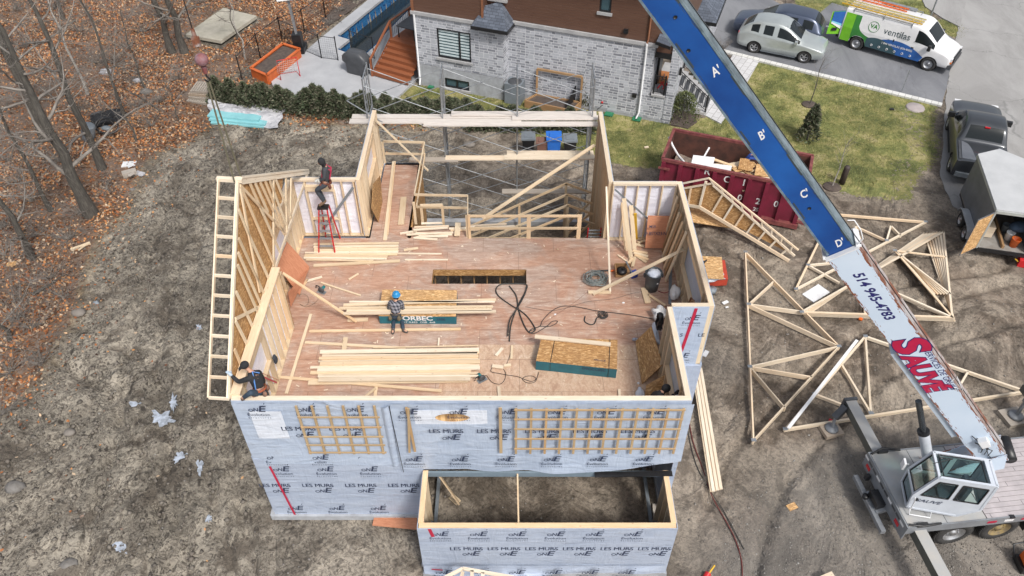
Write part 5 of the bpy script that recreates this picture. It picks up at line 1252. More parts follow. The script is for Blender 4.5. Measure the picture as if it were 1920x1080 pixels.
m = MB(); m.tube((SX[0], SY0, 6.1), (SX[0]-.75, SY0+.3, 5.6), .022, n=6); m.tube((SX[0]-.75, SY0+.3, 5.6), (SX[0]+.6, SY0-.3, 5.05), .022, n=6); m.build('side_bracket', GALV, scf)
def board(a, b, w_, h_, name='board', mat=WOOD, label=None, cat='board', group=None, roll=0, up=None):
    a, b = V(a), V(b); M_ = frame(b-a, up or Z)
    if roll: M_ = M_ @ Matrix.Rotation(roll, 3, 'X')
    m = MB(); m.box((0, 0, 0), ((b-a).length, w_, h_)); o = m.build(name, mat, None, label=label, cat=cat, group=group)
    me = o.data
    for v_ in me.vertices: v_.co.z -= h_/2
    o.location = (a+b)/2; o.rotation_euler = M_.to_euler(); return o
for (x0, x1, y, z, lb) in [(-6.1, .35, 25.35, 5.02, 'left front scaffold plank on the upper level'), (-6.05, .25, 25.68, 5.02, 'left middle scaffold plank on the upper level'), (-.0, 3.25, 25.50, 5.08, 'short plank lapped over the right end of the upper level'), (-2.3, 3.2, 25.78, 5.085, 'long plank lapped behind on the upper scaffold level'), (-3.3, 3.25, 25.18, 5.01, 'narrow front plank on the upper scaffold level'), (-2.6, .0, 25.4, 3.34, 'left plank of the middle scaffold level'), (-.3, 3.3, 25.35, 3.40, 'right plank of the middle scaffold level'), (-.2, 3.2, 25.66, 3.39, 'rear plank of the middle scaffold level'), (-4.0, -2.1, 25.3, 3.33, 'short grey plank beside the plywood walkway'), (-.4, 3.1, 25.45, 1.68, 'dark plank on the lowest scaffold level')]:
    board((x0, y, z), (x1, y, z), .29, .045, 'scaffold_plank', WOODG if z < 4 and 'dark' in lb or 'grey' in lb else WOODL if z < 4 else G('silvery_plank', (.66, .61, .56), (.52, .47, .43), 2, .7, sc=(1, 12, 1), coord='UV') if 'silvery_plank' not in bpy.data.materials else bpy.data.materials['silvery_plank'], lb, 'scaffold plank', 'scaffold planks')
# ------------------------------------------------------------ trusses
def truss(label, pts, members, plane=None, z=0, w_=.09, h_=.038, group=None, name='roof_truss', mat=WOODL, plates=(), stand=False, z0=.05, extra=None):
    """pts: pixel dict; members: index pairs; lying flat at z"""
    pf = (lambda q: PP(*q, plane[0], plane[1])) if plane else (lambda q: P(*q, z))
    Q = [pf(q) for q in pts]; c = sum(Q, V((0, 0, 0)))/len(Q); c.z = min(q.z for q in Q)
    t = T(name, label, 'roof truss', c, group=group); nrm = plane[1] if plane else Z
    for i, (a, b, kind) in enumerate(members):
        m = MB(); ww = w_ if kind == 'chord' else w_*.9; e = (Q[b]-Q[a]).normalized()*(.04 if kind == 'chord' else -.04)
        m.bar(Q[a]-e, Q[b]+e, ww if not stand else h_, h_ if not stand else w_, up=nrm); m.build(kind, mat, t)
    for k in plates:
        m = MB(); m.box(Q[k]+nrm*(h_/2+.004 if not stand else w_/2+.003), (.16, .12, .005), frame(V((1, 0, 0)) if abs(nrm.z) > .5 else V((0, 1, 0)), nrm)); m.build('nail_plate', GALV, t)
    return t
C_, W__ = 'chord', 'web'
# free standing trusses lying on ground
truss('big triangular truss lying nearest the house, wide chords forming a left pointing K', [(1397, 475), (1412, 828), (1572, 652), (1450, 530), (1403, 573), (1508, 585), (1405, 690), (1524, 710), (1473, 770), (1507, 587)],
      [(0, 1, C_), (0, 2, C_), (1, 2, C_), (4, 3, W__), (4, 9, W__), (4, 2, W__), (6, 2, W__), (6, 7, W__), (6, 8, W__)], z=.20, w_=.05, h_=.19, plates=[0, 1, 2, 4, 6])
truss('wide low truss on the dirt with its apex beside the crane boom', [(1472, 806), (1622, 632), (1922, 735), (1632, 776), (1577, 684), (1527, 740), (1605, 770), (1815, 697), (1783, 752)],
      [(0, 1, C_), (1, 2, C_), (0, 2, C_), (1, 3, W__), (4, 3, W__), (5, 6, W__), (7, 8, W__)], z=.14, w_=.075, h_=.12, plates=[0, 1, 2, 3, 5])
truss('far truss with reddish lower chord lying closest to the dumpster', [(1492, 543), (1560, 402), (1735, 417), (1515, 498), (1575, 532), (1620, 470), (1603, 425), (1662, 452), (1670, 424), (1690, 445), (1578, 492)],
      [(0, 1, C_), (1, 2, C_), (0, 2, C_), (3, 10, W__), (3, 4-0, W__), (1, 5, W__), (6, 5, W__), (6, 7, W__), (8, 7, W__), (8, 9, W__)], z=.12, w_=.075, h_=.10, plates=[0, 2, 3, 5, 7])
m = MB(); m.bar(P(1500, 541, .16), P(1737, 420, .16), .07, .1); 
for i in range(7):
    k = i*6.; nmx = ['lowest', 'second', 'third', 'fourth', 'fifth', 'sixth', 'topmost'][i]
    truss(nmx+(' truss' if i in (0, 6) else ' truss up')+' in the fanned stack behind the boom',
          [(1512-i*1.5, 591-i), (1733+k, 438-i*.5), (1789-i*.6, 601-i), (1690-i*2, 476-i), (1740+k, 482), (1748+k, 553), (1640, 537-i), (1700, 597-i), (1622, 594-i), (1618, 545-i)],
          [(0, 1, C_), (1, 2, C_), (0, 2, C_), (3, 2, W__), (3, 5, W__)]+([(6, 2, W__), (9, 8, W__)] if i in (0, 3, 6) else [])+([(3, 4, W__)] if i == 6 else [(6, 7, W__)] if i in (1, 2) else []), z=.06+.045*i, w_=.075, h_=.042, group='fanned stack of trusses', plates=[0, 3] if i == 6 else [])
# chevron trusses standing below the scaffold
for i, (Y, z) in enumerate([(25., 2.4), (24.35, 2.35), (23.75, 2.3), (23.2, 2.25)]):
    t = T('roof_truss', 'nested gable truss standing in the gap under the braces, ' + ['rearmost', 'second from the rear', 'third from the rear', 'front one'][i], 'roof truss', (1.5, Y, 0), group='nested trusses in the gap')
    pk = V((2.15, Y, z))
    for k, q in enumerate([(V((-1.9, Y, .12)), pk, C_), (pk, V((3.15, Y, z-.45)), C_), (V((-1.9, Y, .12)), V((3.1, Y, .12)), C_), (pk, V((2.15, Y, .15)), W__), (V((.3, Y, 1.28)), V((.3, Y, .15)), W__), (V((2.15, Y, .2)), V((3.1, Y, 1.4)), W__)]):
        m = MB(); m.bar(q[0], q[1], .09, .045, up=V((0, 1, 0))); m.build(q[2], WOOD, t)
# hoisted gable truss
A_, B_, Cc = V((-7.14, 16.5, 8.72)), PX(574, 328, -6.95), V((-6.99, 11.92, 5.6))
B_.x = -6.97
pn = (B_-Cc).cross(A_-Cc).normalized();  pn = pn if pn.x > 0 else -pn
gt = T('gable_truss', 'gable truss with strand board skin hanging from the crane over the left wall', 'roof truss', V((-7, 16.5, 5.6)))
tp = lambda x, y, off=0: PP(x, y, Cc, pn)+pn*off
mid = (B_+Cc)/2
def tm_(a, b, kind='web', ww=.09, off=0, mt=WOOD): m = MB(); m.bar(tp(*a, off), tp(*b, off), ww, .04, up=pn); m.build(kind, mt, gt)
tm_((447, 338), (430, 748), 'chord', .10, mt=WOODL); tm_((452, 340), (577, 322), 'chord', .16, .03, WOODL); tm_((575, 326), (431, 746), 'chord', .10, .03, WOODL)
m = MB(); m.bar(tp(447, 334)+Z*.02, tp(575, 319)+Z*.02, .16, .05); m.build('rake_board', WOODL, gt)
for a, b in [((449, 348), (537, 441)), ((535, 334), (537, 441)), ((545, 334), (544, 410)), ((467, 343), (487, 390)), ((487, 390), (526, 478)), ((476, 341), (501, 398)), ((486, 341), (531, 438)), ((495, 338), (530, 425)), ((504, 337), (535, 420)), ((516, 337), (545, 408)), ((449, 352), (465, 440)), ((451, 352), (515, 502)), ((465, 440), (486, 548)), ((446, 393), (465, 440)), ((465, 440), (506, 530)), ((446, 447), (496, 556)), ((445, 474), (488, 572)), ((444, 497), (483, 588)), ((441, 547), (476, 620)), ((440, 602), (465, 652)), ((438, 655), (452, 688)), ((440, 598), (490, 573)), ((512, 336), (512, 500))]: tm_(a, b, off=.02)
m = MB(); q = [tp(*k, -.03) for k in [(450, 345), (512, 336), (512, 520), (432, 745)]]; m.prism(q, -pn*.012); m.build('strand_board_skin', OSB, gt)
m = MB(); q = [tp(*k, -.03) for k in [(516, 338), (532, 335), (530, 380), (516, 392)]]; m.prism(q, -pn*.012); m.build('strand_board_skin', OSB, gt)
# rake ladder
oL = lambda a, z_: a
la = [(417, 342), (400, 745)]; lb_ = [(440, 340), (428, 748)]
pa0, pa1 = tp(*la[0]), tp(*la[1]); pb0, pb1 = tp(*lb_[0]), tp(*lb_[1])
ld = V((-.42, 0, .16))
b0, b1 = tp(447, 338), tp(430, 748); a0_, a1_ = b0+V((-.50, .0, .05)), b1+V((-.50, .0, .05))
m = MB(); m.bar(a0_, a1_, .04, .12); m.build('fly_rafter', WOODL, gt); m = MB(); m.bar(b0+V((-.03, 0, .02)), b1+V((-.03, 0, .02)), .045, .14); m.build('rake_chord', WOODL, gt)
for i in range(12): f = i/11.; m = MB(); m.bar(a0_.lerp(a1_, f), b0.lerp(b1, f), .038, .09); m.build('lookout', WOODL, gt)
m = MB(); m.bar(a0_+V((-.05, 0, 0)), b0+V((.1, 0, 0)), .12, .1); m.build('ladder_end', WOODL, gt)
# gable frame leaning by dumpster
g2 = T('gable_truss', 'gable end frame skinned with strand board standing between the house and the maroon dumpster', 'roof truss', P(1390, 450))
ga, gb, gc = P(1329, 333, 2.3), P(1312, 388, .9), P(1490, 482, .28); gn = (gb-ga).cross(gc-ga).normalized(); gn = gn if gn.y < 0 else -gn
gp = lambda x, y, o_=0: PP(x, y, ga, gn)+gn*o_
for a, b, w_, o_ in [((1255, 349), (1329, 334), .06, 0), ((1329, 334), (1497, 469), .06, 0), ((1337, 347), (1490, 480), .08, 0), ((1255, 358), (1334, 344), .06, 0), ((1280, 383), (1312, 388), .12, .02), ((1312, 388), (1480, 489), .13, .02), ((1324, 340), (1312, 386), .09, 0)]: m = MB(); m.bar(gp(*a, o_), gp(*b, o_), w_, .07, up=gn); m.build('chord', WOODL, g2)
for i in range(9): f = .02+i/8.6; m = MB(); m.bar(gp(1329+166*f, 334+134*f), gp(1337+152*f, 347+132*f), .05, .06, up=gn); m.build('lookout', WOODL, g2)
for i in range(1, 8): f = i/7.6; m = MB(); m.bar(gp(1336+152*f, 346+132*f), gp(1312+166*f*.99, 388+98*f), .075, .05, up=gn); m.build('stud', WOODL, g2)
m = MB(); m.bar(gp(1296, 350), gp(1290, 384), .075, .05, up=gn); m.build('stud', WOODL, g2)
m = MB(); m.prism([gp(*k, -.06) for k in [(1258, 356), (1330, 343), (1485, 479), (1312, 390), (1260, 384)]], -gn*.012); m.build('strand_board_skin', OSB, g2)
m = MB(); m.prism([P(*k, .3) for k in [(1280, 392), (1312, 392), (1395, 432), (1290, 416)]], (0, 0, .04)); m.build('strand_board_sheet', OSBL, label='pale strand board lying under the gable frame by the dumpster', cat='board')
m = MB(); m.bar((XL+.07, 16.66, TZ+.03), (XL+.07, 12.0, TZ+.03), .25, .05); m.build('top_plate', WOODL, uh)
# ============================================================ THINGS ON THE DECK
dz = DZ
def bpx(x0, y0, x1, y1, z=0, w_=.089, h_=.038, mat=WOOD, name='board', label=None, group=None, cat='board', base=None):
    zb = (dz if base is None else base)+z+h_
    return board(P(x0, y0, zb), P(x1, y1, zb), w_, h_, name, mat, label, cat, group)
gS = 'long boards in the big front stack'
for i, (x0, y0, x1, y1, z, w_, mt) in enumerate([
 (600, 660, 898, 656, .04, .14, WOODL), (604, 667, 895, 663, .0, .089, WOODL), (598, 672, 897, 668, .04, .10, WOOD), (597, 678, 900, 674, .08, .038, WOODL), (600, 682, 900, 678, .08, .14, WOOD),
 (582, 689, 881, 685, .04, .09, WOODL), (595, 694, 900, 690, .04, .12, WOODL), (582, 699, 883, 696, .0, .12, WOOD), (596, 703, 897, 700, .0, .05, WOOD), (596, 706, 897, 705, .04, .06, WOODL), (597, 712, 882, 710, .08, .15, WOODL), (578, 718, 878, 713, 0, .14, WOOD),
 (606, 662, 899, 660, .0, .14, WOOD), (604, 676, 896, 672, .0, .14, WOOD), (604, 690, 899, 686, .0, .14, WOODL), (603, 707, 880, 706, .0, .14, WOOD)]):
    bpx(x0, y0, x1, y1, z+.03, w_, .038, mt, 'long_board', 'pale long board in the big stack at the front of the deck', gS)
gR = 'long boards in the rear left stack'
for i, (x0, y0, x1, y1, z, w_) in enumerate([(588, 458, 748, 456, .12, .09), (588, 463, 747, 461, .12, .09), (589, 468, 747, 467, .08, .12), (589, 473, 747, 472, .04, .14), (588, 477, 745, 476, .0, .14), (572, 474, 828, 476, .0, .05), (571, 479, 727, 481, .02, .12), (570, 483, 725, 485, .0, .10), (574, 487, 700, 489, .02, .06)]):
    bpx(x0, y0, x1, y1, z+.01, w_, .038, WOODL if i % 2 else WOOD, 'long_board', 'long board in the stack beside the red ladder', gR)
bpx(588, 498, 750, 489, .0, .12, label='long board lying askew below the rear left stack', name='long_board')
gO = 'long boards laid over the kneeling man\'s pack'
for i, (x0, y0, x1, y1) in enumerate([(644, 572, 930, 562), (655, 566, 928, 566), (636, 578, 924, 575), (644, 588, 930, 584), (650, 583, 922, 581)]):
    bpx(x0, y0, x1, y1, .40+.0*i, .10 if i != 1 else .06, .038, WOODL if i % 2 else WOOD, 'long_board', 'long board lying across the teal pack beside the kneeling man', gO)
for a in [
 (580, 621, 864, 617, 0, .09, 'single long board on the deck below the kneeling man'),
 (583, 589, 537, 738, 0, .09, 'board running front to back beside the left wall'),
 (572, 642, 760, 653, 0, .09, 'slightly slanting board above the big front stack'),
 (700, 652, 897, 648, .1, .03, 'thin strip edging the top of the big front stack'),
 (512, 706, 828, 733, .02, .09, 'long slanting board crossing the foot of the big front stack'),
 (648, 633, 645, 656, .03, .14, 'short cross piece poking above the big front stack'),
 (706, 722, 703, 745, 0, .09, 'short upright offcut below the big front stack'),
 (704, 728, 685, 744, .04, .07, 'diagonal offcut below the big front stack'),
 (602, 530, 676, 554, 0, .05, 'thin strip slanting toward the teal pack'),
 (654, 524, 672, 513, 0, .05, 'little diagonal sliver behind the thin strip'),
 (565, 540, 577, 524, .02, .08, 'short piece leaning at the corner of the red plywood'),
 (575, 527, 604, 519, .02, .08, 'short pale piece right of the red plywood'),
 (652, 600, 690, 599, 0, .14, 'short block at the foot of the left brace'),
 (757, 469, 784, 465, 0, .09, 'short block right of the rear left stack'),
 (759, 487, 840, 487, 0, .05, 'white thin strip on the deck above the stair hole'),
 (823, 634, 822, 648, .02, .05, 'pair of white slats standing above the big front stack'),
 (757, 370, 752, 421, 0, .22, 'wide short plank lying on the narrow walkway'),
 (859, 418, 857, 442, .1, .2, 'wide short plank over the small offcut pile'),
 (739, 303, 722, 450, 0, .14, 'very long board lying along the narrow walkway'),
 (741, 303, 727, 440, .04, .04, 'narrow strip on edge along the walkway board'),
 (1207, 540, 1215, 568, 0, .2, 'wide short board left of the dark bin'),
 (1103, 548, 1145, 548, 0, .14, 'short block at the foot of the right brace'),
 (1215, 552, 1248, 573, 0, .08, 'slanting strip below the dark bin'),
 (930, 667, 942, 653, 0, .09, 'short pale offcut between the front stacks'),
 (960, 648, 959, 673, 0, .07, 'narrow upright offcut beside the brown pack'),
 (923, 686, 944, 689, .02, .12, 'blocky pale offcut by the black cord'),
 (945, 686, 958, 684, 0, .09, 'pinkish offcut left of the brown pack'),
 (1158, 478, 1178, 492, 0, .06, 'thin pale sliver in front of the leaning boards'),
 (935, 725, 937, 748, 0, .09, 'pale stub standing against the front plate centre'),
 (1161, 730, 1162, 748, 0, .07, 'pale stub against the front plate at right'),
 (1046, 467, 1046, 468, 0, .05, 'tiny wood chip in the middle of the deck')]:
    bpx(*a[:6], label=a[6], mat=WOODL if 'pale' in a[6] or 'white' in a[6] else WOOD)
gP = 'offcuts piled behind the stair hole'
for (x0, y0, x1, y1, z) in [(790, 419, 830, 418, .06), (777, 426, 842, 424, .04), (775, 431, 840, 427, .1), (750, 438, 782, 433, .0), (762, 440, 850, 436, .06), (779, 437, 848, 440, .02), (785, 443, 840, 443, .04), (775, 447, 795, 441, .0), (776, 446, 820, 449, .02), (842, 429, 890, 426, .03), (845, 432, 900, 430, .0), (850, 430, 965, 424, .01), (880, 424, 950, 420, .0)]:
    bpx(x0, y0, x1, y1, z, .08, label='short offcut in the jumble behind the stair hole', name='offcut', cat='offcut', group=gP, mat=WOODL)
gF = 'offcuts fanned before the leaning boards'
for (x0, y0, x1, y1, z) in [(1186, 470, 1214, 475, .06), (1188, 474, 1215, 481, .04), (1190, 478, 1216, 487, .02), (1194, 480, 1212, 492, .0), (1185, 484, 1178, 496, .05), (1190, 482, 1186, 500, .02), (1192, 458, 1208, 462, .0), (1196, 455, 1213, 450, .03)]:
    bpx(x0, y0, x1, y1, z, .10, label='short offcut fanned out before the leaning boards', name='offcut', cat='offcut', group=gF)
# white vinyl strips lying
for (x0, y0, x1, y1, lb) in [(1258, 470, 1256, 570, 'long grey metal strip along the right wall foot')]:
    bpx(x0, y0, x1, y1, 0, .10, .02, GREYP, 'metal_strip', lb, None, 'metal strip')
# teal packs of strand board
def pack(q, h, lb, body=TEAL):
    Qs = [P(*k, dz+h) for k in q]; t = T('board_pack', lb, 'board pack', (Qs[0]+Qs[2])/2-Z*(h-.0))
    m = MB(); m.prism([p-Z*(h-.01) for p in Qs], (0, 0, h-.03)); m.build('wrapped_side', body, t)
    m = MB(); a = Qs[0]
    m.prism([p-Z*.02 for p in Qs], (0, 0, .02))
    # top with explicit uv
    d = (Qs[1]-Qs[0]).normalized(); n_ = V((-d.y, d.x, 0)); m2 = MB()
    m2.add([p+Z*.003 for p in Qs], [(3, 2, 1, 0) if True else 0], [[((Qs[k]-a).dot(d), (Qs[k]-a).dot(n_)) for k in (3, 2, 1, 0)]])
    o = m2.build('top_sheet', OSBL if 'brown' not in lb else OSB, t); m.build('edge_sheets', OSBL, t); return t, Qs, d, n_
t, Qs, d, n_ = pack([(1015, 633), (1158, 637), (1157, 692), (1005, 676)], .42, 'brown strand board pack with teal painted sides on the front of the deck')
m = MB()
for f in (.18, .90):
    a, b = Qs[0].lerp(Qs[1], f), Qs[3].lerp(Qs[2], f); m.bar(a+Z*.01, b+Z*.01, .02, .008); m.bar(b+Z*.0-n_*.01, b-Z*.40-n_*.01, .02, .008, up=d)
m.build('strap', BLACKM, t)
e = (Qs[2]-Qs[3]).normalized(); en = V((e.y, -e.x, 0))
m = MB(); m.text('D9CCC0SC', .14, Qs[3].lerp(Qs[2], .72)-Z*.12+en*.012, e, Z, bold=.01); m.build('lettering', INK, t)
m = MB(); m.text('X90101X', .09, Qs[3].lerp(Qs[2], .78)+Z*.012-en*.25, e, -en, bold=.01); m.build('lettering', INK, t)
board(P(1003, 631, dz+.47), P(1145, 646, dz+.47), .14, .04, 'board', WOODL, 'pale board resting on the brown strand board pack')
t, Qs, d, n_ = pack([(717, 543), (857, 544), (855, 593), (710, 592)], .36, 'pale strand board pack with teal lettered side beside the kneeling man')
e = (Qs[2]-Qs[3]).normalized(); en = V((e.y, -e.x, 0))
m = MB(); m.text('ORBEC', .27, Qs[3].lerp(Qs[2], .50)-Z*.10+en*.012, e, Z, bold=.03, sx=1.1); m.text('LAT 0.625  OSB  4x8', .095, Qs[3].lerp(Qs[2], .50)-Z*.27+en*.012, e, Z, bold=.01, sx=1.3); m.build('lettering', WHITEV, t)
m = MB(); m.text('2506', .14, Qs[3].lerp(Qs[2], .80)-Z*.14+en*.012, e, Z, bold=.01); m.build('lettering', INK, t)
# osb sheets propped at right wall
def sheet3(pts, th, mat, nm, lb, cat='board'):
    n_ = (V(pts[1])-V(pts[0])).cross(V(pts[-1])-V(pts[0])).normalized(); d = (V(pts[1])-V(pts[0])).normalized(); b_ = n_.cross(d); m = MB(); a = V(pts[0])
    m.prism(pts, n_*th)
    q = [V(p)+n_*(th+.002) for p in pts]; m.add(q, [tuple(range(len(q)))], [[((p-a).dot(d), (p-a).dot(b_)) for p in q]])
    q = [V(p)-n_*.002 for p in pts][::-1]; m.add(q, [tuple(range(len(q)))], [[((p-a).dot(d), (p-a).dot(b_)) for p in q]])
    return m.build(nm, mat, label=lb, cat=cat)
sheet3([P(1192, 640, dz+.05), P(1204, 720, dz+.05), P(1243, 684, dz+.5), P(1222, 612, dz+.6)], .015, OSB, 'strand_board_sheet', 'strand board sheet propped against the right wall, upper of the two')
sheet3([P(1208, 745, dz+.03), P(1240, 738, dz+.15), P(1252, 700, dz+.6), P(1212, 722, dz+.2)], .015, OSB, 'strand_board_sheet', 'strand board sheet below the propped one in the front right corner')
# red plywood sheets by the left
sheet3([P(538, 453, dz+1.2), P(580, 500, dz+.3), P(562, 553, dz+.03), P(520, 500, dz+1.1)], .015, PLY, 'plywood_sheet', 'red brown plywood sheet leaning by the left wall gap')
sheet3([P(545, 575, dz+.1), P(572, 512, dz+.06), P(580, 503, dz+.32), P(540, 548, dz+.6)], .012, PLY, 'plywood_sheet', 'narrow red plywood strip leaning below the larger sheet')
m = MB(); m.bar(P(562, 512, dz+.62), P(549, 536, dz+.62), .07, .003); 
sheet3([PY(1209, 465, 20.2), PY(1249, 465, 20.2), PY(1257, 405, 20.65), PY(1215, 404, 20.65)], .015, PLY, 'plywood_sheet', 'upright red plywood sheet against the right rear wall')
m = MB(); a = PY(1230, 438, 20.33); m.text('F BSTX23-N', .17, a+V((0, -.03, .02)), V((1, 0, 0)), V((0, .4, 1)), bold=.01, sx=.8); m.text('MSR', .13, a+V((-.15, -.0, .30)), V((1, 0, 0)), V((0, .4, 1)), bold=.01); m.build('lettering', INK, bpy.data.objects['plywood_sheet.002'])
sheet3([PX(700, 345, -4.85), PX(713, 330, -4.85), PX(722, 440, -4.75), PX(697, 392, -4.85)], .015, OSB, 'strand_board_sheet', 'cut strand board sheet standing in the walkway entrance')
# leaning boards right rear
gL = 'boards leaning in the right rear corner'
for (xb, yb_, xt, yt, w_) in [(1183, 485, 1170, 372, .14), (1176, 470, 1166, 385, .10), (1190, 470, 1183, 385, .14), (1172, 468, 1166, 380, .06)]:
    a = P(xb, yb_, dz+.02); b = PY(xt, yt, a.y+.55 if a.y < 20.2 else 20.75); board(a, b, w_, .04, 'leaning_board', WOOD, 'tall board leaning in the right rear corner by the yellow level', 'board', gL, up=V((0, -1, .3)))
a = P(1193, 450, dz+.0); b = PY(1191, 400, 20.6); board(a, b, .10, .03, 'spirit_level', YELP, 'yellow spirit level leaning among the boards', 'spirit level', None, up=V((0, -1, .3)))
gM = 'boards leaning on the right wall'
for i in range(7):
    y = 20.5-i*.30; board(V((5.2-.02*i, y, dz+.02)), V((5.42, y-.1, TZ-.25-.1*(i % 3))), .14, .04, 'leaning_board', WOODO if i % 2 else WOOD, 'tall board leaning against the far right wall', 'board', gM, up=V((-1, 0, 0)))
gK = 'brown boards stood in the wall jog'
for i in range(5):
    board(P(1252+i*9, 598-i*3, dz+.05), V((5.2+.05*i, 15.3+.3*i, TZ-.3-.2*i)), .16, .04, 'leaning_board', BROWNW if i % 2 == 0 else WOODO, 'brown board standing in the jog of the right wall', 'board', gK, up=V((-1, -1, 0)))
# tools
m = MB(); a = P(1150, 507, dz+.03); m.tube(P(1118, 508, dz+.03), P(1145, 507, dz+.03), .03, n=7); m.build('cordless_saw_bar', BLACKM, label='black bar of a tool pointing left beside the tool tray', cat='tool')
t = T('tool_tray', 'wooden tool tray with blue and black tools at the right', 'tool tray', P(1168, 515, dz)); c0 = P(1168, 512, dz)
m = MB(); m.box(c0+Z*.03, (.55, .45, .03)); m.box(c0+V((-.27, 0, .14)), (.03, .45, .2)); m.box(c0+V((0, .22, .14)), (.5, .03, .2)); m.build('tray', WOODO, t)
m = MB(); m.lathe([(.05, .0), (.17, .02), (.17, .12), (.05, .14)], c0+V((-.05, -.02, .05)), 16); m.build('cable_reel', BLACKM, t)
m = MB(); m.box(c0+V((.33, -.18, .12)), (.22, .16, .22), rotz(.4)); m.build('battery_case', G('blue_case', (.02, .06, .35), rough=.5), t)
m = MB(); m.tube(c0+V((.1, .25, .3)), c0+V((.25, -.3, .25)), .03, n=6); m.build('tool_handle', GREYP, t)
m = MB(); m.tube(P(1145, 508, dz+.04), P(1157, 506, dz+.06), .035, n=7); m.build('orange_grip', ORP, label='orange handle of the tool left of the tray', cat='tool')
def saw(px, py, r, mt, lb):
    b = P(px, py, dz); t = T('circular_saw', lb, 'circular saw', b); R = rotz(r)
    m = MB(); m.box(b+Z*.012, (.30, .15, .012), R); m.build('base_plate', GALV, t)
    m = MB(); m.lathe([(0, -.03), (.10, -.03), (.11, 0), (.10, .03), (0, .03)], b+Z*.10, 18, R @ Matrix.Rotation(pi/2, 3, 'X')); m.build('blade_guard', DGREY, t)
    m = MB(); m.lathe([(0, -.08), (.05, -.08), (.055, .08), (0, .09)], b+R @ V((0, .11, .10)), 12, R @ Matrix.Rotation(pi/2, 3, 'X')); m.build('motor', mt, t)
    m = MB(); m.path([b+R @ V(q) for q in [(-.05, .04, .12), (-.10, .04, .20), (-.20, .04, .20), (-.22, .04, .10)]], .02, 7); m.build('handle', BLACKM, t)
saw(603, 548, -.4, G('teal_tool', (.02, .20, .22), rough=.5), 'teal circular saw on the deck near the left brace'); saw(904, 713, .6, bpy.data.materials['teal_tool'], 'teal circular saw at the right end of the big front stack')
# cords, hoses, ropes
def cord(pts, r, mat, nm, lb, z=.02, base=None, cat=None, wob=0):
    P3 = [P(x, y, (dz if base is None else base)+z) for x, y in pts]; out = []
    for i in range(len(P3)-1):
        p0, p1, p2, p3 = P3[max(i-1, 0)], P3[i], P3[i+1], P3[min(i+2, len(P3)-1)]
        for k in range(6):
            t = k/6; out.append(.5*((2*p1)+(p2-p0)*t+(2*p0-5*p1+4*p2-p3)*t*t+(-p0+3*p1-3*p2+p3)*t**3)+V((0, 0, wob*abs(sin(i*2+t*3)))))
    out.append(P3[-1]); m = MB(); m.path(out, r, 6); return m.build(nm, mat, label=lb, cat=cat or nm.split('_')[-1])
cord([(955, 640), (958, 610), (968, 580), (978, 560), (988, 540), (985, 533), (965, 532), (940, 533), (930, 542), (935, 555), (958, 572), (975, 582), (990, 595), (1003, 615), (1000, 622), (992, 623), (982, 608), (972, 580), (968, 555), (955, 536)], .021, ROPE, 'rubber_hose', 'thick dark hose looped in front of the stair hole', .035)
cord([(952, 630), (956, 600), (970, 578), (984, 552), (988, 536)], .021, ROPE, 'rubber_hose', 'second strand of dark hose beside the looped one', .09)
cord([(990, 622), (1000, 618), (1012, 612), (1030, 612), (1042, 607), (1045, 602), (1035, 603), (1025, 612), (1002, 625), (993, 622), (998, 616), (1012, 612), (1018, 600), (1035, 583), (1055, 574), (1085, 576), (1120, 583), (1180, 590), (1225, 598)], .012, ROPE, 'power_cord', 'long black cord running right to the wall')
cord([(1097, 593), (1096, 602), (1105, 608), (1114, 607), (1118, 598), (1122, 594)], .02, ROPE, 'rubber_hose', 'curled tail of the small coil right of centre')
m = MB(); c0 = P(1130, 592, dz+.03); m.path([c0+V((cos(k*.5)*(.03+.0035*k), sin(k*.5)*(.03+.0035*k), .0008*k)) for k in range(44)], .014, 6); m.build('coiled_strap', ROPE, label='small dark coil right of centre on the deck', cat='coil')
cord([(922, 690), (921, 697), (935, 700), (950, 703), (970, 706), (985, 712), (998, 715), (1005, 710), (998, 705), (985, 706), (980, 712), (990, 718), (1003, 716), (1008, 705), (1010, 698)], .009, BLACKM, 'power_cord', 'black cord snaking from the brown pack to the saw')
cord([(944, 692), (948, 700), (946, 712), (938, 720), (925, 718), (918, 712), (912, 704), (906, 706)], .009, BLACKM, 'power_cord', 'black cord curling beside the saw')
cord([(958, 660), (952, 678), (947, 688)], .006, BLACKM, 'power_cord', 'thin black wire between the hose and the offcut')
cord([(1233, 545), (1245, 549), (1258, 545), (1270, 540), (1282, 542), (1290, 548)], .012, G('dull_red_cord', (.25, .03, .03), rough=.6), 'power_cord', 'red cord running from the dark bin to the right wall')
cord([(560, 556), (567, 551), (577, 556), (578, 568), (570, 574), (562, 570), (575, 575), (590, 568), (600, 556)], .005, STRAP, 'air_hose', 'thin pale hose loop by the teal saw')
cord([(985, 575), (1040, 582), (1100, 566), (1150, 560), (1195, 548), (1240, 545)], .005, ROPE, 'chalk_line', 'very thin dark line crossing the middle of the deck')
cord([(1110, 540), (1080, 565), (1040, 592), (1010, 612)], .005, BROWNP, 'chalk_line', 'thin brown line from the right brace to the hose')
R = random.Random(4); m = MB(); c0 = P(1119, 527, dz)
for k in range(14):
    a = R.uniform(0, 6.28); rr = R.uniform(.22, .42); pts = [c0+V((cos(j*.5)*rr*R.uniform(.85, 1.1)+cos(a)*.1, sin(j*.5)*rr*.85*R.uniform(.85, 1.1)+sin(a)*.08, .03+.012*k+.01*R.random())) for j in range(14)]; m.path(pts, .014, 5)
m.build('rope_pile', ROPEG, label='tangled pile of grey rope beside the right brace', cat='rope')
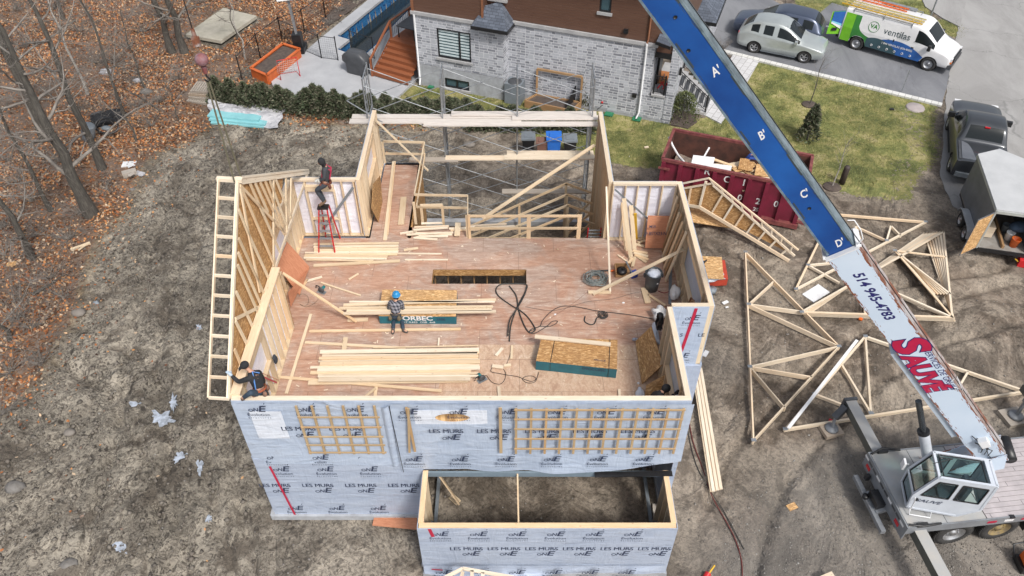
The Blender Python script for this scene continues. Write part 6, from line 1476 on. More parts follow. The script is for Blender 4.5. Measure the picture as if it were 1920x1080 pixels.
# bin
b = P(1221, 541, dz); t = T('rubbish_bin', 'round dark grey rubbish bin with a clear liner on the deck', 'bin', b)
m = MB(); m.lathe([(0, .0), (.21, .0), (.235, .35), (.27, .68), (.285, .70), (.285, .73), (.255, .73), (.24, .55), (0, .5)], b, 24); m.build('barrel', G('slate_plastic', (.075, .09, .10), (.06, .07, .08), 3, .5), t)
m = MB(); m.ball((0, 0, 0), (.22, .22, .12), 14, 8); m.v = [b+V((0, 0, .66))+q*(1+.25*vn(q.x*14, q.y*14)) for q in m.v]; m.build('bin_liner', CLEAR, t)
for s_ in (-1, 1): m = MB(); m.box(b+V((s_*.29, 0, .6)), (.05, .12, .1)); m.build('handle', DGREY, t)
m = MB(); m.box(b+V((.12, -.215, .42)), (.06, .01, .05)); m.build('sticker', WHITEV, t)
# plastic bits on the right
def crumple(px, py, z, s, mt, lb, nm='plastic_scrap'):
    m = MB(); m.ball((0, 0, 0), (s[0], s[1], s[2]), 14, 9); c0 = P(px, py, z); sd = px*.37
    m.v = [c0+V((0, 0, s[2]*.6))+q*(1+.45*vn(q.x*9+sd, q.y*9+q.z*7)) for q in m.v]; m.build(nm, mt, label=lb, cat=nm.replace('_', ' '))
crumple(1264, 556, dz, (.16, .35, .18), WHITEV, 'white crumpled membrane roll right of the dark bin', 'membrane_roll')
crumple(1235, 592, dz+.1, (.22, .25, .2), WHITEV, 'white crumpled plastic behind the black coil')
crumple(1228, 630, dz+.1, (.12, .5, .12), CLEAR, 'clear plastic hanging by the propped strand board')
crumple(1200, 738, dz, (.14, .18, .08), CLEAR, 'clear plastic scrap in the front right corner of the deck')
crumple(1196, 719, dz, (.05, .05, .03), WHITEV, 'tiny white scrap at the foot of the propped sheet')
crumple(1190, 638, dz, (.10, .07, .06), G('grey_blue_box', (.16, .18, .26), (.45, .46, .5), 20, .6), 'small blue grey nail box on the deck', 'nail_box')
crumple(1041, 590, dz, (.03, .03, .015), WHITEV, 'tiny white scrap in the middle of the deck'); crumple(1169, 568, dz, (.04, .03, .015), WHITEV, 'tiny white scrap below the right brace')
R = random.Random(9); m = MB(); c0 = P(1234, 602, dz+.75)
for k in range(9): m.path([c0+V((.05*k*.2+R.uniform(-.03, .03), cos(j*.7)*.19*R.uniform(.8, 1.1), sin(j*.7)*.30*R.uniform(.85, 1.1))) for j in range(11)], .035, 6)
m.build('hanging_coil', BLACKM, label='thick black coil of hose hung on the right wall', cat='hose coil')
m = MB(); c0 = PX(517, 675, XL+.2); m.ball(c0, (.05, .12, .12), 10, 6); m.ball(c0+V((0, -.04, .15)), (.05, .1, .1), 10, 6); m.build('work_gloves', CLOTHG, label='dark pair of gloves on the left window framing', cat='gloves')
# small chips
chips = MB(); R = random.Random(12)
for k in range(170):
    x, y = R.uniform(-6.3, 4.2), R.uniform(12.4, 20.6)
    if hx0-.1 < x < hx1+.1 and hy0-.1 < y < hy1+.1: continue
    chips.box((x, y, dz+.008), (R.uniform(.02, .12), R.uniform(.01, .03), .01), rotz(R.uniform(0, 3)))
chips.build('wood_chips', WOODL, label='small pale wood chips and shavings scattered over the deck', cat='wood chips', kind='stuff')
# ladder ------------------------------------------------
lx = T('step_ladder', 'red fibreglass step ladder with grey treads under the man on the deck', 'ladder', P(612, 470, dz))
fl, fr_ = P(598, 478, dz), P(629, 478, dz); bl_, br_ = P(612, 449, dz), P(638, 447, dz)
tl, tr_ = PY(598, 391, 20.45), PY(613, 391, 20.45)
for a, b, nm in [(fl, tl, 'front_rail'), (fr_, tr_, 'front_rail'), (bl_, tl+V((.05, .15, 0)), 'rear_rail'), (br_, tr_+V((.04, .15, 0)), 'rear_rail')]:
    m = MB(); m.bar(a, b, .035, .07, up=V((0, 1, 0))); m.build(nm, REDP, lx)
for i in range(6):
    f = .03+i*.165; a, b = fl.lerp(tl, f), fr_.lerp(tr_, f); m = MB(); m.bar(a, b, .09, .025); m.build('tread', GALV, lx)
m = MB(); m.bar(bl_.lerp(tl, .15), br_.lerp(tr_, .15), .03, .03); m.bar(bl_.lerp(tl, .5), br_.lerp(tr_, .5), .03, .03); m.build('rear_brace', GREYP, lx)
m = MB(); m.box((tl+tr_)/2+V((0, .06, .02)), (.36, .24, .06)); m.build('top_cap', BLACKM, lx)
# little red ladder top at gap
m = MB(); t = T('second_ladder', 'top of a red ladder poking through the gap behind the deck', 'ladder', PY(1120, 447, 21.1))
for x in (1103, 1127): m = MB(); a = PY(x, 428, 21.3); m.bar(a, V((a.x, 21.7, .1)), .035, .07, up=V((0, 1, 0))); m.build('rail', REDP, t)
for k in range(3): m = MB(); m.bar(PY(1103, 432+6*k, 21.3), PY(1127, 432+6*k, 21.3), .05, .03); m.build('rung', GALV, t)
# ---- items on the ground around the house
gG = 'long boards stacked beside the right wall'
for i in range(6): bpx(1299+i*3.0, 690, 1334+i*3.6, 922-i, .04*(i % 2)+.2, .09, .045, WOODL if i % 2 else WOOD, 'long_board', 'long board in the stack on the dirt beside the right wall', gG, base=0)
sheet3([P(703, 962, .12), P(782, 968, .12), P(782, 993, .12), P(698, 985, .12)], .015, PLY, 'plywood_sheet', 'red plywood piece lying at the foot of the front wall')
m = MB(); m.text('LP LEGACY 7/8', .12, P(735, 968, .142), V((1, -.05, 0)), V((0, 1, 0)), bold=.01); m.build('lettering', INK, bpy.data.objects['plywood_sheet.003'])
bpx(845, 930, 860, 943, .0, .2, base=0, label='short block at the foot of the garage brace'); bpx(1228, 945, 1229, 980, .05, .14, base=0, mat=WOODG, label='grey stub beside the right garage wall'); bpx(1239, 948, 1240, 980, .05, .12, base=0, mat=WOODL, label='pale stub beside the right garage wall')
cord([(1292, 790), (1300, 830), (1318, 880), (1335, 930), (1360, 975), (1378, 1010), (1390, 1050), (1392, 1090)], .018, G('dark_red_cord', (.14, .03, .025), rough=.6), 'power_cord', 'dark red cord running down the dirt right of the garage', .03, 0)
cord([(1288, 800), (1305, 870), (1335, 925), (1358, 960), (1395, 1030)], .014, ROPE, 'power_cord', 'black cord beside the red one right of the garage', .03, 0)
t = T('pallet_load', 'flat crate topped with pale strand board and tarp outside the right wall', 'crate', P(1320, 520))
sheet3([P(1285, 520, .75), P(1357, 524, .75), P(1353, 483, .75), P(1285, 480, .75)], .03, OSBL, 'strand_board_sheet', 'pale strand board sheet lying on the red crate outside the right wall')
m = MB(); m.prism([P(1290, 540, .1), P(1362, 535, .1), P(1356, 500, .1), P(1290, 500, .1)], (0, 0, .35)); m.build('red_case', G('red_orange_case', (.50, .06, .03), (.35, .05, .03), 4, .5), t)
crumple(1325, 522, .45, (.85, .25, .12), CLEAR, 'crumpled pale blue film between the crate and its board', 'plastic_film'); crumple(1318, 500, .72, (.35, .5, .04), BLACKM, 'black membrane flap seen through the right wall', 'membrane_flap')
sheet3([P(1284, 478, .85), P(1304, 470, .85), P(1318, 515, .85), P(1290, 517, .85)], .01, BLACKM, 'membrane_sheet', 'black rubber sheet lying on the pale strand board')
m = MB(); m.lathe([(0, 0), (.16, 0), (.17, .2), (0, .22)], P(1334, 548), 14); m.build('grey_pail', GREYP, label='little grey pail below the red crate', cat='pail')
for i, (x, y, w_, d_, r, mt, lb) in enumerate([(1530, 550, .95, .55, .62, FOAMW, 'white foam rectangle lying between the trusses'), (1360, 567, .25, .12, .5, WHITEV, 'small white scrap on the dirt left of the K truss'), (1363, 576, .12, .06, .2, WHITEV, 'smaller white scrap below the other one'), (1485, 950, .3, .2, .4, OSBL, 'yellowish chip on the dirt near the crane bumper'), (1625, 503, .2, .14, .1, WHITEV, 'white tag on the fanned trusses'), (1180, 293, .02, .02, 0, WHITEV, 'speck of white on the lawn edge'), (1323, 663, .3, .15, 1., WHITEV, 'white scrap beside the jog wall')]):
    m = MB(); c0 = P(x, y, .04 if i != 4 else .5); m.box(c0, (w_, d_, .03), rotz(r)); m.build('scrap', mt, label=lb, cat='scrap')
board(P(1478, 803, .35), P(1607, 638, .35), .10, .04, 'white_pipe', WHITEV, 'white plastic channel lying along the wide truss', 'pipe')
for x, y, mt, lb in [(1614, 597, ORP, 'orange spray can lying below the fanned trusses'), (1557, 787, REDP, 'tiny red cap by the outrigger pad')]:
    m = MB(); m.tube(P(x-3, y, .05), P(x+3, y+3, .05), .06, n=8); m.build('spray_can', mt, label=lb, cat='spray can')
t = T('fuel_can', 'red fuel can on the dirt at the right edge', 'fuel can', P(1914, 492)); m = MB(); m.prism([P(1906, 500, .0), P(1925, 503, .0), P(1925, 488, .0), P(1906, 486, .0)], (0, 0, .32)); m.build('body', REDP, t); m = MB(); m.tube(P(1908, 490, .3), P(1904, 486, .5), .025, n=6); m.build('spout', YELP, t)
t = T('orange_machine', 'orange and black compact machine at the bottom right corner', 'compactor', P(1910, 1060)); m = MB(); b = P(1915, 1055, 0); m.prism([b+V((-.15, -.3, .25)), b+V((.5, -.35, .25)), b+V((.5, .1, .25)), b+V((-.12, .1, .25))], (0, 0, .3)); m.build('engine_cover', ORP, t); m = MB(); m.path([b+V((-.2, .1, .1)), b+V((-.3, .3, .5)), b+V((.1, .35, .55)), b+V((.3, .2, .3))], .03, 7); m.build('handle', BLACKM, t); m = MB(); m.box(b+V((.2, -.1, .12)), (.8, .5, .2)); m.build('base_plate', BLACKM, t)
t = T('torch', 'red and yellow tool at the bottom edge below the garage', 'tool', P(1325, 1078)); m = MB(); m.tube(P(1322, 1085, .05), P(1328, 1074, .1), .09, n=8); m.build('body', REDP, t); m = MB(); m.tube(P(1330, 1074, .1), P(1340, 1060, .15), .025, n=6); m.build('handle', YELP, t)
for i, (a, b, c_) in enumerate([((835, 1082), (870, 1064), (960, 1080))]):
    t = T('roof_truss', 'tip of a small truss at the bottom edge in front of the garage', 'roof truss', P(880, 1075, 1.2))
    for q0, q1 in [((830, 1085), (868, 1066)), ((868, 1066), (970, 1084)), ((868, 1072), (860, 1100)), ((885, 1070), (885, 1100)), ((905, 1074), (905, 1100)), ((840, 1090), (980, 1096))]: m = MB(); m.bar(P(*q0, 1.4), P(*q1, 1.4), .09, .04); m.build('chord', WOODL, t)
board(P(1540, 1085, .3), P(1562, 1076, .3), .14, .04, 'board', WOODL, 'board end at the bottom edge right of the garage')
# ============================================================ CRANE TRUCK
TA = R_(6.5); TO = V((10.74, 11.95, 0)); TD = V((cos(TA), sin(TA), 0)); TL = V((-sin(TA), cos(TA), 0)); RT = rotz(TA)
def TP(x, y, z): return TO+TD*x+TL*y+Z*z
ct = T('crane_truck', 'white and blue boom crane truck with a grey plank deck beside the roof trusses', 'crane truck', TO, TA)
def tb(m, x0, x1, y0, y1, z0, z1): m.box(TP((x0+x1)/2, (y0+y1)/2, (z0+z1)/2), (x1-x0, y1-y0, z1-z0), RT); return m
m = MB(); tb(m, .0, 2.25, -1.2, 1.2, 1.2, 1.3); m.build('rear_deck_plate', DUSTG, ct)
m = MB(); tb(m, 1.1, 1.115, -1.19, 1.19, 1.302, 1.304); m.build('deck_seam', DGREY, ct)
m = MB(); tb(m, -.03, 7.4, -1.24, -1.2, 1.02, 1.33); tb(m, -.03, 7.4, 1.2, 1.24, 1.02, 1.33); tb(m, -.07, -.03, -1.24, 1.24, .75, 1.33); m.build('deck_frame', MGREY, ct)
m = MB()
for i in range(16): y = -1.2+.15*i+.075; tb(m, 2.27, 7.3, y-.068, y+.068, 1.22, 1.31)
pg = G('pinkish_grey_planks', (.47, .43, .44), (.36, .33, .34), 2.2, .75, bump=.2); m.build('plank_deck', pg, ct)
m = MB()
for i in range(16):
    y = -1.2+.15*i+.075
    for k in range(2): x = 2.4+((i*1.7+k*2.3) % 4.6); tb(m, x, x+.012, y-.066, y+.066, 1.312, 1.313)
m.build('plank_joints', DGREY, ct)
for i in range(10):
    m = MB(); tb(m, 2.3+i*.5, 2.3+i*.5+.27, -1.247, -1.241, 1.12, 1.22); m.build('reflective_strip', REDT if i % 2 == 0 else WHITEV, ct)
    m = MB(); tb(m, -.076, -.071, -1.1+i*.24, -1.1+i*.24+.2, 1.12, 1.2); m.build('reflective_strip', WHITEV if i % 3 == 0 else DGREY, ct)
for x in (2.9, 4.1, 5.3, 6.5):
    for y in (-1.23, 1.23): m = MB(); tb(m, x, x+.12, y-.05, y+.05, 1.30, 1.36); m.build('stake_pocket', BLACKM, ct)
m = MB(); tb(m, .2, 9.5, -.42, -.30, .72, 1.0); tb(m, .2, 9.5, .30, .42, .72, 1.0); m.build('chassis_rail', BLACKM, ct)
def wheel(pf, c, r, w_, side_, R3, rim, nm='wheel', parent=None, spokes=0, deep=0):
    """c = centre, axis along local y of R3; side_=-1 -> outer face toward -y"""
    A3 = R3 @ Matrix.Rotation(-pi/2*side_, 3, 'X')
    m = MB(); m.lathe([(r*.60, -w_*.48), (r*.85, -w_*.5), (r*.96, -w_*.42), (r, -w_*.25), (r, w_*.25), (r*.96, w_*.42), (r*.85, w_*.5), (r*.60, w_*.48), (r*.58, 0), (r*.60, -w_*.48)], c, 28, A3); o = m.build('wheel', RUBBER, parent)
    if r > .45:
        t_ = MB()
        for k in range(44):
            a = 2*pi*k/44; q = A3 @ V((cos(a)*r, sin(a)*r, 0)); tx = A3 @ V((-sin(a), cos(a), 0)); ax = A3 @ V((0, 0, 1))
            for s_ in (-.3, 0, .3): t_.box(c+q+ax*w_*s_, (.035, w_*.22, .03), Matrix((tx, ax, q.normalized())).transposed())
        t_.build('tread', RUBBER, o)
    m = MB()
    if spokes:
        m.lathe([(0, w_*.30), (r*.12, w_*.34), (r*.15, w_*.28)], c, 18, A3); m.lathe([(r*.50, w_*.30), (r*.60, w_*.44), (r*.63, w_*.44), (r*.63, w_*.1), (r*.5, w_*.1)], c, 24, A3)
        for k in range(spokes):
            a = 2*pi*k/spokes; d = A3 @ V((cos(a), sin(a), 0)); ax = A3 @ V((0, 0, 1)); m.box(c+d*r*.32+ax*w_*.30, (r*.50, r*.15, w_*.10), Matrix((d, ax.cross(d), ax)).transposed())
    else:
        dd = -deep
        m.lathe([(0, w_*(.38+dd)), (r*.18, w_*(.38+dd)), (r*.20, w_*(.25+dd)), (r*.5, w_*(.16+dd)), (r*.56, w_*.42), (r*.62, w_*.46), (r*.62, w_*.40)], c, 24, A3)
        for k in range(8): a = 2*pi*k/8; m.tube(c+A3 @ V((cos(a)*r*.3, sin(a)*r*.3, w_*(.2+dd))), c+A3 @ V((cos(a)*r*.3, sin(a)*r*.3, w_*(.3+dd))), r*.03, n=6)
    m.build('rim', rim, o)
    m = MB(); m.lathe([(0, 0), (r*.6, 0)], c, 16, A3); m.build('brake_disc', BLACKM, o)
    return o
for x, rm in [(1.62, RIM), (2.98, RIMY)]:
    for s_ in (-1, 1): wheel(None, TP(x, s_*1.05, .54), .54, .30, s_, RT, rm, parent=ct, deep=.0); wheel(None, TP(x, s_*.68, .54), .54, .30, s_, RT, rm, parent=ct)
m = MB(); tb(m, .95, 3.6, -.9, .9, .45, .62); m.build('axle', BLACKM, ct)
for x in (.72, 3.75): m = MB(); tb(m, x, x+.03, -1.2, -.5, .35, 1.15); tb(m, x, x+.03, .5, 1.2, .35, 1.15); m.build('mud_flap', BLACKM, ct)
# outriggers
ol, ob_ = (.42, .9)
for s_, L in ((1, 2.15), (-1, 2.6)):
    m = MB(); tb(m, .20, .52, 1.1 if s_ > 0 else -1.1-L, 1.1+L if s_ > 0 else -1.1, .82, 1.14); m.build('outrigger_beam', G('olive_grey_steel', (.085, .09, .085), (.12, .12, .10), 3, .6) if 'olive_grey_steel' not in bpy.data.materials else bpy.data.materials['olive_grey_steel'], ct)
    m = MB(); tb(m, .19, .53, 1.1 if s_ > 0 else -1.1-L, 1.1+L if s_ > 0 else -1.1, 1.141, 1.15); m.build('beam_top', DUSTG, ct)
    m = MB(); y = s_*(1.1+L); tb(m, .15, .57, min(y, y+s_*.1), max(y, y+s_*.1), .7, 1.2); m.build('beam_end', DGREY, ct)
    m = MB(); jx = -.12; y = s_*(1.0+L); m.bar(TP(.2, y, 1.0), TP(jx, y-.12*s_, .62), .2, .2); m.build('jack_arm', DGREY, ct)
    m = MB(); m.tube(TP(jx, y-.15*s_, .7), TP(jx, y-.2*s_, .2), .05, n=8); m.lathe([(0, .0), (.22, 0), (.2, .06), (0, .1)], TP(jx, y-.2*s_, .16), 16); m.build('jack_foot', MGREY, ct)
    m = MB(); tb(m, .2, .5, s_*1.2-.05, s_*1.2+.05, 1.31, 1.42); m.path([TP(.0, s_*1.15, 1.36), TP(.35, s_*1.27, 1.42), TP(.9, s_*1.2, 1.34)], .035, 6); m.build('beam_lock', BLACKM, ct)
    if s_ > 0 or 1:
        m = MB(); m.box(TP(jx, y-.22*s_, .08), (.62, .5, .14), rotz(TA+.15)); m.build('timber_pad', WOODG, label='grey timber pad under the ' + ('rear left' if s_ > 0 else 'rear right') + ' outrigger foot', cat='timber pad')
for s_ in (1, -1):
    m = MB(); tb(m, 6.2, 6.55, 1.2 if s_ > 0 else -3.2, 3.3 if s_ > 0 else -1.2, .8, 1.1); m.build('outrigger_beam', bpy.data.materials['olive_grey_steel'], ct)
    m = MB(); y = s_*2.75; m.tube(TP(6.05, y, .9), TP(6.05, y, .2), .06, n=8); m.lathe([(0, 0), (.25, 0), (.2, .07), (0, .1)], TP(6.05, y, .17), 16); m.bar(TP(6.3, y, .95), TP(6.0, y, .95), .2, .2); m.build('jack_foot', MGREY, ct)
    m = MB(); m.box(TP(6.02, y, .08), (.75, .65, .15), rotz(TA+.1)); m.build('timber_pad', WOODG, label='grey timber pad under the front ' + ('left' if s_ > 0 else 'right') + ' outrigger foot', cat='timber pad')
# rear bumper junk
m = MB(); m.bar(TP(-.35, -.9, .55), TP(-.35, .95, .55), .14, .14); m.bar(TP(-.3, .3, .6), TP(.1, .3, .75), .1, .1); m.bar(TP(-.3, -.3, .6), TP(.1, -.3, .75), .1, .1); m.build('rear_bumper', MGREY, ct)
m = MB(); m.lathe([(0, 0), (.09, 0), (.09, .1), (0, .1)], TP(-.40, .2, .6), 10); m.box(TP(-.2, .0, .8), (.25, .5, .2), RT); m.box(TP(-.18, .7, .85), (.12, .12, .2), RT); m.build('tow_hitch', BLACKM, ct)
for y in (.95, -.85): m = MB(); tb(m, -.09, -.07, y-.1, y+.1, .9, 1.02); m.build('tail_lamp', LRED, ct)
for i in range(5): m = MB(); m.tube(TP(-.15, -.2+i*.12, .85), TP(-.30, -.25+i*.12, .45), .018, n=5); m.build('air_line', BLACKM, ct)
# road cab off frame
m = MB(); tb(m, 7.8, 10.2, -1.15, 1.15, .7, 1.7); m.prism([TP(7.9, -1.1, 1.7), TP(9.3, -1.1, 1.7), TP(9.0, -1.0, 2.7), TP(8.0, -1.0, 2.7)], TL*2.1); m.build('road_cab', WHITE, ct)
for s_ in (-1, 1): wheel(None, TP(9.0, s_*1.05, .54), .54, .30, s_, RT, RIM, parent=ct)
# boom
BB, TT = V((12.9, 12.7, 2.9)), V((-7.14, 16.5, 26.0)); bd = (TT-BB).normalized(); BL = (TT-BB).length
nt_ = V((0, 0, 1))-bd*bd.z; nt_.normalize(); ns_ = bd.cross(nt_).normalized()
ns_ = ns_ if ns_.y < 0 else -ns_
def prj(p):
    d = p.y*cp+(H-p.z)*sp; return 960+F*p.x/d, 540+F*((H-p.z)*cp-p.y*sp)/d
def bs(py):
    lo, hi = -2, BL*.6
    for _ in range(50):
        md = (lo+hi)/2
        if prj(BB+bd*md)[1] > py: lo = md
        else: hi = md
    return lo
def boomsec(s0, s1, h_, w_, mats, nm, off=0):
    m = MB(); c = lambda s, a, b: BB+bd*s+nt_*(a*h_/2+off)+ns_*(b*w_/2)
    for (a0, b0, a1, b1, mi) in [(-1, 1, 1, 1, 0), (1, 1, 1, -1, 1), (1, -1, -1, -1, 0), (-1, -1, -1, 1, 2)]:
        m.add([c(s0, a0, b0), c(s1, a0, b0), c(s1, a1, b1), c(s0, a1, b1)], [(3, 2, 1, 0) if True else 0], [[(s0, 1), (s1, 1), (s1, 0), (s0, 0)]], m=mi)
    m.poly([c(s1, -1, 1), c(s1, 1, 1), c(s1, 1, -1), c(s1, -1, -1)]); m.poly([c(s0, -1, -1), c(s0, 1, -1), c(s0, 1, 1), c(s0, -1, 1)])
    return m.build(nm, mats, ct)
s_wb = bs(459); STEELB = G('weathered_boom_top', (.25, .33, .38), (.10, .14, .17), 3, .35, .3)
boomsec(-1.1, s_wb, .74, .56, [BOOMW, RUST, BOOMW], 'boom_base_section')
boomsec(s_wb-.8, bs(-40)+4., .64, .46, [BOOMB, STEELB, BOOMB], 'boom_middle_section')
boomsec(bs(-40)+3.5, BL-.2, .50, .36, [BOOMB, STEELB, BOOMB], 'boom_tip_section')
m = MB(); c = BB+bd*s_wb
for a, b in [((-.39, .30), (.39, .30)), ((.39, .30), (.39, -.30)), ((.39, -.30), (-.39, -.30)), ((-.39, -.30), (-.39, .30))]: m.bar(c+nt_*a[0]+ns_*a[1], c+nt_*b[0]+ns_*b[1], .03, .12, up=ns_ if a[0] == b[0] else nt_)
m.build('section_collar', WHITE, ct)
m = MB()
for a in (.30, -.30):
    m.bar(BB+bd*(s_wb+.05)+nt_*a+ns_*.235, BB+bd*(bs(-40)+3.9)+nt_*a+ns_*.235, .012, .045, up=nt_)
m.build('boom_edge_strip', STEELB, ct)
m = MB(); 
for k in range(10): m.box(BB+bd*(s_wb+.4+k*1.15)+nt_*(-.24 if k % 2 else .26)+ns_*.231, (.4+.12*(k % 3), .004, .04), Matrix((bd, ns_, nt_)).transposed())
m.build('worn_paint_patch', G('worn_paint', (.03, .045, .06), (.06, .08, .09), 6, .5), ct)
CABP2 = G('lower_plate_paint', (.45, .52, .60), (.40, .46, .53), 2, .4)
# underside plate / extension near cylinder
m = MB(); s0, s1 = bs(790)-.2, bs(640); m.bar(BB+bd*s0-nt_*.46, BB+bd*s1-nt_*.44, .45, .16, up=nt_); m.build('boom_lower_plate', CABP2, ct)
# lettering: text runs toward the base, up = +nt_
face = lambda s, a, hw=.282: BB+bd*s+nt_*a+ns_*hw
mid_ = lambda y0, y1: (bs(y0)+bs(y1))/2
m = MB(); L = bs(487)-bs(592); m.text('514 945-4783', L/6.9*1.02, face(mid_(487, 592), .0), -bd, nt_, bold=.03, sx=1.0, shear=.25)
m.text('SERVICES DE GRUES', (bs(642)-bs(722))/9.6, face(mid_(645, 722), .26), -bd, nt_, bold=.015, shear=.2); m.build('lettering', G('navy_ink', (.02, .02, .14), rough=.4), ct)
m = MB(); L2 = bs(625)-bs(722); m.text('AUVÉ', L2/3.6, face(mid_(643, 716), -.13, .286), -bd, nt_, bold=.05, shear=.25, sx=1.0); m.text('S', L2/2.3, face(bs(630), .0, .286), -bd, nt_, bold=.05, shear=.25, sx=1.2); m.build('lettering', G('crimson_vinyl', (.46, .01, .06), rough=.35), ct)
m = MB(); m.text('AUVÉ', L2/3.6, face(mid_(643, 716), -.13, .2845), -bd, nt_, bold=.085, shear=.25, sx=1.0); m.text('S', L2/2.3, face(bs(630), .0, .2845), -bd, nt_, bold=.075, shear=.25, sx=1.2); m.build('lettering_outline', bpy.data.materials['navy_ink'], ct)
m = MB()
for tx, py in [("A'", 127), ("B'", 246), ("C'", 355), ("D'", 446)]: m.text(tx, .29, face(bs(py), .06, .233), nt_, bd, bold=.02, sx=.7, shear=.25)
m.build('lettering', WHITEV, ct)
m = MB()
for py, a in [(378, -.02), (25, .05), (78, -.12)]: m.lathe([(0, .0), (.035, 0), (.04, .01)], face(bs(py), a, .232), 12, frame(ns_).to_3x3() @ Matrix.Rotation(pi/2, 3, 'Y'))
m.build('bolt_hole', BLACKM, ct)
# tip, rope, ball
m = MB(); m.box(TT-bd*.1+Z*.0, (.7, .5, .7), Matrix((bd, ns_, nt_)).transposed()); m.lathe([(0, -.05), (.26, -.05), (.22, 0), (.26, .05), (0, .05)], TT+V((0, 0, .1)), 20, frame(ns_) @ Matrix.Rotation(pi/2, 3, 'Y')); m.build('boom_head', MGREY, ct)
hk = PY(378, 112, 16.5)
m = MB(); m.tube(TT, hk+Z*.75, .012, n=6); m.build('hoist_rope', BLACKM, ct)
m = MB(); m.path([BB+bd*(-.9)+nt_*.42+ns_*.2, BB+bd*(s_wb-.1)+nt_*.44+ns_*.22, BB+bd*(BL-.5)+nt_*.34+ns_*.1], .012, 6); m.build('hoist_rope', BLACKM, ct)
m = MB(); m.tube(hk+Z*.35, hk+Z*.75, .07, .04, n=8); m.box(hk+Z*.45, (.16, .1, .2)); m.build('swivel', RUST, ct)
m = MB(); m.ball(hk, .155, 20, 12); m.tube(hk-Z*.16, hk-Z*.34, .07, .05, n=8); m.build('headache_ball', G('rusty_red_ball', (.20, .055, .05), (.25, .17, .20), 5, .6), ct)
m = MB(); h0 = hk-Z*.34; m.path([h0, h0-Z*.08, h0+V((.06, 0, -.16)), h0+V((.0, 0, -.22)), h0+V((-.07, 0, -.16))], .022, 7); m.build('hook', BLACKM, ct)
h1 = hk-Z*.54
for dx, e in [(-.03, A_+V((-.05, -.1, .05))), (.03, A_+V((.05, .15, .05)))]:
    m = MB(); m.bar(h1+V((dx, 0, 0)), e, .04, .012, up=V((0, -1, 0))); m.build('lifting_sling', STRAP, label='yellow grey lifting sling on the ' + ('left' if dx < 0 else 'right') + ' between the hook and the gable truss', cat='sling')
# elevating cylinder, turntable
c0, c1 = PY(1744, 885, 12.35), PY(1722, 752, 13.0)
m = MB(); m.tube(c0, c0.lerp(c1, .58), .145, n=16); m.build('lift_cylinder', WHITE if False else G('pale_grey_paint', (.55, .58, .63), (.45, .48, .53), 3, .4), ct)
m = MB(); m.tube(c0.lerp(c1, .58), c1, .085, n=14); m.build('cylinder_rod', G('dark_chrome', (.10, .11, .12), rough=.25, metal=.7), ct)
m = MB(); m.tube(c0.lerp(c1, .56), c0.lerp(c1, .60), .16, n=16); m.build('cylinder_gland', BLACKM, ct)
m = MB(); m.lathe([(0, 0), (.62, 0), (.62, .18), (.5, .2), (.5, .4), (0, .42)], V((12.55, 12.35, 1.3)), 28); m.build('turntable', MGREY, ct)
e = BB-bd*.9
for s_ in (-1, 1): m = MB(); m.prism([e+ns_*(.33*s_)-Z*.1-V((.5, 0, 0)), e+ns_*(.33*s_)+V((.25, 0, .35)), e+ns_*(.33*s_)+V((.45, 0, -.3)), V((13.3, e.y, 1.6))+ns_*.33*s_, V((12.2, e.y, 1.6))+ns_*.33*s_], ns_*.04); m.build('mast_plate', BOOMW, ct)
m = MB(); m.lathe([(0, -.35), (.17, -.35), (.17, .35), (0, .35)], e+V((.45, 0, .1)), 16, frame(ns_) @ Matrix.Rotation(pi/2, 3, 'Y')); m.build('winch_drum', BLACKM, ct)
m = MB(); m.box(face(bs(812), .12, .36), (.30, .16, .22), Matrix((bd, ns_, nt_)).transposed()); m.build('junction_box', WHITE, ct)
m = MB(); m.path([face(bs(716), .30, .3), face(bs(722), .44, .34), face(bs(700), .52, .32), face(bs(705), .36, .3)], .015, 6); m.build('rope_guide', RIMY if False else WHITE, ct)
m = MB(); m.path([face(bs(458), .36, .27), face(bs(452), .55, .27), face(bs(438), .62, .27), face(bs(422), .62, .25), face(bs(418), .5, .25)], .014, 6); m.build('rope_guide', WHITE, ct)
R = random.Random(3)
for k in range(5): m = MB(); q = [face(bs(800+6*k), .05*R.uniform(-2, 2), .30), face(bs(812+5*k), .06*R.uniform(-2, 3), .38), face(bs(826+4*k), .05*R.uniform(-3, 2), .30)]; m.path(q, .012, 5); m.build('hydraulic_hose', BLACKM, ct)
m = MB(); 
for k in range(7): m.tube(V((11.9+.12*k, 12.9+.08*sin(k*3), 1.45+.03*k)), V((12.5+.1*k, 12.75-.1*sin(k*2), 1.6)), .02, n=5)
m.build('hydraulic_pipes', RUST, ct)
# operator cab
CABP = G('cab_paint', (.58, .62, .68), (.50, .54, .60), 2, .35)
ca = R_(169.2); cf = V((cos(ca), sin(ca), 0)); cl = V((-sin(ca), cos(ca), 0)); cl = cl if cl.y < 0 else -cl   # cl toward camera side
c0 = PY(1762, 895, 11.2); c0.z = 3.08
def CP(x, y, z): return V((c0.x, c0.y, 0))+cf*x+cl*(-y)+Z*z   # x forward, y away from camera
prof = [(0, 3.08), (.33, 2.16), (.30, 1.55), (-1.0, 1.50), (-1.45, 1.95), (-1.42, 3.08)]
Wc = .80; GR_ = WHITE
def edge(m, a, b, r=.035): m.bar(a, b, r*2, r*2); return m
m = MB()
for y in (0, Wc):
    for i in range(6): a, b = prof[i], prof[(i+1) % 6]; edge(m, CP(a[0], y, a[1]), CP(b[0], y, b[1]), .032)
for i in range(6): edge(m, CP(prof[i][0], 0, prof[i][1]), CP(prof[i][0], Wc, prof[i][1]), .032)
cabf = m.build('cab_frame', CABP, ct)
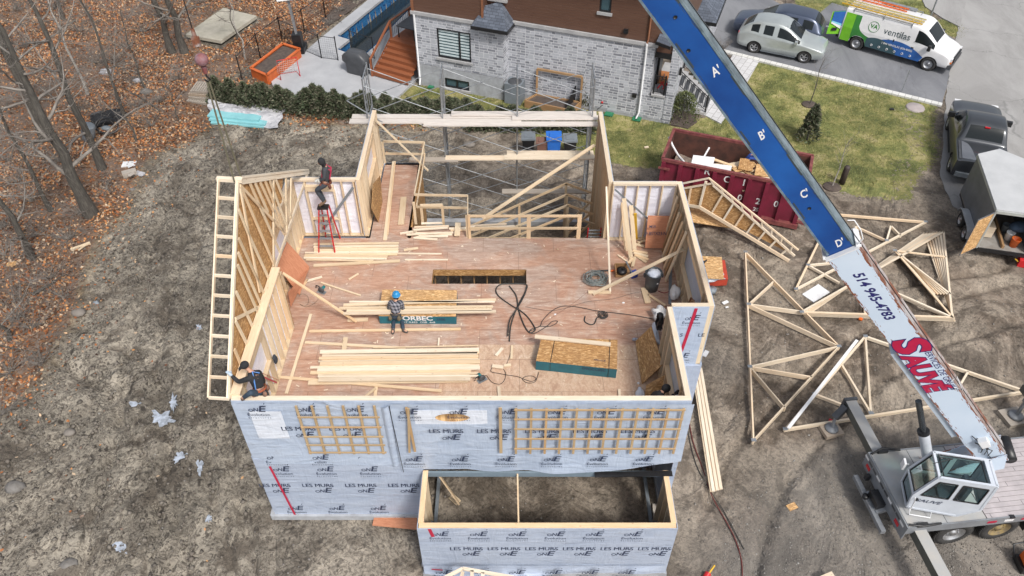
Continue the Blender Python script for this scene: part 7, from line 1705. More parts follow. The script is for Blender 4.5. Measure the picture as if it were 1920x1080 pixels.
# near side panel with two window holes: build by strips
def panel(y, th, holes_, nm):
    m = MB(); o_ = cl*th
    outer = prof
    zt_w, zb_w = 2.93, 2.20
    def X_(z, front):
        if front: return (.33*(3.08-z)/.92) if z > 2.16 else .33-.03*(2.16-z)/.6
        return -1.43 if z > 1.95 else -1.0-.45*(z-1.5)/.45
    def q(p): m.prism([CP(a, y, b) for a, b in p], o_)
    q([(X_(3.08, 1), 3.08), (X_(2.93, 1), 2.93), (-1.43, 2.93), (-1.43, 3.08)])
    q([(X_(2.20, 1), 2.20), (.33, 2.16), (.30, 1.55), (-1.0, 1.50), (-1.45, 1.95), (-1.45, 2.20)])
    q([(X_(2.93, 1), 2.93), (X_(2.20, 1), 2.20), (X_(2.20, 1)-.14, 2.20), (X_(2.93, 1)-.12, 2.93)])
    q([(-.52, 2.93), (-.52, 2.20), (-.66, 2.20), (-.66, 2.93)]); q([(-1.28, 2.93), (-1.28, 2.20), (-1.45, 2.20), (-1.43, 2.93)])
    return m.build(nm, CABP, ct)
for y, th in ((0, .02), (Wc, -.02)):
    panel(y, th, None, 'cab_side')
    for pts in ([(-.06, 2.91), (.17, 2.22), (-.52, 2.22), (-.52, 2.91)], [(-.66, 2.91), (-.66, 2.22), (-1.28, 2.22), (-1.28, 2.91)]):
        m = MB(); 
        for i in range(4): a, b = pts[i], pts[(i+1) % 4]; m.bar(CP(a[0], y, a[1])+cl*th*1.3, CP(b[0], y, b[1])+cl*th*1.3, .03, .03)
        w_ = m.build('cab_window', BLACKM, ct); m = MB(); m.poly([CP(a, y, b) for a, b in pts]); m.build('pane', CABG, w_)
def glazed(a, b, nm):
    (x0, z0), (x1, z1) = a, b; m = MB(); e_ = .06
    q = [CP(x0+(x1-x0)*.05, e_, z0+(z1-z0)*.05), CP(x0+(x1-x0)*.95, e_, z0+(z1-z0)*.95), CP(x0+(x1-x0)*.95, Wc-e_, z0+(z1-z0)*.95), CP(x0+(x1-x0)*.05, Wc-e_, z0+(z1-z0)*.05)]
    for i in range(4): m.bar(q[i], q[(i+1) % 4], .025, .03)
    w_ = m.build(nm, BLACKM, ct); m = MB(); m.poly(q); m.build('pane', CABG, w_)
glazed((0, 3.08), (.33, 2.16), 'windscreen'); glazed((-.06, 3.08), (-1.25, 3.08), 'roof_window'); glazed((.33, 2.16), (.30, 1.6), 'lower_windscreen')
m = MB(); m.prism([CP(-1.27, .0, 3.06), CP(-1.43, .0, 3.06), CP(-1.43, Wc, 3.06), CP(-1.27, Wc, 3.06)], (0, 0, .04)); m.prism([CP(-1.44, .0, 3.05), CP(-1.44, Wc, 3.05), CP(-1.46, Wc, 1.95), CP(-1.46, 0, 1.95)], cf*-.02); m.prism([CP(.30, 0, 1.53), CP(-1.0, 0, 1.5), CP(-1.0, Wc, 1.5), CP(.30, Wc, 1.53)], (0, 0, .04)); m.build('cab_shell', CABP, ct)
m = MB(); m.box(CP(-.7, Wc/2, 1.85), (.5, .5, .12), rotz(ca)); m.box(CP(-1.0, Wc/2, 2.2), (.12, .48, .7), rotz(ca)); m.build('seat', G('grey_seat', (.10, .12, .16), rough=.8), ct)
m = MB(); m.box(CP(.15, Wc/2, 2.0), (.25, .6, .45), rotz(ca)); m.box(CP(-.3, .62, 2.05), (.4, .12, .5), rotz(ca)); m.build('console', G('console_grey', (.16, .20, .19), rough=.6), ct)
m = MB(); m.text('SAUVÉ', .19, CP(-.10, -.03, 1.96), -cf, Z, bold=.01, shear=.3, sx=1.15); m.build('lettering', INK, ct)
m = MB(); m.box(CP(.20, -.04, 2.0), (.04, .05, .10), rotz(ca)); m.build('door_handle', BLACKM, ct)
m = MB(); m.path([CP(.27, -.05, 2.1), CP(.27, -.12, 2.0), CP(.25, -.12, 1.65), CP(.25, -.05, 1.6)], .015, 6); m.path([CP(.2, -.02, 1.5), CP(.2, -.12, 1.36), CP(-.35, -.12, 1.36), CP(-.35, -.02, 1.5)], .018, 6); m.build('grab_rail', RIMY if False else WHITE, ct)
m = MB(); m.tube(CP(.1, Wc*.5, 3.11), CP(-.45, Wc*.8, 3.12), .012, n=5); m.bar(CP(-.45, Wc*.8, 3.12), CP(-.1, Wc*.75, 3.115), .02, .02); m.build('wiper', BLACKM, ct)
m = MB(); m.box(CP(.5, Wc+.05, 2.3), (.06, .2, .28), rotz(ca)); m.tube(CP(.4, Wc, 2.4), CP(.5, Wc+.05, 2.3), .015, n=5); m.build('mirror', WHITE, ct)
# ============================================================ VEHICLES
def car(nm, label, cat, loc, ang, st, paint, wb, wr, ww, hw, glass_spans, screens, rim=RIM, spokes=5, extra=None):
    st = [(x, zb, zs+.03, zt+(.10 if zt-zs > .25 else .03), b_*1.03, w_*1.03, wt*(1.10 if zt-zs > .25 else 1.03)) for x, zb, zs, zt, b_, w_, wt in st]
    """st: (x, zb, zs, zt, wb, ws, wt); hw = wheel centre y"""
    t = T(nm, label, cat, loc, ang); Mx = Matrix.Translation(V(loc)) @ Matrix.Rotation(ang, 4, 'Z')
    L = lambda x, y, z: Mx @ V((x, y, z))
    def half(s, sg):
        x, zb, zs, zt, b_, w_, wt = s
        return [(x, 0, zb), (x, sg*b_*.85, zb), (x, sg*b_, zb+.10), (x, sg*(w_+.02), (zb+zs)/2+.06), (x, sg*(w_+.005), zs-.06), (x, sg*w_*.985, zs), (x, sg*wt, zt-.05), (x, sg*wt*.86, zt-.005), (x, sg*wt*.4, zt+.012), (x, 0, zt+.015)]
    rings = [half(s, 1)+half(s, -1)[::-1][1:-1] for s in st]; n = len(rings[0]); m = MB(); vs = [L(*p) for r in rings for p in r]; fs = []
    for i in range(len(st)-1):
        for j in range(n): j2 = (j+1) % n; fs.append((i*n+j, i*n+j2, (i+1)*n+j2, (i+1)*n+j))
    fs += [tuple(range(n)), tuple(range((len(st)-1)*n, len(st)*n))[::-1]]
    nf = len(fs); mi = [0]*nf; tags = {}
    for k, (a_, b_) in enumerate(glass_spans):
        mi[a_*n+5] = 1+2*k; mi[a_*n+12] = 2+2*k; tags[1+2*k] = tags[2+2*k] = 'side_window'
    for k, (a_, b_) in enumerate(screens):
        for jj in (7, 8, 9, 10): mi[min(a_, b_)*n+jj] = 40+k
        tags[40+k] = 'windscreen' if a_ < b_ else 'rear_window'
    me = bpy.data.meshes.new('c'); me.from_pydata([tuple(p) for r in rings for p in r], [], fs)
    bm = bmesh.new(); bm.from_mesh(me); lay = bm.faces.layers.int.new('tg')
    for f_, v_ in zip(bm.faces, mi): f_.material_index = v_
    bmesh.ops.recalc_face_normals(bm, faces=bm.faces)
    for k in range(60): me.materials.append(None)
    bm.to_mesh(me); bm.free(); o = bpy.data.objects.new('c', me); COL.objects.link(o); o.modifiers.new('s', 'SUBSURF').levels = 3
    e = bpy.data.meshes.new_from_object(o.evaluated_get(bpy.context.evaluated_depsgraph_get())); groups = {}
    lc = [v.co.copy() for v in e.vertices]; ar = wr*1.13; dead = set()
    for k, q_ in enumerate(lc):
        for sx in (1, -1):
            dx_, dz_ = q_.x-sx*wb/2, q_.z-wr
            r_ = math.hypot(dx_, dz_)
            if abs(q_.y) > .5*hw and r_ < ar:
                if r_ < ar*.80 or q_.z < .30: dead.add(k)
                else: q_.x = sx*wb/2+dx_/r_*ar; q_.z = wr+dz_/r_*ar
    co_ = [L(*q_) for q_ in lc]
    for p in e.polygons:
        if not any(k in dead for k in p.vertices): groups.setdefault(p.material_index, []).append(tuple(p.vertices))
    bpy.data.objects.remove(o); bpy.data.meshes.remove(me); bpy.data.meshes.remove(e)
    for g, fl_ in groups.items():
        ids = sorted({k for f_ in fl_ for k in f_}); rm = {k: q_ for q_, k in enumerate(ids)}
        m = MB(); m.add([co_[k] for k in ids], [tuple(rm[k] for k in f_) for f_ in fl_], None, True); m.build('body' if g == 0 else tags[g], paint if g == 0 else GLASS, t)
    for sx in (1, -1):
        for sg in (1, -1):
            m = MB(); A3 = Matrix.Rotation(ang, 3, 'Z') @ Matrix.Rotation(-pi/2*sg, 3, 'X'); ps = []
            cc = (sx*wb/2, sg*(hw+ww*.18), wr)
            m.lathe([(0, -ww*1.25), (wr*1.12, -ww*1.25), (wr*1.12, -.06)], L(*cc), 26, A3); m.build('wheel_arch', BLACKM, t)
            wheel(None, L(sx*wb/2, sg*(hw), wr), wr, ww, sg, Matrix.Rotation(ang, 3, 'Z'), rim, parent=t, spokes=spokes)
    def bx(nm_, mt, c, s, par=t, r=0):
        m = MB(); m.box(L(*c), s, rotz(ang+r)); return m.build(nm_, mt, par)
    if extra: extra(t, L, bx, ang)
    return t, L, bx
def heading(a, b): d = b-a; return math.atan2(d.y, d.x)
# silver suv: near side is right side (-y local)
a, b = P(1412, 98), P(1505, 117); an = heading(a, b); wb = (b-a).length; rt = V((sin(an), -cos(an), 0)); loc = (a+b)/2-rt*.80
suv = [(2.36, .38, .66, .74, .66, .74, .60), (2.22, .24, .80, .90, .86, .90, .72), (1.5, .20, .94, 1.04, .96, .97, .80), (1.02, .20, 1.0, 1.10, .97, .98, .80), (.18, .20, 1.03, 1.64, .97, .98, .66), (-.34, .20, 1.05, 1.72, .97, .98, .67), (-.42, .20, 1.05, 1.72, .97, .98, .67), (-1.15, .20, 1.09, 1.69, .97, .98, .66), (-1.23, .20, 1.10, 1.68, .97, .97, .66), (-1.72, .22, 1.20, 1.60, .95, .95, .62), (-2.28, .26, 1.10, 1.22, .92, .92, .74), (-2.46, .40, .92, .98, .82, .84, .70)]
def suvx(t, L, bx, ang):
    for sg in (1, -1):
        bx('headlight', LAMP, (2.10, sg*.66, .78), (.24, .26, .12)); bx('tail_lamp', LRED, (-2.30, sg*.72, .98), (.16, .28, .16)); bx('side_mirror', SILVER if 'silver' in t['label'] else NAVY, (.78, sg*1.05, 1.12), (.14, .2, .15))
        for x in (.28, -.72): bx('door_handle', GALV, (x, sg*.985, .92), (.18, .03, .035))
        m = MB()
        for x in (.82, -.38, -1.25): m.tube(L(x, sg*.982, .36), L(x, sg*.972, .96), .007, n=4)
        m.build('door_seam', BLACKM, t); bx('sill_trim', GREYP, (-.05, sg*.93, .27), (1.9, .03, .09)); bx('roof_rail', GALV if 'silver' in t['label'] else BLACKM, (-.6, sg*.56, 1.70), (1.5, .04, .05))
    bx('grille', BLACKM, (2.22, 0, .62), (.16, .62, .18)); bx('number_plate', WHITEV, (-2.42, 0, .72), (.04, .32, .12)); bx('bumper', GREYP, (-2.33, 0, .40), (.14, 1.4, .14))
def silx(t, L, bx, ang):
    suvx(t, L, bx, ang); bx('sunroof', GLASS, (-.05, 0, 1.665), (.6, .7, .02))
t, L, bx = car('silver_suv', 'silver sport utility car parked on the dark driveway', 'car', loc, an, suv, SILVER, wb, .36, .24, .83, [(3, 4), (4, 5), (6, 7), (8, 9)], [(3, 4), (10, 9)], extra=silx)
# dark suv facing the other way; near side = left side (+y local)
a2 = P(1402, 72); an2 = an+pi; lf = V((-sin(an2), cos(an2), 0)); hd = V((cos(an2), sin(an2), 0)); loc2 = a2-hd*1.38-lf*.8
st2 = [(x*1.03, zb, zs+.02, zt+.03, w1, w2, w3) for x, zb, zs, zt, w1, w2, w3 in suv]
st2[9] = (-2.0, .24, 1.12, 1.68, .95, .95, .64); st2[10] = (-2.42, .28, 1.1, 1.22, .92, .92, .74)
car('dark_blue_suv', 'dark blue estate car with black roof bars behind the silver car', 'car', loc2, an2, st2, NAVY, 2.76, .35, .24, .83, [(3, 4), (4, 5), (6, 7), (8, 9)], [(3, 4), (10, 9)], extra=suvx)
# van
a, b = P(1603, 92), P(1736, 131); an = heading(a, b); wbv = (b-a).length; rt = V((sin(an), -cos(an), 0)); loc = (a+b)/2-rt*.88
hv = 2.02
van = [(3.0, .40, .78, .88, .86, .90, .72), (2.90, .34, .98, 1.10, 1.0, 1.0, .82), (2.35, .34, 1.12, 1.26, 1.02, 1.01, .84), (2.02, .34, 1.16, 1.36, 1.02, 1.01, .84), (1.30, .34, 1.18, hv, 1.02, 1.01, .84), (.86, .34, 1.18, hv+.05, 1.02, 1.01, .86), (.78, .34, 1.18, hv+.05, 1.02, 1.01, .86), (-1.2, .34, 1.18, hv+.06, 1.02, 1.01, .86), (-2.90, .34, 1.18, hv+.04, 1.02, 1.01, .86), (-3.0, .34, 1.18, hv+.03, 1.02, 1.01, .86), (-3.05, .36, 1.18, hv, 1.0, 1.0, .85)]
def vanx(t, L, bx, ang):
    for sg in (-1, 1):
        bx('headlight', LAMP, (2.93, sg*.84, .88), (.16, .26, .16)); bx('indicator', LORG, (2.95, sg*.84, .74), (.14, .26, .08)); bx('side_mirror', BLACKM, (1.75, sg*1.20, 1.32), (.16, .22, .28)); bx('tail_lamp', LRED, (-3.0, sg*.93, 1.25), (.05, .10, .42))
        bx('door_handle', BLACKM, (.92, sg*1.07, 1.04), (.14, .03, .05)); bx('door_handle', BLACKM, (-.10, sg*1.08, 1.14), (.05, .03, .14))
        m = MB()
        for x in (.82, 1.95): m.tube(L(x, sg*1.022, .40), L(x, sg*1.012, 1.16), .007, n=4)
        m.build('door_seam', BLACKM, t)
        # livery on the flat side, polygons proud of the body
        def strip(f0, f1, x0, x1, mt, d, n=40):
            # area between curves f0,f1 over x with split at z=1.16 for the bend
            for lo, hi in ((0, 1.16), (1.16, 3)):
                m = MB()
                for i in range(n):
                    xa, xb = x0+(x1-x0)*i/n, x0+(x1-x0)*(i+1)/n; za0, za1, zb0, zb1 = [min(max(v_, lo), hi) for v_ in (f0(xa), f1(xa), f0(xb), f1(xb))]
                    if za1-za0 < 1e-3 and zb1-zb0 < 1e-3: continue
                    yy = lambda z: (1.070 if z <= 1.16 else 1.070-(z-1.16)*.125/.84)+d
                    m.add([L(xa, sg*yy(za0), za0), L(xb, sg*yy(zb0), zb0), L(xb, sg*yy(zb1), zb1), L(xa, sg*yy(za1), za1)], [(0, 1, 2, 3) if sg < 0 else (3, 2, 1, 0)])
                if m.v: m.build('livery', mt, t)
        AF = lambda x: max([.40]+[wr_+math.sqrt(max(0, .47**2-(x-c_)**2)) for c_ in (wbv/2, -wbv/2) for wr_ in (.39,) if abs(x-c_) < .47])
        strip(AF, lambda x: min(1.93, 3.4-1.35*(x+2.9)), -2.93, -1.6, VGREEN, .0)
        strip(AF, lambda x: 1.93 if x < -1.95 else max(.40, 1.93-.8*(x+1.95)**1.2), -2.4, -.1, VDGREEN, .002)
        strip(lambda x: 1.5-math.sqrt(max(0, .36-(x+1.15)**2*.40))*1.0 if x < -.35 else 1.12, lambda x: 1.93, -2.08, -.0, WHITEV, .004)
        strip(AF, lambda x: max(.40, 1.16-.22*(x-.1)**2), -1.45, 1.75, VBLUE, .006)
        strip(AF, lambda x: max(.40, 1.02-.40*(x+.9)**2), -1.50, .2, VTEAL, .008)
        m = MB(); xd = V((1, 0, 0)) if sg < 0 else V((-1, 0, 0)); R3 = Matrix.Rotation(ang, 3, 'Z'); xd = R3 @ xd; up_ = (R3 @ V((0, -sg*.15, 1))).normalized()
        yy = lambda z: 1.070-(max(z, 1.16)-1.16)*.15+.014
        m.text('ventilas', .50, L(-.05, sg*yy(1.52), 1.50), xd, up_, bold=.004, sx=.95); m.text('.com', .12, L(.98*(-sg), sg*yy(1.4), 1.36), xd, up_)
        m.build('lettering', G('slate_ink', (.06, .09, .10), rough=.4) if 'slate_ink' not in bpy.data.materials else bpy.data.materials['slate_ink'], t)
        m = MB(); q = -1.32*(-sg) if sg > 0 else -1.32; m.text('VA', .30, L(q, sg*yy(1.58), 1.56), xd, up_, bold=.03)
        ring = [L(q+cos(k/24*6.283)*.28, sg*yy(1.55+sin(k/24*6.283)*.28), 1.55+sin(k/24*6.283)*.28) for k in range(25)]; m.path(ring, .012, 5); m.build('lettering', bpy.data.materials['dark_green_vinyl'], t)
        m = MB(); m.text('1 844 VENTILAS (836-8452)', .15, L(.15 if sg < 0 else .15, sg*1.085, .86), xd, (R3 @ V((0, 0, 1))), bold=.02, sx=.95)
        for k in range(6): m.path([L(-1.15+k*.42+cos(j)*.055, sg*1.085, .58+sin(j)*.055) for j in (0, 1.05, 2.1, 3.14, 4.2, 5.24, 6.28)], .014, 4)
        m.text('VA ventilas', .12, L(1.40, sg*1.075, .98), xd, (R3 @ V((0, 0, 1))), bold=.0)
        m.build('lettering', WHITEV, t)
    bx('bumper', DGREY, (2.98, 0, .52), (.22, 2.0, .20)); bx('grille', BLACKM, (3.02, 0, .80), (.10, 1.3, .26)); bx('bumper_skirt', GREYP, (2.94, 0, .38), (.2, 1.8, .12)); bx('bumper', BLACKM, (-3.10, 0, .50), (.18, 1.9, .14))
    # open rear door
    m = MB(); q = [L(-3.04, -.96, .62), L(-3.55, -1.35, .62), L(-3.55, -1.30, 1.9), L(-3.04, -.92, 1.95)]; m.prism(q, L(0, 0, 0)-L(.05, .05, 0)); dd = m.build('rear_door', VGREEN, t)
    nn = (q[1]-q[0]).cross(q[3]-q[0]).normalized(); cam_d = (V((0, 0, H))-q[0]); 
    for sgn in (1, -1):
        o_ = nn*sgn*.05; m = MB(); A2 = lambda f, g: q[0].lerp(q[1], f).lerp(q[3].lerp(q[2], f), g)+o_
        m.poly([A2(0, .45), A2(1, .62), A2(1, 1), A2(0, 1)]); m.build('livery', VBLUE, dd); m = MB(); m.poly([A2(0, .35), A2(1, .56), A2(1, .62), A2(0, .45)]); m.build('livery', VCYAN, dd); m = MB(); m.poly([A2(.0, .22), A2(1, .50), A2(1, .56), A2(0, .35)]); m.build('livery', WHITEV, dd)
        m = MB(); m.poly([A2(.35, .16)+o_*.2, A2(.8, .16)+o_*.2, A2(.8, .30)+o_*.2, A2(.35, .30)+o_*.2]); m.build('number_plate', BLACKM, dd)
    # rack
    m = MB()
    for x in (.5, -1., -2.6): m.bar(L(x, -.95, hv+.14), L(x, .95, hv+.14), .04, .04)
    for y in (-.93, .93): m.bar(L(.5, y, hv+.16), L(-2.6, y, hv+.16), .04, .04); [m.bar(L(x, y, hv-.05), L(x, y, hv+.14), .03, .03) for x in (.5, -1., -2.6)]
    m.build('roof_rack', GALV, t)
t, L, bx = car('service_van', 'white and green service van with ladders on its roof, rear door open', 'van', loc, an, van, VANW, wbv, .39, .27, .91, [(3, 4), (4, 5)], [(3, 4)], extra=vanx, spokes=0)
for k, (y, mt, lb) in enumerate([(-.62, YELP, 'near yellow ladder on the van roof'), (-.30, G('pale_yellow', (.55, .48, .22), rough=.6), 'pale yellow ladder in the middle of the van roof'), (.45, ORP, 'far orange ladder on the van roof')]):
    lt = T('roof_ladder', lb, 'ladder', L(-.8, y, hv+.2), an); x0, x1 = (-3.4, .95) if k < 2 else (-3.2, -.2)
    for s_ in (-.18, .18): m = MB(); m.bar(L(x0, y+s_, hv+.24), L(x1, y+s_, hv+.24), .03, .07); m.build('side_rail', mt, lt)
    for i in range(12): x = x0+.2+(x1-x0-.4)*i/11; m = MB(); m.tube(L(x, y-.18, hv+.24), L(x, y+.18, hv+.24), .016, n=5); m.build('rung', mt, lt)
m = MB(); m.tube(L(-1.6, .75, hv+.25), L(.2, .75, hv+.25), .09, n=10); m.build('roof_tube', GALV, label='grey tube lying on the far side of the van roof', cat='tube')
# pickup
b, a = P(1780, 243), P(1783, 320); an = heading(a, b); wbp = (b-a).length; lf = V((-sin(an), cos(an), 0)); loc = (a+b)/2-lf*.84
pk = [(2.92, .45, .92, 1.02, .86, .92, .74), (2.75, .34, 1.10, 1.18, 1.02, 1.03, .86), (1.9, .32, 1.16, 1.24, 1.05, 1.04, .86), (1.25, .32, 1.18, 1.26, 1.05, 1.04, .86), (.48, .32, 1.19, 1.90, 1.05, 1.03, .76), (-.12, .32, 1.20, 1.95, 1.05, 1.03, .76), (-.20, .32, 1.20, 1.95, 1.05, 1.03, .76), (-.92, .32, 1.21, 1.93, 1.05, 1.03, .76), (-1.22, .32, 1.21, 1.27, 1.05, 1.03, .92), (-1.32, .32, 1.21, 1.24, 1.05, 1.03, .94), (-2.80, .34, 1.21, 1.24, 1.05, 1.03, .94), (-2.88, .36, 1.20, 1.23, 1.04, 1.02, .93), (-2.90, .40, 1.19, 1.22, 1.03, 1.01, .92)]
def pkx(t, L, bx, ang):
    bx('bed_cover', G('tonneau_cover', (.10, .11, .13), (.13, .14, .16), 2, .6), (-1.98, 0, 1.265), (1.5, 1.72, .03)); bx('sunroof', G('roof_glass', (.07, .075, .085), rough=.15), (-.2, 0, 1.955), (1.0, 1.0, .03))
    for sg in (1, -1):
        bx('headlight', LAMP, (2.80, sg*.82, 1.0), (.2, .3, .2)); bx('tail_lamp', LRED, (-2.84, sg*.93, 1.02), (.08, .18, .30)); bx('side_mirror', BLACKM, (.98, sg*1.22, 1.28), (.16, .28, .24)); m = MB(); m.tube(L(.98, sg*.98, 1.2), L(.98, sg*1.15, 1.25), .03, n=6); m.build('mirror_arm', BLACKM, t)
        for x in (.35, -.55): bx('door_handle', BLACKM, (x, sg*1.055, 1.06), (.18, .03, .04))
        m = MB()
        for x in (.95, -.15, -1.12): m.tube(L(x, sg*1.055, .42), L(x, sg*1.045, 1.14), .008, n=4)
        m.build('door_seam', BLACKM, t)
        bx('running_board', BLACKM, (0, sg*1.02, .40), (1.9, .14, .05)); bx('bed_rail', DGREY, (-1.98, sg*.93, 1.25), (1.55, .1, .04))
    bx('bumper', G('grey_bumper', (.25, .28, .30), rough=.4), (-2.90, 0, .58), (.2, 1.85, .2)); bx('tailgate', DGREY, (-2.84, 0, .96), (.04, 1.5, .42)); bx('brake_lamp', LRED, (-.93, 0, 1.93), (.05, .22, .05)); bx('grille', BLACKM, (2.8, 0, .82), (.12, 1.2, .3))
car('pickup_truck', 'dark grey pickup truck seen from behind on the street', 'pickup truck', loc, an, pk, PICKP, wbp, .41, .28, .92, [(3, 4), (4, 5), (6, 7)], [(3, 4), (8, 7)], extra=pkx, spokes=6)
# trailer
ta = math.atan2(3.65, .86); to = V((18.47, 23.36, 0)); tf = V((cos(ta), sin(ta), 0)); tr2 = V((sin(ta), -cos(ta), 0)); LT, WT = 3.75, 1.85
XP = lambda x, y, z: to+tf*x+tr2*y+Z*z
t = T('enclosed_trailer', 'dark enclosed cargo trailer with white roof and open rear doors', 'trailer', to, ta)
z0, z1 = .48, 2.36; SIDEM = G('dark_trailer_side', (.10, .11, .125), (.15, .16, .18), 1.2, .45)
m = MB(); m.prism([XP(0, 0, z0), XP(LT, 0, z0+.0), XP(LT+.6, WT/2, z0), XP(LT, WT, z0), XP(0, WT, z0)], (0, 0, .05)); m.build('floor', G('trailer_floor', (.30, .29, .27), (.22, .20, .18), 3, .8), t)
for y in (0, WT-.04): m = MB(); m.prism([XP(0, y, z0+.05), XP(LT, y, z0+.05), XP(LT, y, z1), XP(0, y, z1)], tr2*.04); m.build('side_wall', SIDEM, t)
m = MB(); m.prism([XP(LT, 0, z0+.05), XP(LT+.6, WT/2, z0+.05), XP(LT+.6, WT/2, z1), XP(LT, 0, z1)], tr2*.04); m.prism([XP(LT+.6, WT/2, z0+.05), XP(LT, WT, z0+.05), XP(LT, WT, z1), XP(LT+.6, WT/2, z1)], -tf*.04); m.build('nose', SIDEM, t)
m = MB(); m.prism([XP(-.03, -.03, z1), XP(LT+.02, -.03, z1), XP(LT+.63, WT/2, z1), XP(LT, WT+.03, z1), XP(-.03, WT+.03, z1)], (0, 0, .06)); m.build('roof', G('trailer_roof', (.50, .51, .52), (.43, .44, .45), 1.2, .4, bump=.1), t)
m = MB()
for y in (-.03, WT+.03): m.bar(XP(-.02, y, z1-.03), XP(LT, y, z1-.03), .03, .09); 
for y in (-.01, WT-.02): m.bar(XP(-.02, y, z0), XP(-.02, y, z1), .06, .06, up=tf)
m.bar(XP(-.03, 0, z1-.06), XP(-.03, WT, z1-.06), .06, .12); m.build('roof_trim', G('trim_grey', (.42, .44, .42), rough=.4), t)
m = MB(); m.bar(XP(-.04, 0, z0-.04), XP(-.04, WT, z0-.04), .08, .14); m.bar(XP(.2, .05, z0-.08), XP(LT, .05, z0-.08), .06, .12); m.bar(XP(.2, WT-.05, z0-.08), XP(LT, WT-.05, z0-.08), .06, .12); m.bar(XP(LT, WT/2, z0-.08), XP(LT+1.5, WT/2, z0-.08), .1, .1); m.build('chassis', BLACKM, t)
for x in (1.05, 1.95):
    for y, s_ in ((-.16, 1), (WT+.16, -1)):
        wheel(None, XP(x, y, .33), .33, .2, s_, rotz(ta), RIM, parent=t, spokes=0)
for y, s_ in ((-.16, -1), (WT+.16, 1)):
    pts = [(.55, .42), (.7, .66), (.95, .76), (2.05, .76), (2.3, .66), (2.45, .42)]; m = MB()
    for p, q in zip(pts, pts[1:]): m.bar(XP(p[0], y, p[1]), XP(q[0], y, q[1]), .30, .02, up=Z)
    m.prism([XP(.95, y-.15 if s_ < 0 else y+.13, .5), XP(2.05, y-.15 if s_ < 0 else y+.13, .5), XP(2.0, y-.15 if s_ < 0 else y+.13, .76), XP(1.0, y-.15 if s_ < 0 else y+.13, .76)], tr2*.02) if False else None
    m.build('fender', G('fender_grey', (.40, .42, .44), rough=.45) if 'fender_grey' not in bpy.data.materials else bpy.data.materials['fender_grey'], t)
dA, dB = P(1813, 476, .35), XP(-.05, -.02, z0); u_ = V((dA.x-to.x, dA.y-to.y, 0)).normalized()*.95
m = MB(); q0 = XP(-.06, -.05, z0+.02); m.prism([q0, q0+u_, q0+u_+Z*(z1-z0-.1), q0+Z*(z1-z0-.1)], V((u_.y, -u_.x, 0)).normalized()*.03); dr = m.build('rear_door', SIDEM, t)
m = MB(); nn = V((u_.y, -u_.x, 0)).normalized(); 
for s_ in (.034, -.004): m.prism([q0+u_*.03+nn*s_+Z*.04, q0+u_*.97+nn*s_+Z*.04, q0+u_*.97+nn*s_+Z*(z1-z0-.14), q0+u_*.03+nn*s_+Z*(z1-z0-.14)], nn*.004)
m.build('plywood_lining', WOODO if False else OSBL, dr)
m = MB(); q0 = XP(-.06, WT+.05, z0+.02); u2 = (tr2*.9-tf*.3).normalized()*.9; m.prism([q0, q0+u2, q0+u2+Z*(z1-z0-.1), q0+Z*(z1-z0-.1)], -tf*.03); m.build('rear_door', SIDEM, t)
for (x, y, z, s, mt, nm, lb) in [(.35, 1.38, .55, .17, ORP, 'bucket', 'orange bucket at the back of the open trailer'), (.72, 1.25, .55, .16, FOAMW, 'bucket', 'white bucket behind the orange one in the trailer'), (1.2, 1.2, .55, .16, GREYP, 'bucket', 'grey bucket deep inside the trailer')]:
    m = MB(); m.lathe([(0, 0), (s*.8, 0), (s, .36), (s*1.06, .37), (s*.94, .37), (s*.75, .05), (0, .05)], XP(x, y, z), 18); m.build(nm, mt, label=lb, cat='bucket', group=None)
m = MB(); m.box(XP(.9, .35, .82), (.5, .55, .5), rotz(ta)); m.build('wooden_crate', WOODL, label='pale wooden crate at the left inside the trailer', cat='crate')
board(XP(.1, .95, .6), XP(2.4, .95, .7), .08, .14, 'plank', WOODO, 'plank standing on edge inside the trailer', 'plank'); m = MB(); m.ball(XP(.9, 1.5, 1.1), (.4, .28, .2), 12, 8); m.build('jacket', G('blue_denim', (.06, .10, .16), (.03, .05, .08), 5, .9), label='dark blue cloth heaped inside the trailer', cat='cloth')
# dumpster
DQ = [P(1243, 299, 2.05), P(1513, 353, 2.05), P(1517, 290, 2.05), P(1256, 243, 2.05)]
dx = (DQ[1]-DQ[0]); Ld = dx.length; dx.normalize(); dy = V((-dx.y, dx.x, 0)); Wd = min((DQ[3]-DQ[0]).dot(dy), 2.45)
D = lambda x, y, z: V((DQ[0].x, DQ[0].y, 0))+dx*x+dy*y+Z*z
t = T('dumpster', 'maroon roll off dumpster full of scrap wood beside the lawn', 'dumpster', D(Ld/2, Wd/2, 0)); hd_ = 2.05
m = MB(); m.prism([D(0, 0, .15), D(Ld, 0, .15), D(Ld, Wd, .15), D(0, Wd, .15)], (0, 0, .08)); m.build('floor', RUSTY, t)
for p, q, o_ in [((0, 0), (Ld, 0), dy), ((0, Wd), (Ld, Wd), -dy), ((0, 0), (0, Wd), dx), ((Ld, 0), (Ld, Wd), -dx)]:
    a, b = D(*p, .12), D(*q, .12); e = .06 if o_ in (dx, -dx) else 0
    m = MB(); m.prism([a, b, b+Z*(hd_-.12), a+Z*(hd_-.12)], o_*.025); m.build('side_panel', MAROON, t)
    m = MB(); a += o_*.027; b += o_*.027; m.prism([a+Z*.1, b+Z*.1, b+Z*(hd_-.13), a+Z*(hd_-.13)], o_*.01); m.build('inner_lining', RUSTY, t)
for i in range(9):
    x = .06+(Ld-.12)*i/8
    for y, s_ in ((0, -1), (Wd, 1)): m = MB(); m.box(D(x, y+s_*.06, hd_/2+.05), (.16, .12, hd_-.2), frame(dx)); m.build('rib', MAROON, t)
m = MB()
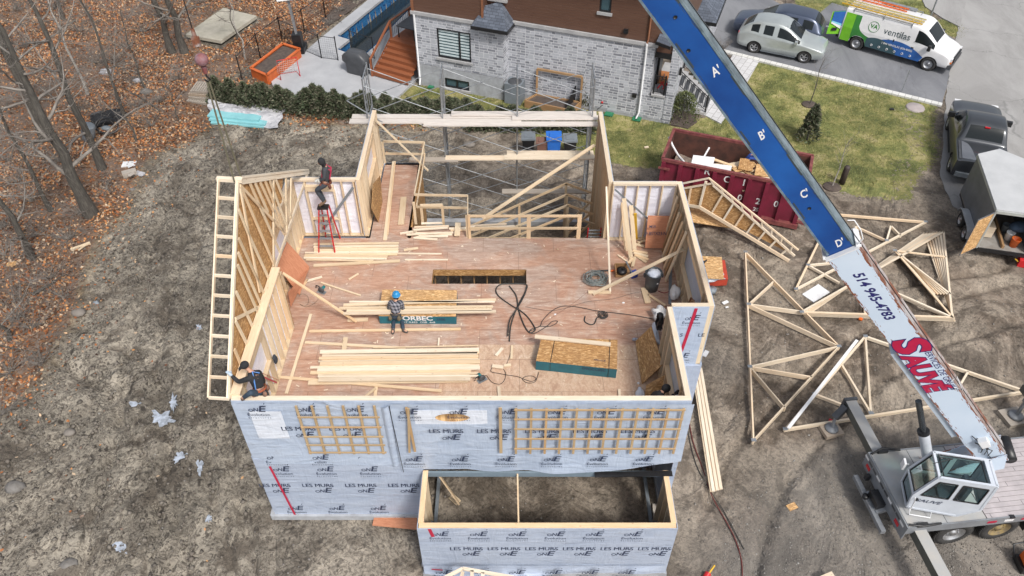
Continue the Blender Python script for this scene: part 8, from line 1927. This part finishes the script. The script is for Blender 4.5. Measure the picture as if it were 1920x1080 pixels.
for p, q in [((-.05, -.02), (Ld+.05, -.02)), ((-.05, Wd+.02), (Ld+.05, Wd+.02)), ((-.02, 0), (-.02, Wd)), ((Ld+.02, 0), (Ld+.02, Wd))]: m.bar(D(*p, hd_+.02), D(*q, hd_+.02), .12, .12)
m.build('top_rim', MARTRIM, t)
m = MB(); m.bar(D(-.1, -.1, .18), D(Ld+.1, -.1, .18), .2, .2); m.bar(D(-.1, Wd+.1, .18), D(Ld+.1, Wd+.1, .18), .2, .2); m.build('bottom_rail', MARTRIM, t)
m = MB(); m.bar(D(-.12, -.12, 1.7), D(.35, -.12, 1.7), .08, .08); m.bar(D(Ld, -.05, .4), D(Ld+.35, -.05, .35), .1, .1); m.build('door_latch', MARTRIM, t)
m = MB()
def dl(tx, px, py, s): a = PP(px, py, D(0, -.012, 0), dy); m.text(tx, s, a, dx, Z, bold=.015, sx=.9)
for tx, px, py, s in [('R', 1326, 322, .45), ('C', 1363, 337, .45), ('I', 1395, 343, .45), ('0', 1387, 371, .42), ('2', 1421, 378, .42), ('0', 1455, 383, .42), ('25', 1417, 393, .26)]: dl(tx, px, py, s)
m.build('lettering', WHITEV, t)
R = random.Random(21)
m = MB(); m.grid(lambda u, v: D(.3+u*(Ld-.6), .06+v*(Wd-.12), .9+.25*vn(u*7, v*4)+.45*sin(pi*u)*(1-v)), 30, 14); m.build('rubble', G('mixed_rubble', (.10, .08, .07), (.25, .20, .16), 6, .9, bump=.5), label='dark mixed rubble filling the dumpster', cat='rubble', kind='stuff')
gD = 'scrap wood in the dumpster'
for i in range(34):
    x, y = R.uniform(1.2, Ld-1.3), R.uniform(.2, Wd*.55); a = R.uniform(-.9, .9); L_ = R.uniform(.5, 1.5); c0 = D(x, y, R.uniform(1.35, 1.75)); d = (dx*cos(a)+dy*sin(a)*.6+Z*R.uniform(-.2, .25)).normalized()
    board(c0-d*L_/2, c0+d*L_/2, R.choice([.09, .09, .14, .3]), .04, 'scrap_board', R.choice([WOOD, WOODL, WOODO, OSBL]), 'scrap board in the heap inside the maroon dumpster', 'board', gD)
for i, (px, py, mt, sz) in enumerate([(1318, 302, FOAMW, (.9, .5)), (1348, 314, FOAMW, (1.0, .3)), (1433, 320, OSBL, (.7, .6)), (1405, 312, OSB, (.3, .5)), (1395, 308, OSB, (.4, .6))]):
    m = MB(); c0 = P(px, py, 1.85); m.box(c0, (*sz, .05), frame(dx+Z*.1, Z+dy*-.3)); m.build('panel_offcut', mt, label=['large white panel on the dumpster heap', 'narrow white panel right of the larger one in the dumpster', 'square strand board scrap at the right of the dumpster heap', 'small strand board scrap in the dumpster', 'reddish strand board scrap in the dumpster'][i], cat='panel')
m = MB(); m.path([P(1254, 257, 1.95), P(1262, 275, 1.7), P(1272, 292, 1.6), P(1282, 303, 1.75)], [.05]*4, 8); m.build('bent_pipe', WHITEV, label='bent white pipe at the left end of the dumpster', cat='pipe')
m = MB(); m.bar(P(1318, 298, 1.7), P(1330, 277, 1.9), .06, .06); m.build('scrap_post', WHITEV, label='pale post sticking up from the dumpster heap', cat='post')
# ============================================================ PEOPLE
def skin_mesh(chains, m, sub=1):
    """chains: list of lists of (Vector, radius); first chain root; shared joints merge"""
    vs = []; es = []; rs_ = []; key = {}
    def vi(p, r):
        k = tuple(round(x, 4) for x in p)
        if k not in key: key[k] = len(vs); vs.append(p); rs_.append(r)
        return key[k]
    for ch in chains:
        for (a, ra), (b, rb) in zip(ch, ch[1:]):
            i, j = vi(a, ra), vi(b, rb)
            if i != j: es.append((i, j))
    me = bpy.data.meshes.new('sk'); me.from_pydata([tuple(v) for v in vs], es, []); o = bpy.data.objects.new('sk', me); COL.objects.link(o)
    o.modifiers.new('s', 'SKIN')
    for i, r in enumerate(rs_):
        rr = r if isinstance(r, tuple) else (r, r); me.skin_vertices[0].data[i].radius = rr
    me.skin_vertices[0].data[0].use_root = True
    o.modifiers.new('u', 'SUBSURF').levels = sub
    dg = bpy.context.evaluated_depsgraph_get(); e = bpy.data.meshes.new_from_object(o.evaluated_get(dg))
    m.add([v.co.copy() for v in e.vertices], [tuple(p.vertices) for p in e.polygons], None, True)
    bpy.data.objects.remove(o); bpy.data.meshes.remove(e)
def hand_chains(w_, d, palm_n, s=1., curl=.5):
    """wrist point, direction, palm normal"""
    d = d.normalized(); n_ = palm_n-d*palm_n.dot(d); n_.normalize(); x = d.cross(n_); out = []
    pc = w_+d*.07*s
    out.append([(w_, .028*s), (pc, (.036*s))])
    for k, l in zip((-1.5, -.5, .5, 1.5), (.06, .075, .08, .07)):
        a = pc+x*k*.020*s+d*.015; b = a+(d+n_*curl*.5)*l*.5*s; c = b+(d*.6+n_*curl)*l*.5*s; out.append([(pc, .036*s), (a, .012*s), (b, .0095*s), (c, .008*s)])
    a = w_+d*.03*s-x*.035*s; b = a-x*.03*s+d*.03*s; out.append([(w_, .028*s), (a, .014*s), (b, .011*s), (b+d*.03*s+n_*.01, .009*s)]); return out
def person(label, J, face, shirt, trouser, boots, hatm, hat='hood', gloves=None, extra=None, scale=1., names=('jacket', 'trousers')):
    """J: dict of world joints"""
    base = V((J['pelvis'].x, J['pelvis'].y, min(p.z for p in J.values()))); t = T('person', label, 'person', base)
    up = (J['neck']-J['pelvis']).normalized(); s = scale
    m = MB(); ch = [[(J['pelvis'], (.13*s, .10*s)), (J['chest'], (.15*s, .11*s)), (J['neck'], .055*s), (J['head']-Z*.04, .06*s)]]
    for q in 'LR':
        ch.append([(J['chest'], .15*s), (J['sh'+q], .055*s), (J['el'+q], .042*s), (J['wr'+q], .028*s)]); ch.append([(J['pelvis'], .13*s), (J['hip'+q], .08*s), (J['kn'+q], .055*s), (J['an'+q], .04*s), (J['toe'+q], .035*s)])
    skin_mesh(ch, m)
    for q in 'LR': skin_mesh(hand_chains(J['wr'+q], J['wr'+q]-J['el'+q], V((0, 0, -1)) if abs((J['wr'+q]-J['el'+q]).normalized().z) < .9 else V((0, 1, 0)), s), m)
    f = face.normalized(); side_ = Z.cross(f).normalized(); RH = Matrix((f, side_, f.cross(side_))).transposed(); h = J['head']
    m.ball(h, (.098*s, .078*s, .118*s), 16, 12, RH); m.ball(h+RH @ V((.10*s, 0, -.015*s)), (.018*s, .014*s, .028*s), 8, 6, RH)
    for e in (-1, 1): m.ball(h+RH @ V((0, e*.078*s, 0)), (.018*s, .01*s, .03*s), 8, 6, RH)
    m.ball(h+RH @ V((.085*s, 0, -.055*s)), (.015*s, .026*s, .008*s), 8, 6, RH)
    body = m.build('body', SKIN, t)
    em = MB()
    for e in (-1, 1): em.ball(h+RH @ V((.088*s, e*.033*s, .01*s)), (.012*s, .013*s, .009*s), 8, 6, RH)
    em.build('eyes', BLACKM, t)
    m = MB(); ch = [[(J['pelvis']+up*.04, (.165*s, .125*s)), (J['pelvis'].lerp(J['chest'], .5), (.155*s, .12*s)), (J['chest'], (.19*s, .14*s)), (J['neck']-up*.03, .08*s)]]
    for q in 'LR': ch.append([(J['chest'], .19*s), (J['sh'+q], .078*s), (J['el'+q], .062*s), (J['el'+q].lerp(J['wr'+q], .92), .046*s)])
    skin_mesh(ch, m, 2); m.build(names[0], shirt, t)
    m = MB(); ch = [[(J['pelvis']+up*.06, (.15*s, .12*s)), (J['pelvis'], (.155*s, .125*s))]]
    for q in 'LR': ch.append([(J['pelvis'], .15*s), (J['hip'+q], .105*s), (J['hip'+q].lerp(J['kn'+q], .5), .09*s), (J['kn'+q], .075*s), (J['kn'+q].lerp(J['an'+q], .5), .066*s), (J['an'+q], .056*s)])
    skin_mesh(ch, m, 2); m.build(names[1], trouser, t)
    for q in 'LR':
        m = MB(); d = (J['toe'+q]-J['an'+q]); skin_mesh([[(J['an'+q]+Z*.04, .062*s), (J['an'+q]-Z*.03, .06*s), (J['an'+q]+d*.6-Z*.03, .055*s), (J['toe'+q]+d*.15-Z*.02, .045*s)]], m, 2); m.build('boot', boots, t)
        if gloves:
            m = MB(); dd = (J['wr'+q]-J['el'+q]).normalized(); skin_mesh([[(J['wr'+q]-dd*.04, .042*s), (J['wr'+q]+dd*.05, .048*s), (J['wr'+q]+dd*.1, .036*s)]], m)
            skin_mesh([[(a, r*1.28) for a, r in c] for c in hand_chains(J['wr'+q], dd, V((0, 0, -1)) if abs(dd.z) < .9 else V((0, 1, 0)), s)], m); m.build('glove', gloves, t)
    m = MB()
    if hat == 'hood':
        m.ball(h-f*.018+Z*.012, (.118*s, .108*s, .138*s), 16, 12, RH); m.v = [p for p in m.v]
        skin_mesh([[(h-Z*.07-f*.03, .10*s), (J['neck']-Z*.02-f*.02, .11*s)]], m)
        cut = [i for i, fc_ in enumerate(m.f) if all((m.v[k]-h).dot(f) > .055*s and abs((m.v[k]-h).z+.01) < .085*s for k in fc_)]
        keep = [i for i in range(len(m.f)) if i not in set(cut)]; m.f = [m.f[i] for i in keep]; m.uv = [m.uv[i] for i in keep]; m.sm = [m.sm[i] for i in keep]; m.m = [m.m[i] for i in keep]; m.build('hood', hatm, t)
    elif hat == 'helmet':
        m.lathe([(.135*s, -.0), (.118*s, .01), (.115*s, .05), (.10*s, .10), (.06*s, .135), (0, .145)], h+Z*.02, 20); m.box(h+f*.13+Z*.03, (.08, .16, .015), RH); m.box(h+Z*.155, (.18, .03, .02), RH); m.build('hard_hat', hatm, t)
        k = MB(); skin_mesh([[(h-Z*.05-f*.03, .11*s), (J['neck'], .10*s)]], k); k.ball(h-Z*.0-f*.015, (.11*s, .10*s, .12*s), 14, 10, RH); k.f = k.f; 
        k.build('balaclava', CLOTHB, t)
    else:
        m.ball(h+Z*.035, (.112*s, .1*s, .105*s), 16, 10, RH); m.prism([h+RH @ V(q) for q in [(.06, -.075, .05), (.19, -.05, .035), (.19, .05, .035), (.06, .075, .05)]], (0, 0, .012)); m.build('cap', hatm, t)
    if extra: extra(t, J, RH)
    return t
def belt(mt, bags=True, mt2=None):
    def f(t, J, RH):
        up = (J['chest']-J['pelvis']).normalized(); R3 = frame(up, RH @ V((1, 0, 0)))
        R4 = Matrix((R3 @ V((0, 1, 0)), R3 @ V((0, 0, 1)), R3 @ V((1, 0, 0)))).transposed()
        m = MB(); m.lathe([(.17, -.03), (.185, 0), (.17, .035)], J['pelvis']+up*.05, 18, R4); m.build('tool_belt', mt, t)
        if bags:
            for k, a in enumerate((.6, 2.2, 3.9, 5.4)):
                m = MB(); p = J['pelvis']+R4 @ V((cos(a)*.2, sin(a)*.18, -.06)); m.ball(p, (.06, .06, .10), 8, 6); m.tube(p, p+V((.02, .01, .14)), .012, n=5); m.build('tool_pouch', mt2 or mt, t)
    return f
def vest(mt, bm_, bt2=None):
    def f(t, J, RH):
        belt(bm_, True, bt2)(t, J, RH); up = (J['chest']-J['pelvis']).normalized(); fr2 = RH @ V((1, 0, 0)); sd = RH @ V((0, 1, 0))
        for s_ in (-1, 1):
            m = MB(); c = J['chest']; m.path([J['pelvis']+up*.12+fr2*.13+sd*.07*s_, c+fr2*.155+sd*.09*s_, J['neck']-up*.02+sd*.12*s_, c-fr2*.16+sd*.08*s_, J['pelvis']+up*.12-fr2*.13+sd*.05*s_], .026, 6); m.build('harness_strap', mt, t)
    return f
# 1 man on the ladder
q = lambda x, y, Y=20.45: PY(x, y, Y)
J = dict(pelvis=q(611, 342), chest=q(612, 320), neck=q(608, 310), head=q(602, 304, 20.4), shL=q(609, 316, 20.28), shR=q(610, 314, 20.65), elL=q(608, 334, 20.2), elR=q(607, 332, 20.72), wrL=q(599, 340, 20.25), wrR=q(597, 337, 20.6), hipL=q(607, 347, 20.32), hipR=q(608, 345, 20.55), knL=q(593, 357, 20.3), knR=q(597, 355, 20.6), anL=q(607, 378, 20.36), anR=q(609, 376, 20.58), toeL=q(599, 384, 20.36), toeR=q(602, 382, 20.58))
person('man in a black hood and red harness standing on the step ladder', J, V((-1, -.15, -.35)), G('charcoal_jacket', (.04, .045, .055), (.06, .065, .075), 6, .85), CLOTHG, G('tan_boots', (.17, .11, .07), rough=.8), CLOTHB, 'hood', WHITEV if False else G('pale_gloves', (.55, .55, .52), rough=.8), vest(G('crimson_strap', (.45, .03, .08), rough=.6), G('brown_leather', (.18, .06, .035), rough=.7), G('brown_pouch', (.22, .05, .03), (.08, .04, .03), 8, .7)))
# 2 kneeling man in plaid
q = lambda x, y, Y=16.9: PY(x, y, Y)
J = dict(pelvis=q(742, 592, 16.75), chest=q(742, 572, 16.95), neck=q(742, 562, 17.0), head=q(743, 554, 17.08), shL=q(731, 566), shR=q(753, 566), elL=q(729, 580, 17.0), elR=q(756, 582, 17.0), wrL=q(732, 592, 17.25), wrR=q(751, 592, 17.3), hipL=q(736, 594, 16.75), hipR=q(748, 594, 16.75), knL=P(738, 600, dz+.10), knR=P(752, 600, dz+.10), anL=P(737, 618, dz+.10), anR=P(756, 618, dz+.10), toeL=P(736, 625, dz+.06), toeR=P(764, 622, dz+.06))
J['knL'].y = 17.0; J['knR'].y = 17.0
person('man in a plaid shirt and blue hard hat kneeling over the teal pack', J, V((.05, 1, -.45)), PLAID, JEAN, G('grey_boots', (.09, .08, .075), rough=.8), G('sky_blue_helmet', (.03, .28, .60), rough=.35), 'helmet', None, belt(G('worn_belt', (.06, .055, .05), rough=.7), True, G('dark_pouch', (.07, .06, .045), (.22, .18, .10), 9, .8)), names=('shirt', 'jeans'))
# 3 man at the front left corner
q = lambda x, y, Y=12.2: PY(x, y, Y)
J = dict(pelvis=q(488, 731, 12.15), chest=q(478, 707, 12.25), neck=q(468, 694, 12.3), head=q(459, 686, 12.32), shL=q(466, 710, 12.1), shR=q(485, 697, 12.5), elL=q(447, 716, 12.1), elR=q(494, 714, 12.55), wrL=q(433, 703, 12.2), wrR=q(492, 730, 12.45), hipL=q(480, 737, 12.05), hipR=q(494, 735, 12.3), knL=q(470, 736, 11.75), knR=q(500, 741, 12.55), anL=q(457, 745, 11.85), anR=q(488, 745, 12.9), toeL=q(452, 748, 11.8), toeR=q(494, 752, 12.9))
J['anR'].z = 4.85; J['toeR'].z = 4.8
def ex3(t, J, RH):
    belt(G('rust_belt', (.35, .09, .04), rough=.7), True, G('tan_pouch', (.28, .14, .09), (.10, .07, .06), 9, .8))(t, J, RH)
    m = MB(); m.path([J['pelvis']+V((-.05, -.14, .1)), J['chest']+V((.03, -.17, .0)), J['neck']+V((.08, -.05, .0)), J['chest']+V((.12, .05, .1))], .018, 6); m.build('harness_strap', G('blue_strap', (.10, .25, .60), rough=.6), t)
person('man in black sitting on the front left wall corner gripping the truss ladder', J, V((-.7, -.25, -.6)), CLOTHB, JEAN, G('brown_work_boots', (.12, .08, .06), rough=.8), CLOTHB, 'cap', G('pale_blue_gloves', (.45, .55, .65), rough=.8), ex3)
# 4 man behind the front right corner
q = lambda x, y, Y=12.9: PY(x, y, Y)
J = dict(pelvis=V((4.05, 12.85, 3.75)), chest=q(1236, 741, 12.8), neck=q(1242, 734, 12.85), head=q(1250, 729, 12.9), shL=q(1240, 746, 12.6), shR=q(1228, 738, 13.05), elL=q(1256, 747, 12.6), elR=q(1222, 744, 13.15), wrL=q(1266, 738, 12.7), wrR=V((3.75, 13.2, 3.6)), hipL=V((4.0, 12.65, 3.7)), hipR=V((3.95, 13.0, 3.7)), knL=V((3.7, 12.6, 3.45)), knR=V((3.65, 13.0, 3.45)), anL=V((3.85, 12.6, 3.14)), anR=V((3.85, 13.0, 3.14)), toeL=V((3.65, 12.6, 3.12)), toeR=V((3.65, 13.0, 3.12)))
J['pelvis'] = V((J['chest'].x-.12, J['chest'].y+.0, J['chest'].z-.42))
person('person in black crouching behind the front right corner of the wall', J, V((.9, -.1, -.4)), CLOTHB, CLOTHB, CLOTHB, CLOTHB, 'hood', CLOTHB, None)
# 5 crane operator
base = CP(-.75, Wc/2, 1.95); ff = cf
r_ = lambda x, y, z: CP(x, y, z)
J = dict(pelvis=r_(-.72, .40, 2.0), chest=r_(-.80, .40, 2.38), neck=r_(-.78, .40, 2.56), head=r_(-.73, .40, 2.70), shL=r_(-.78, .22, 2.47), shR=r_(-.78, .58, 2.47), elL=r_(-.60, .16, 2.25), elR=r_(-.60, .62, 2.25), wrL=r_(-.34, .22, 2.22), wrR=r_(-.34, .58, 2.22), hipL=r_(-.66, .31, 2.0), hipR=r_(-.66, .49, 2.0), knL=r_(-.24, .28, 2.02), knR=r_(-.24, .52, 2.02), anL=r_(-.08, .28, 1.70), anR=r_(-.08, .52, 1.70), toeL=r_(.06, .28, 1.66), toeR=r_(.06, .52, 1.66))
def ex5(t, J, RH):
    m = MB(); c = J['chest']; sd = RH @ V((0, 1, 0)); fr2 = RH @ V((1, 0, 0))
    for s_ in (-1, 1): m.path([J['pelvis']+Z*.1+fr2*.14+sd*.08*s_, c+fr2*.16+sd*.1*s_, J['neck']+sd*.13*s_, c-fr2*.16+sd*.1*s_], .03, 6)
    m.build('safety_vest', G('hi_vis_yellow', (.55, .70, .12), rough=.6), t)
person('crane operator in blue with a yellow vest seated inside the glass cab', J, cf+V((0, 0, -.1)), G('royal_blue_cloth', (.03, .08, .36), rough=.8), bpy.data.materials['royal_blue_cloth'], BLACKM, CLOTHB, 'cap', None, ex5, scale=.95)
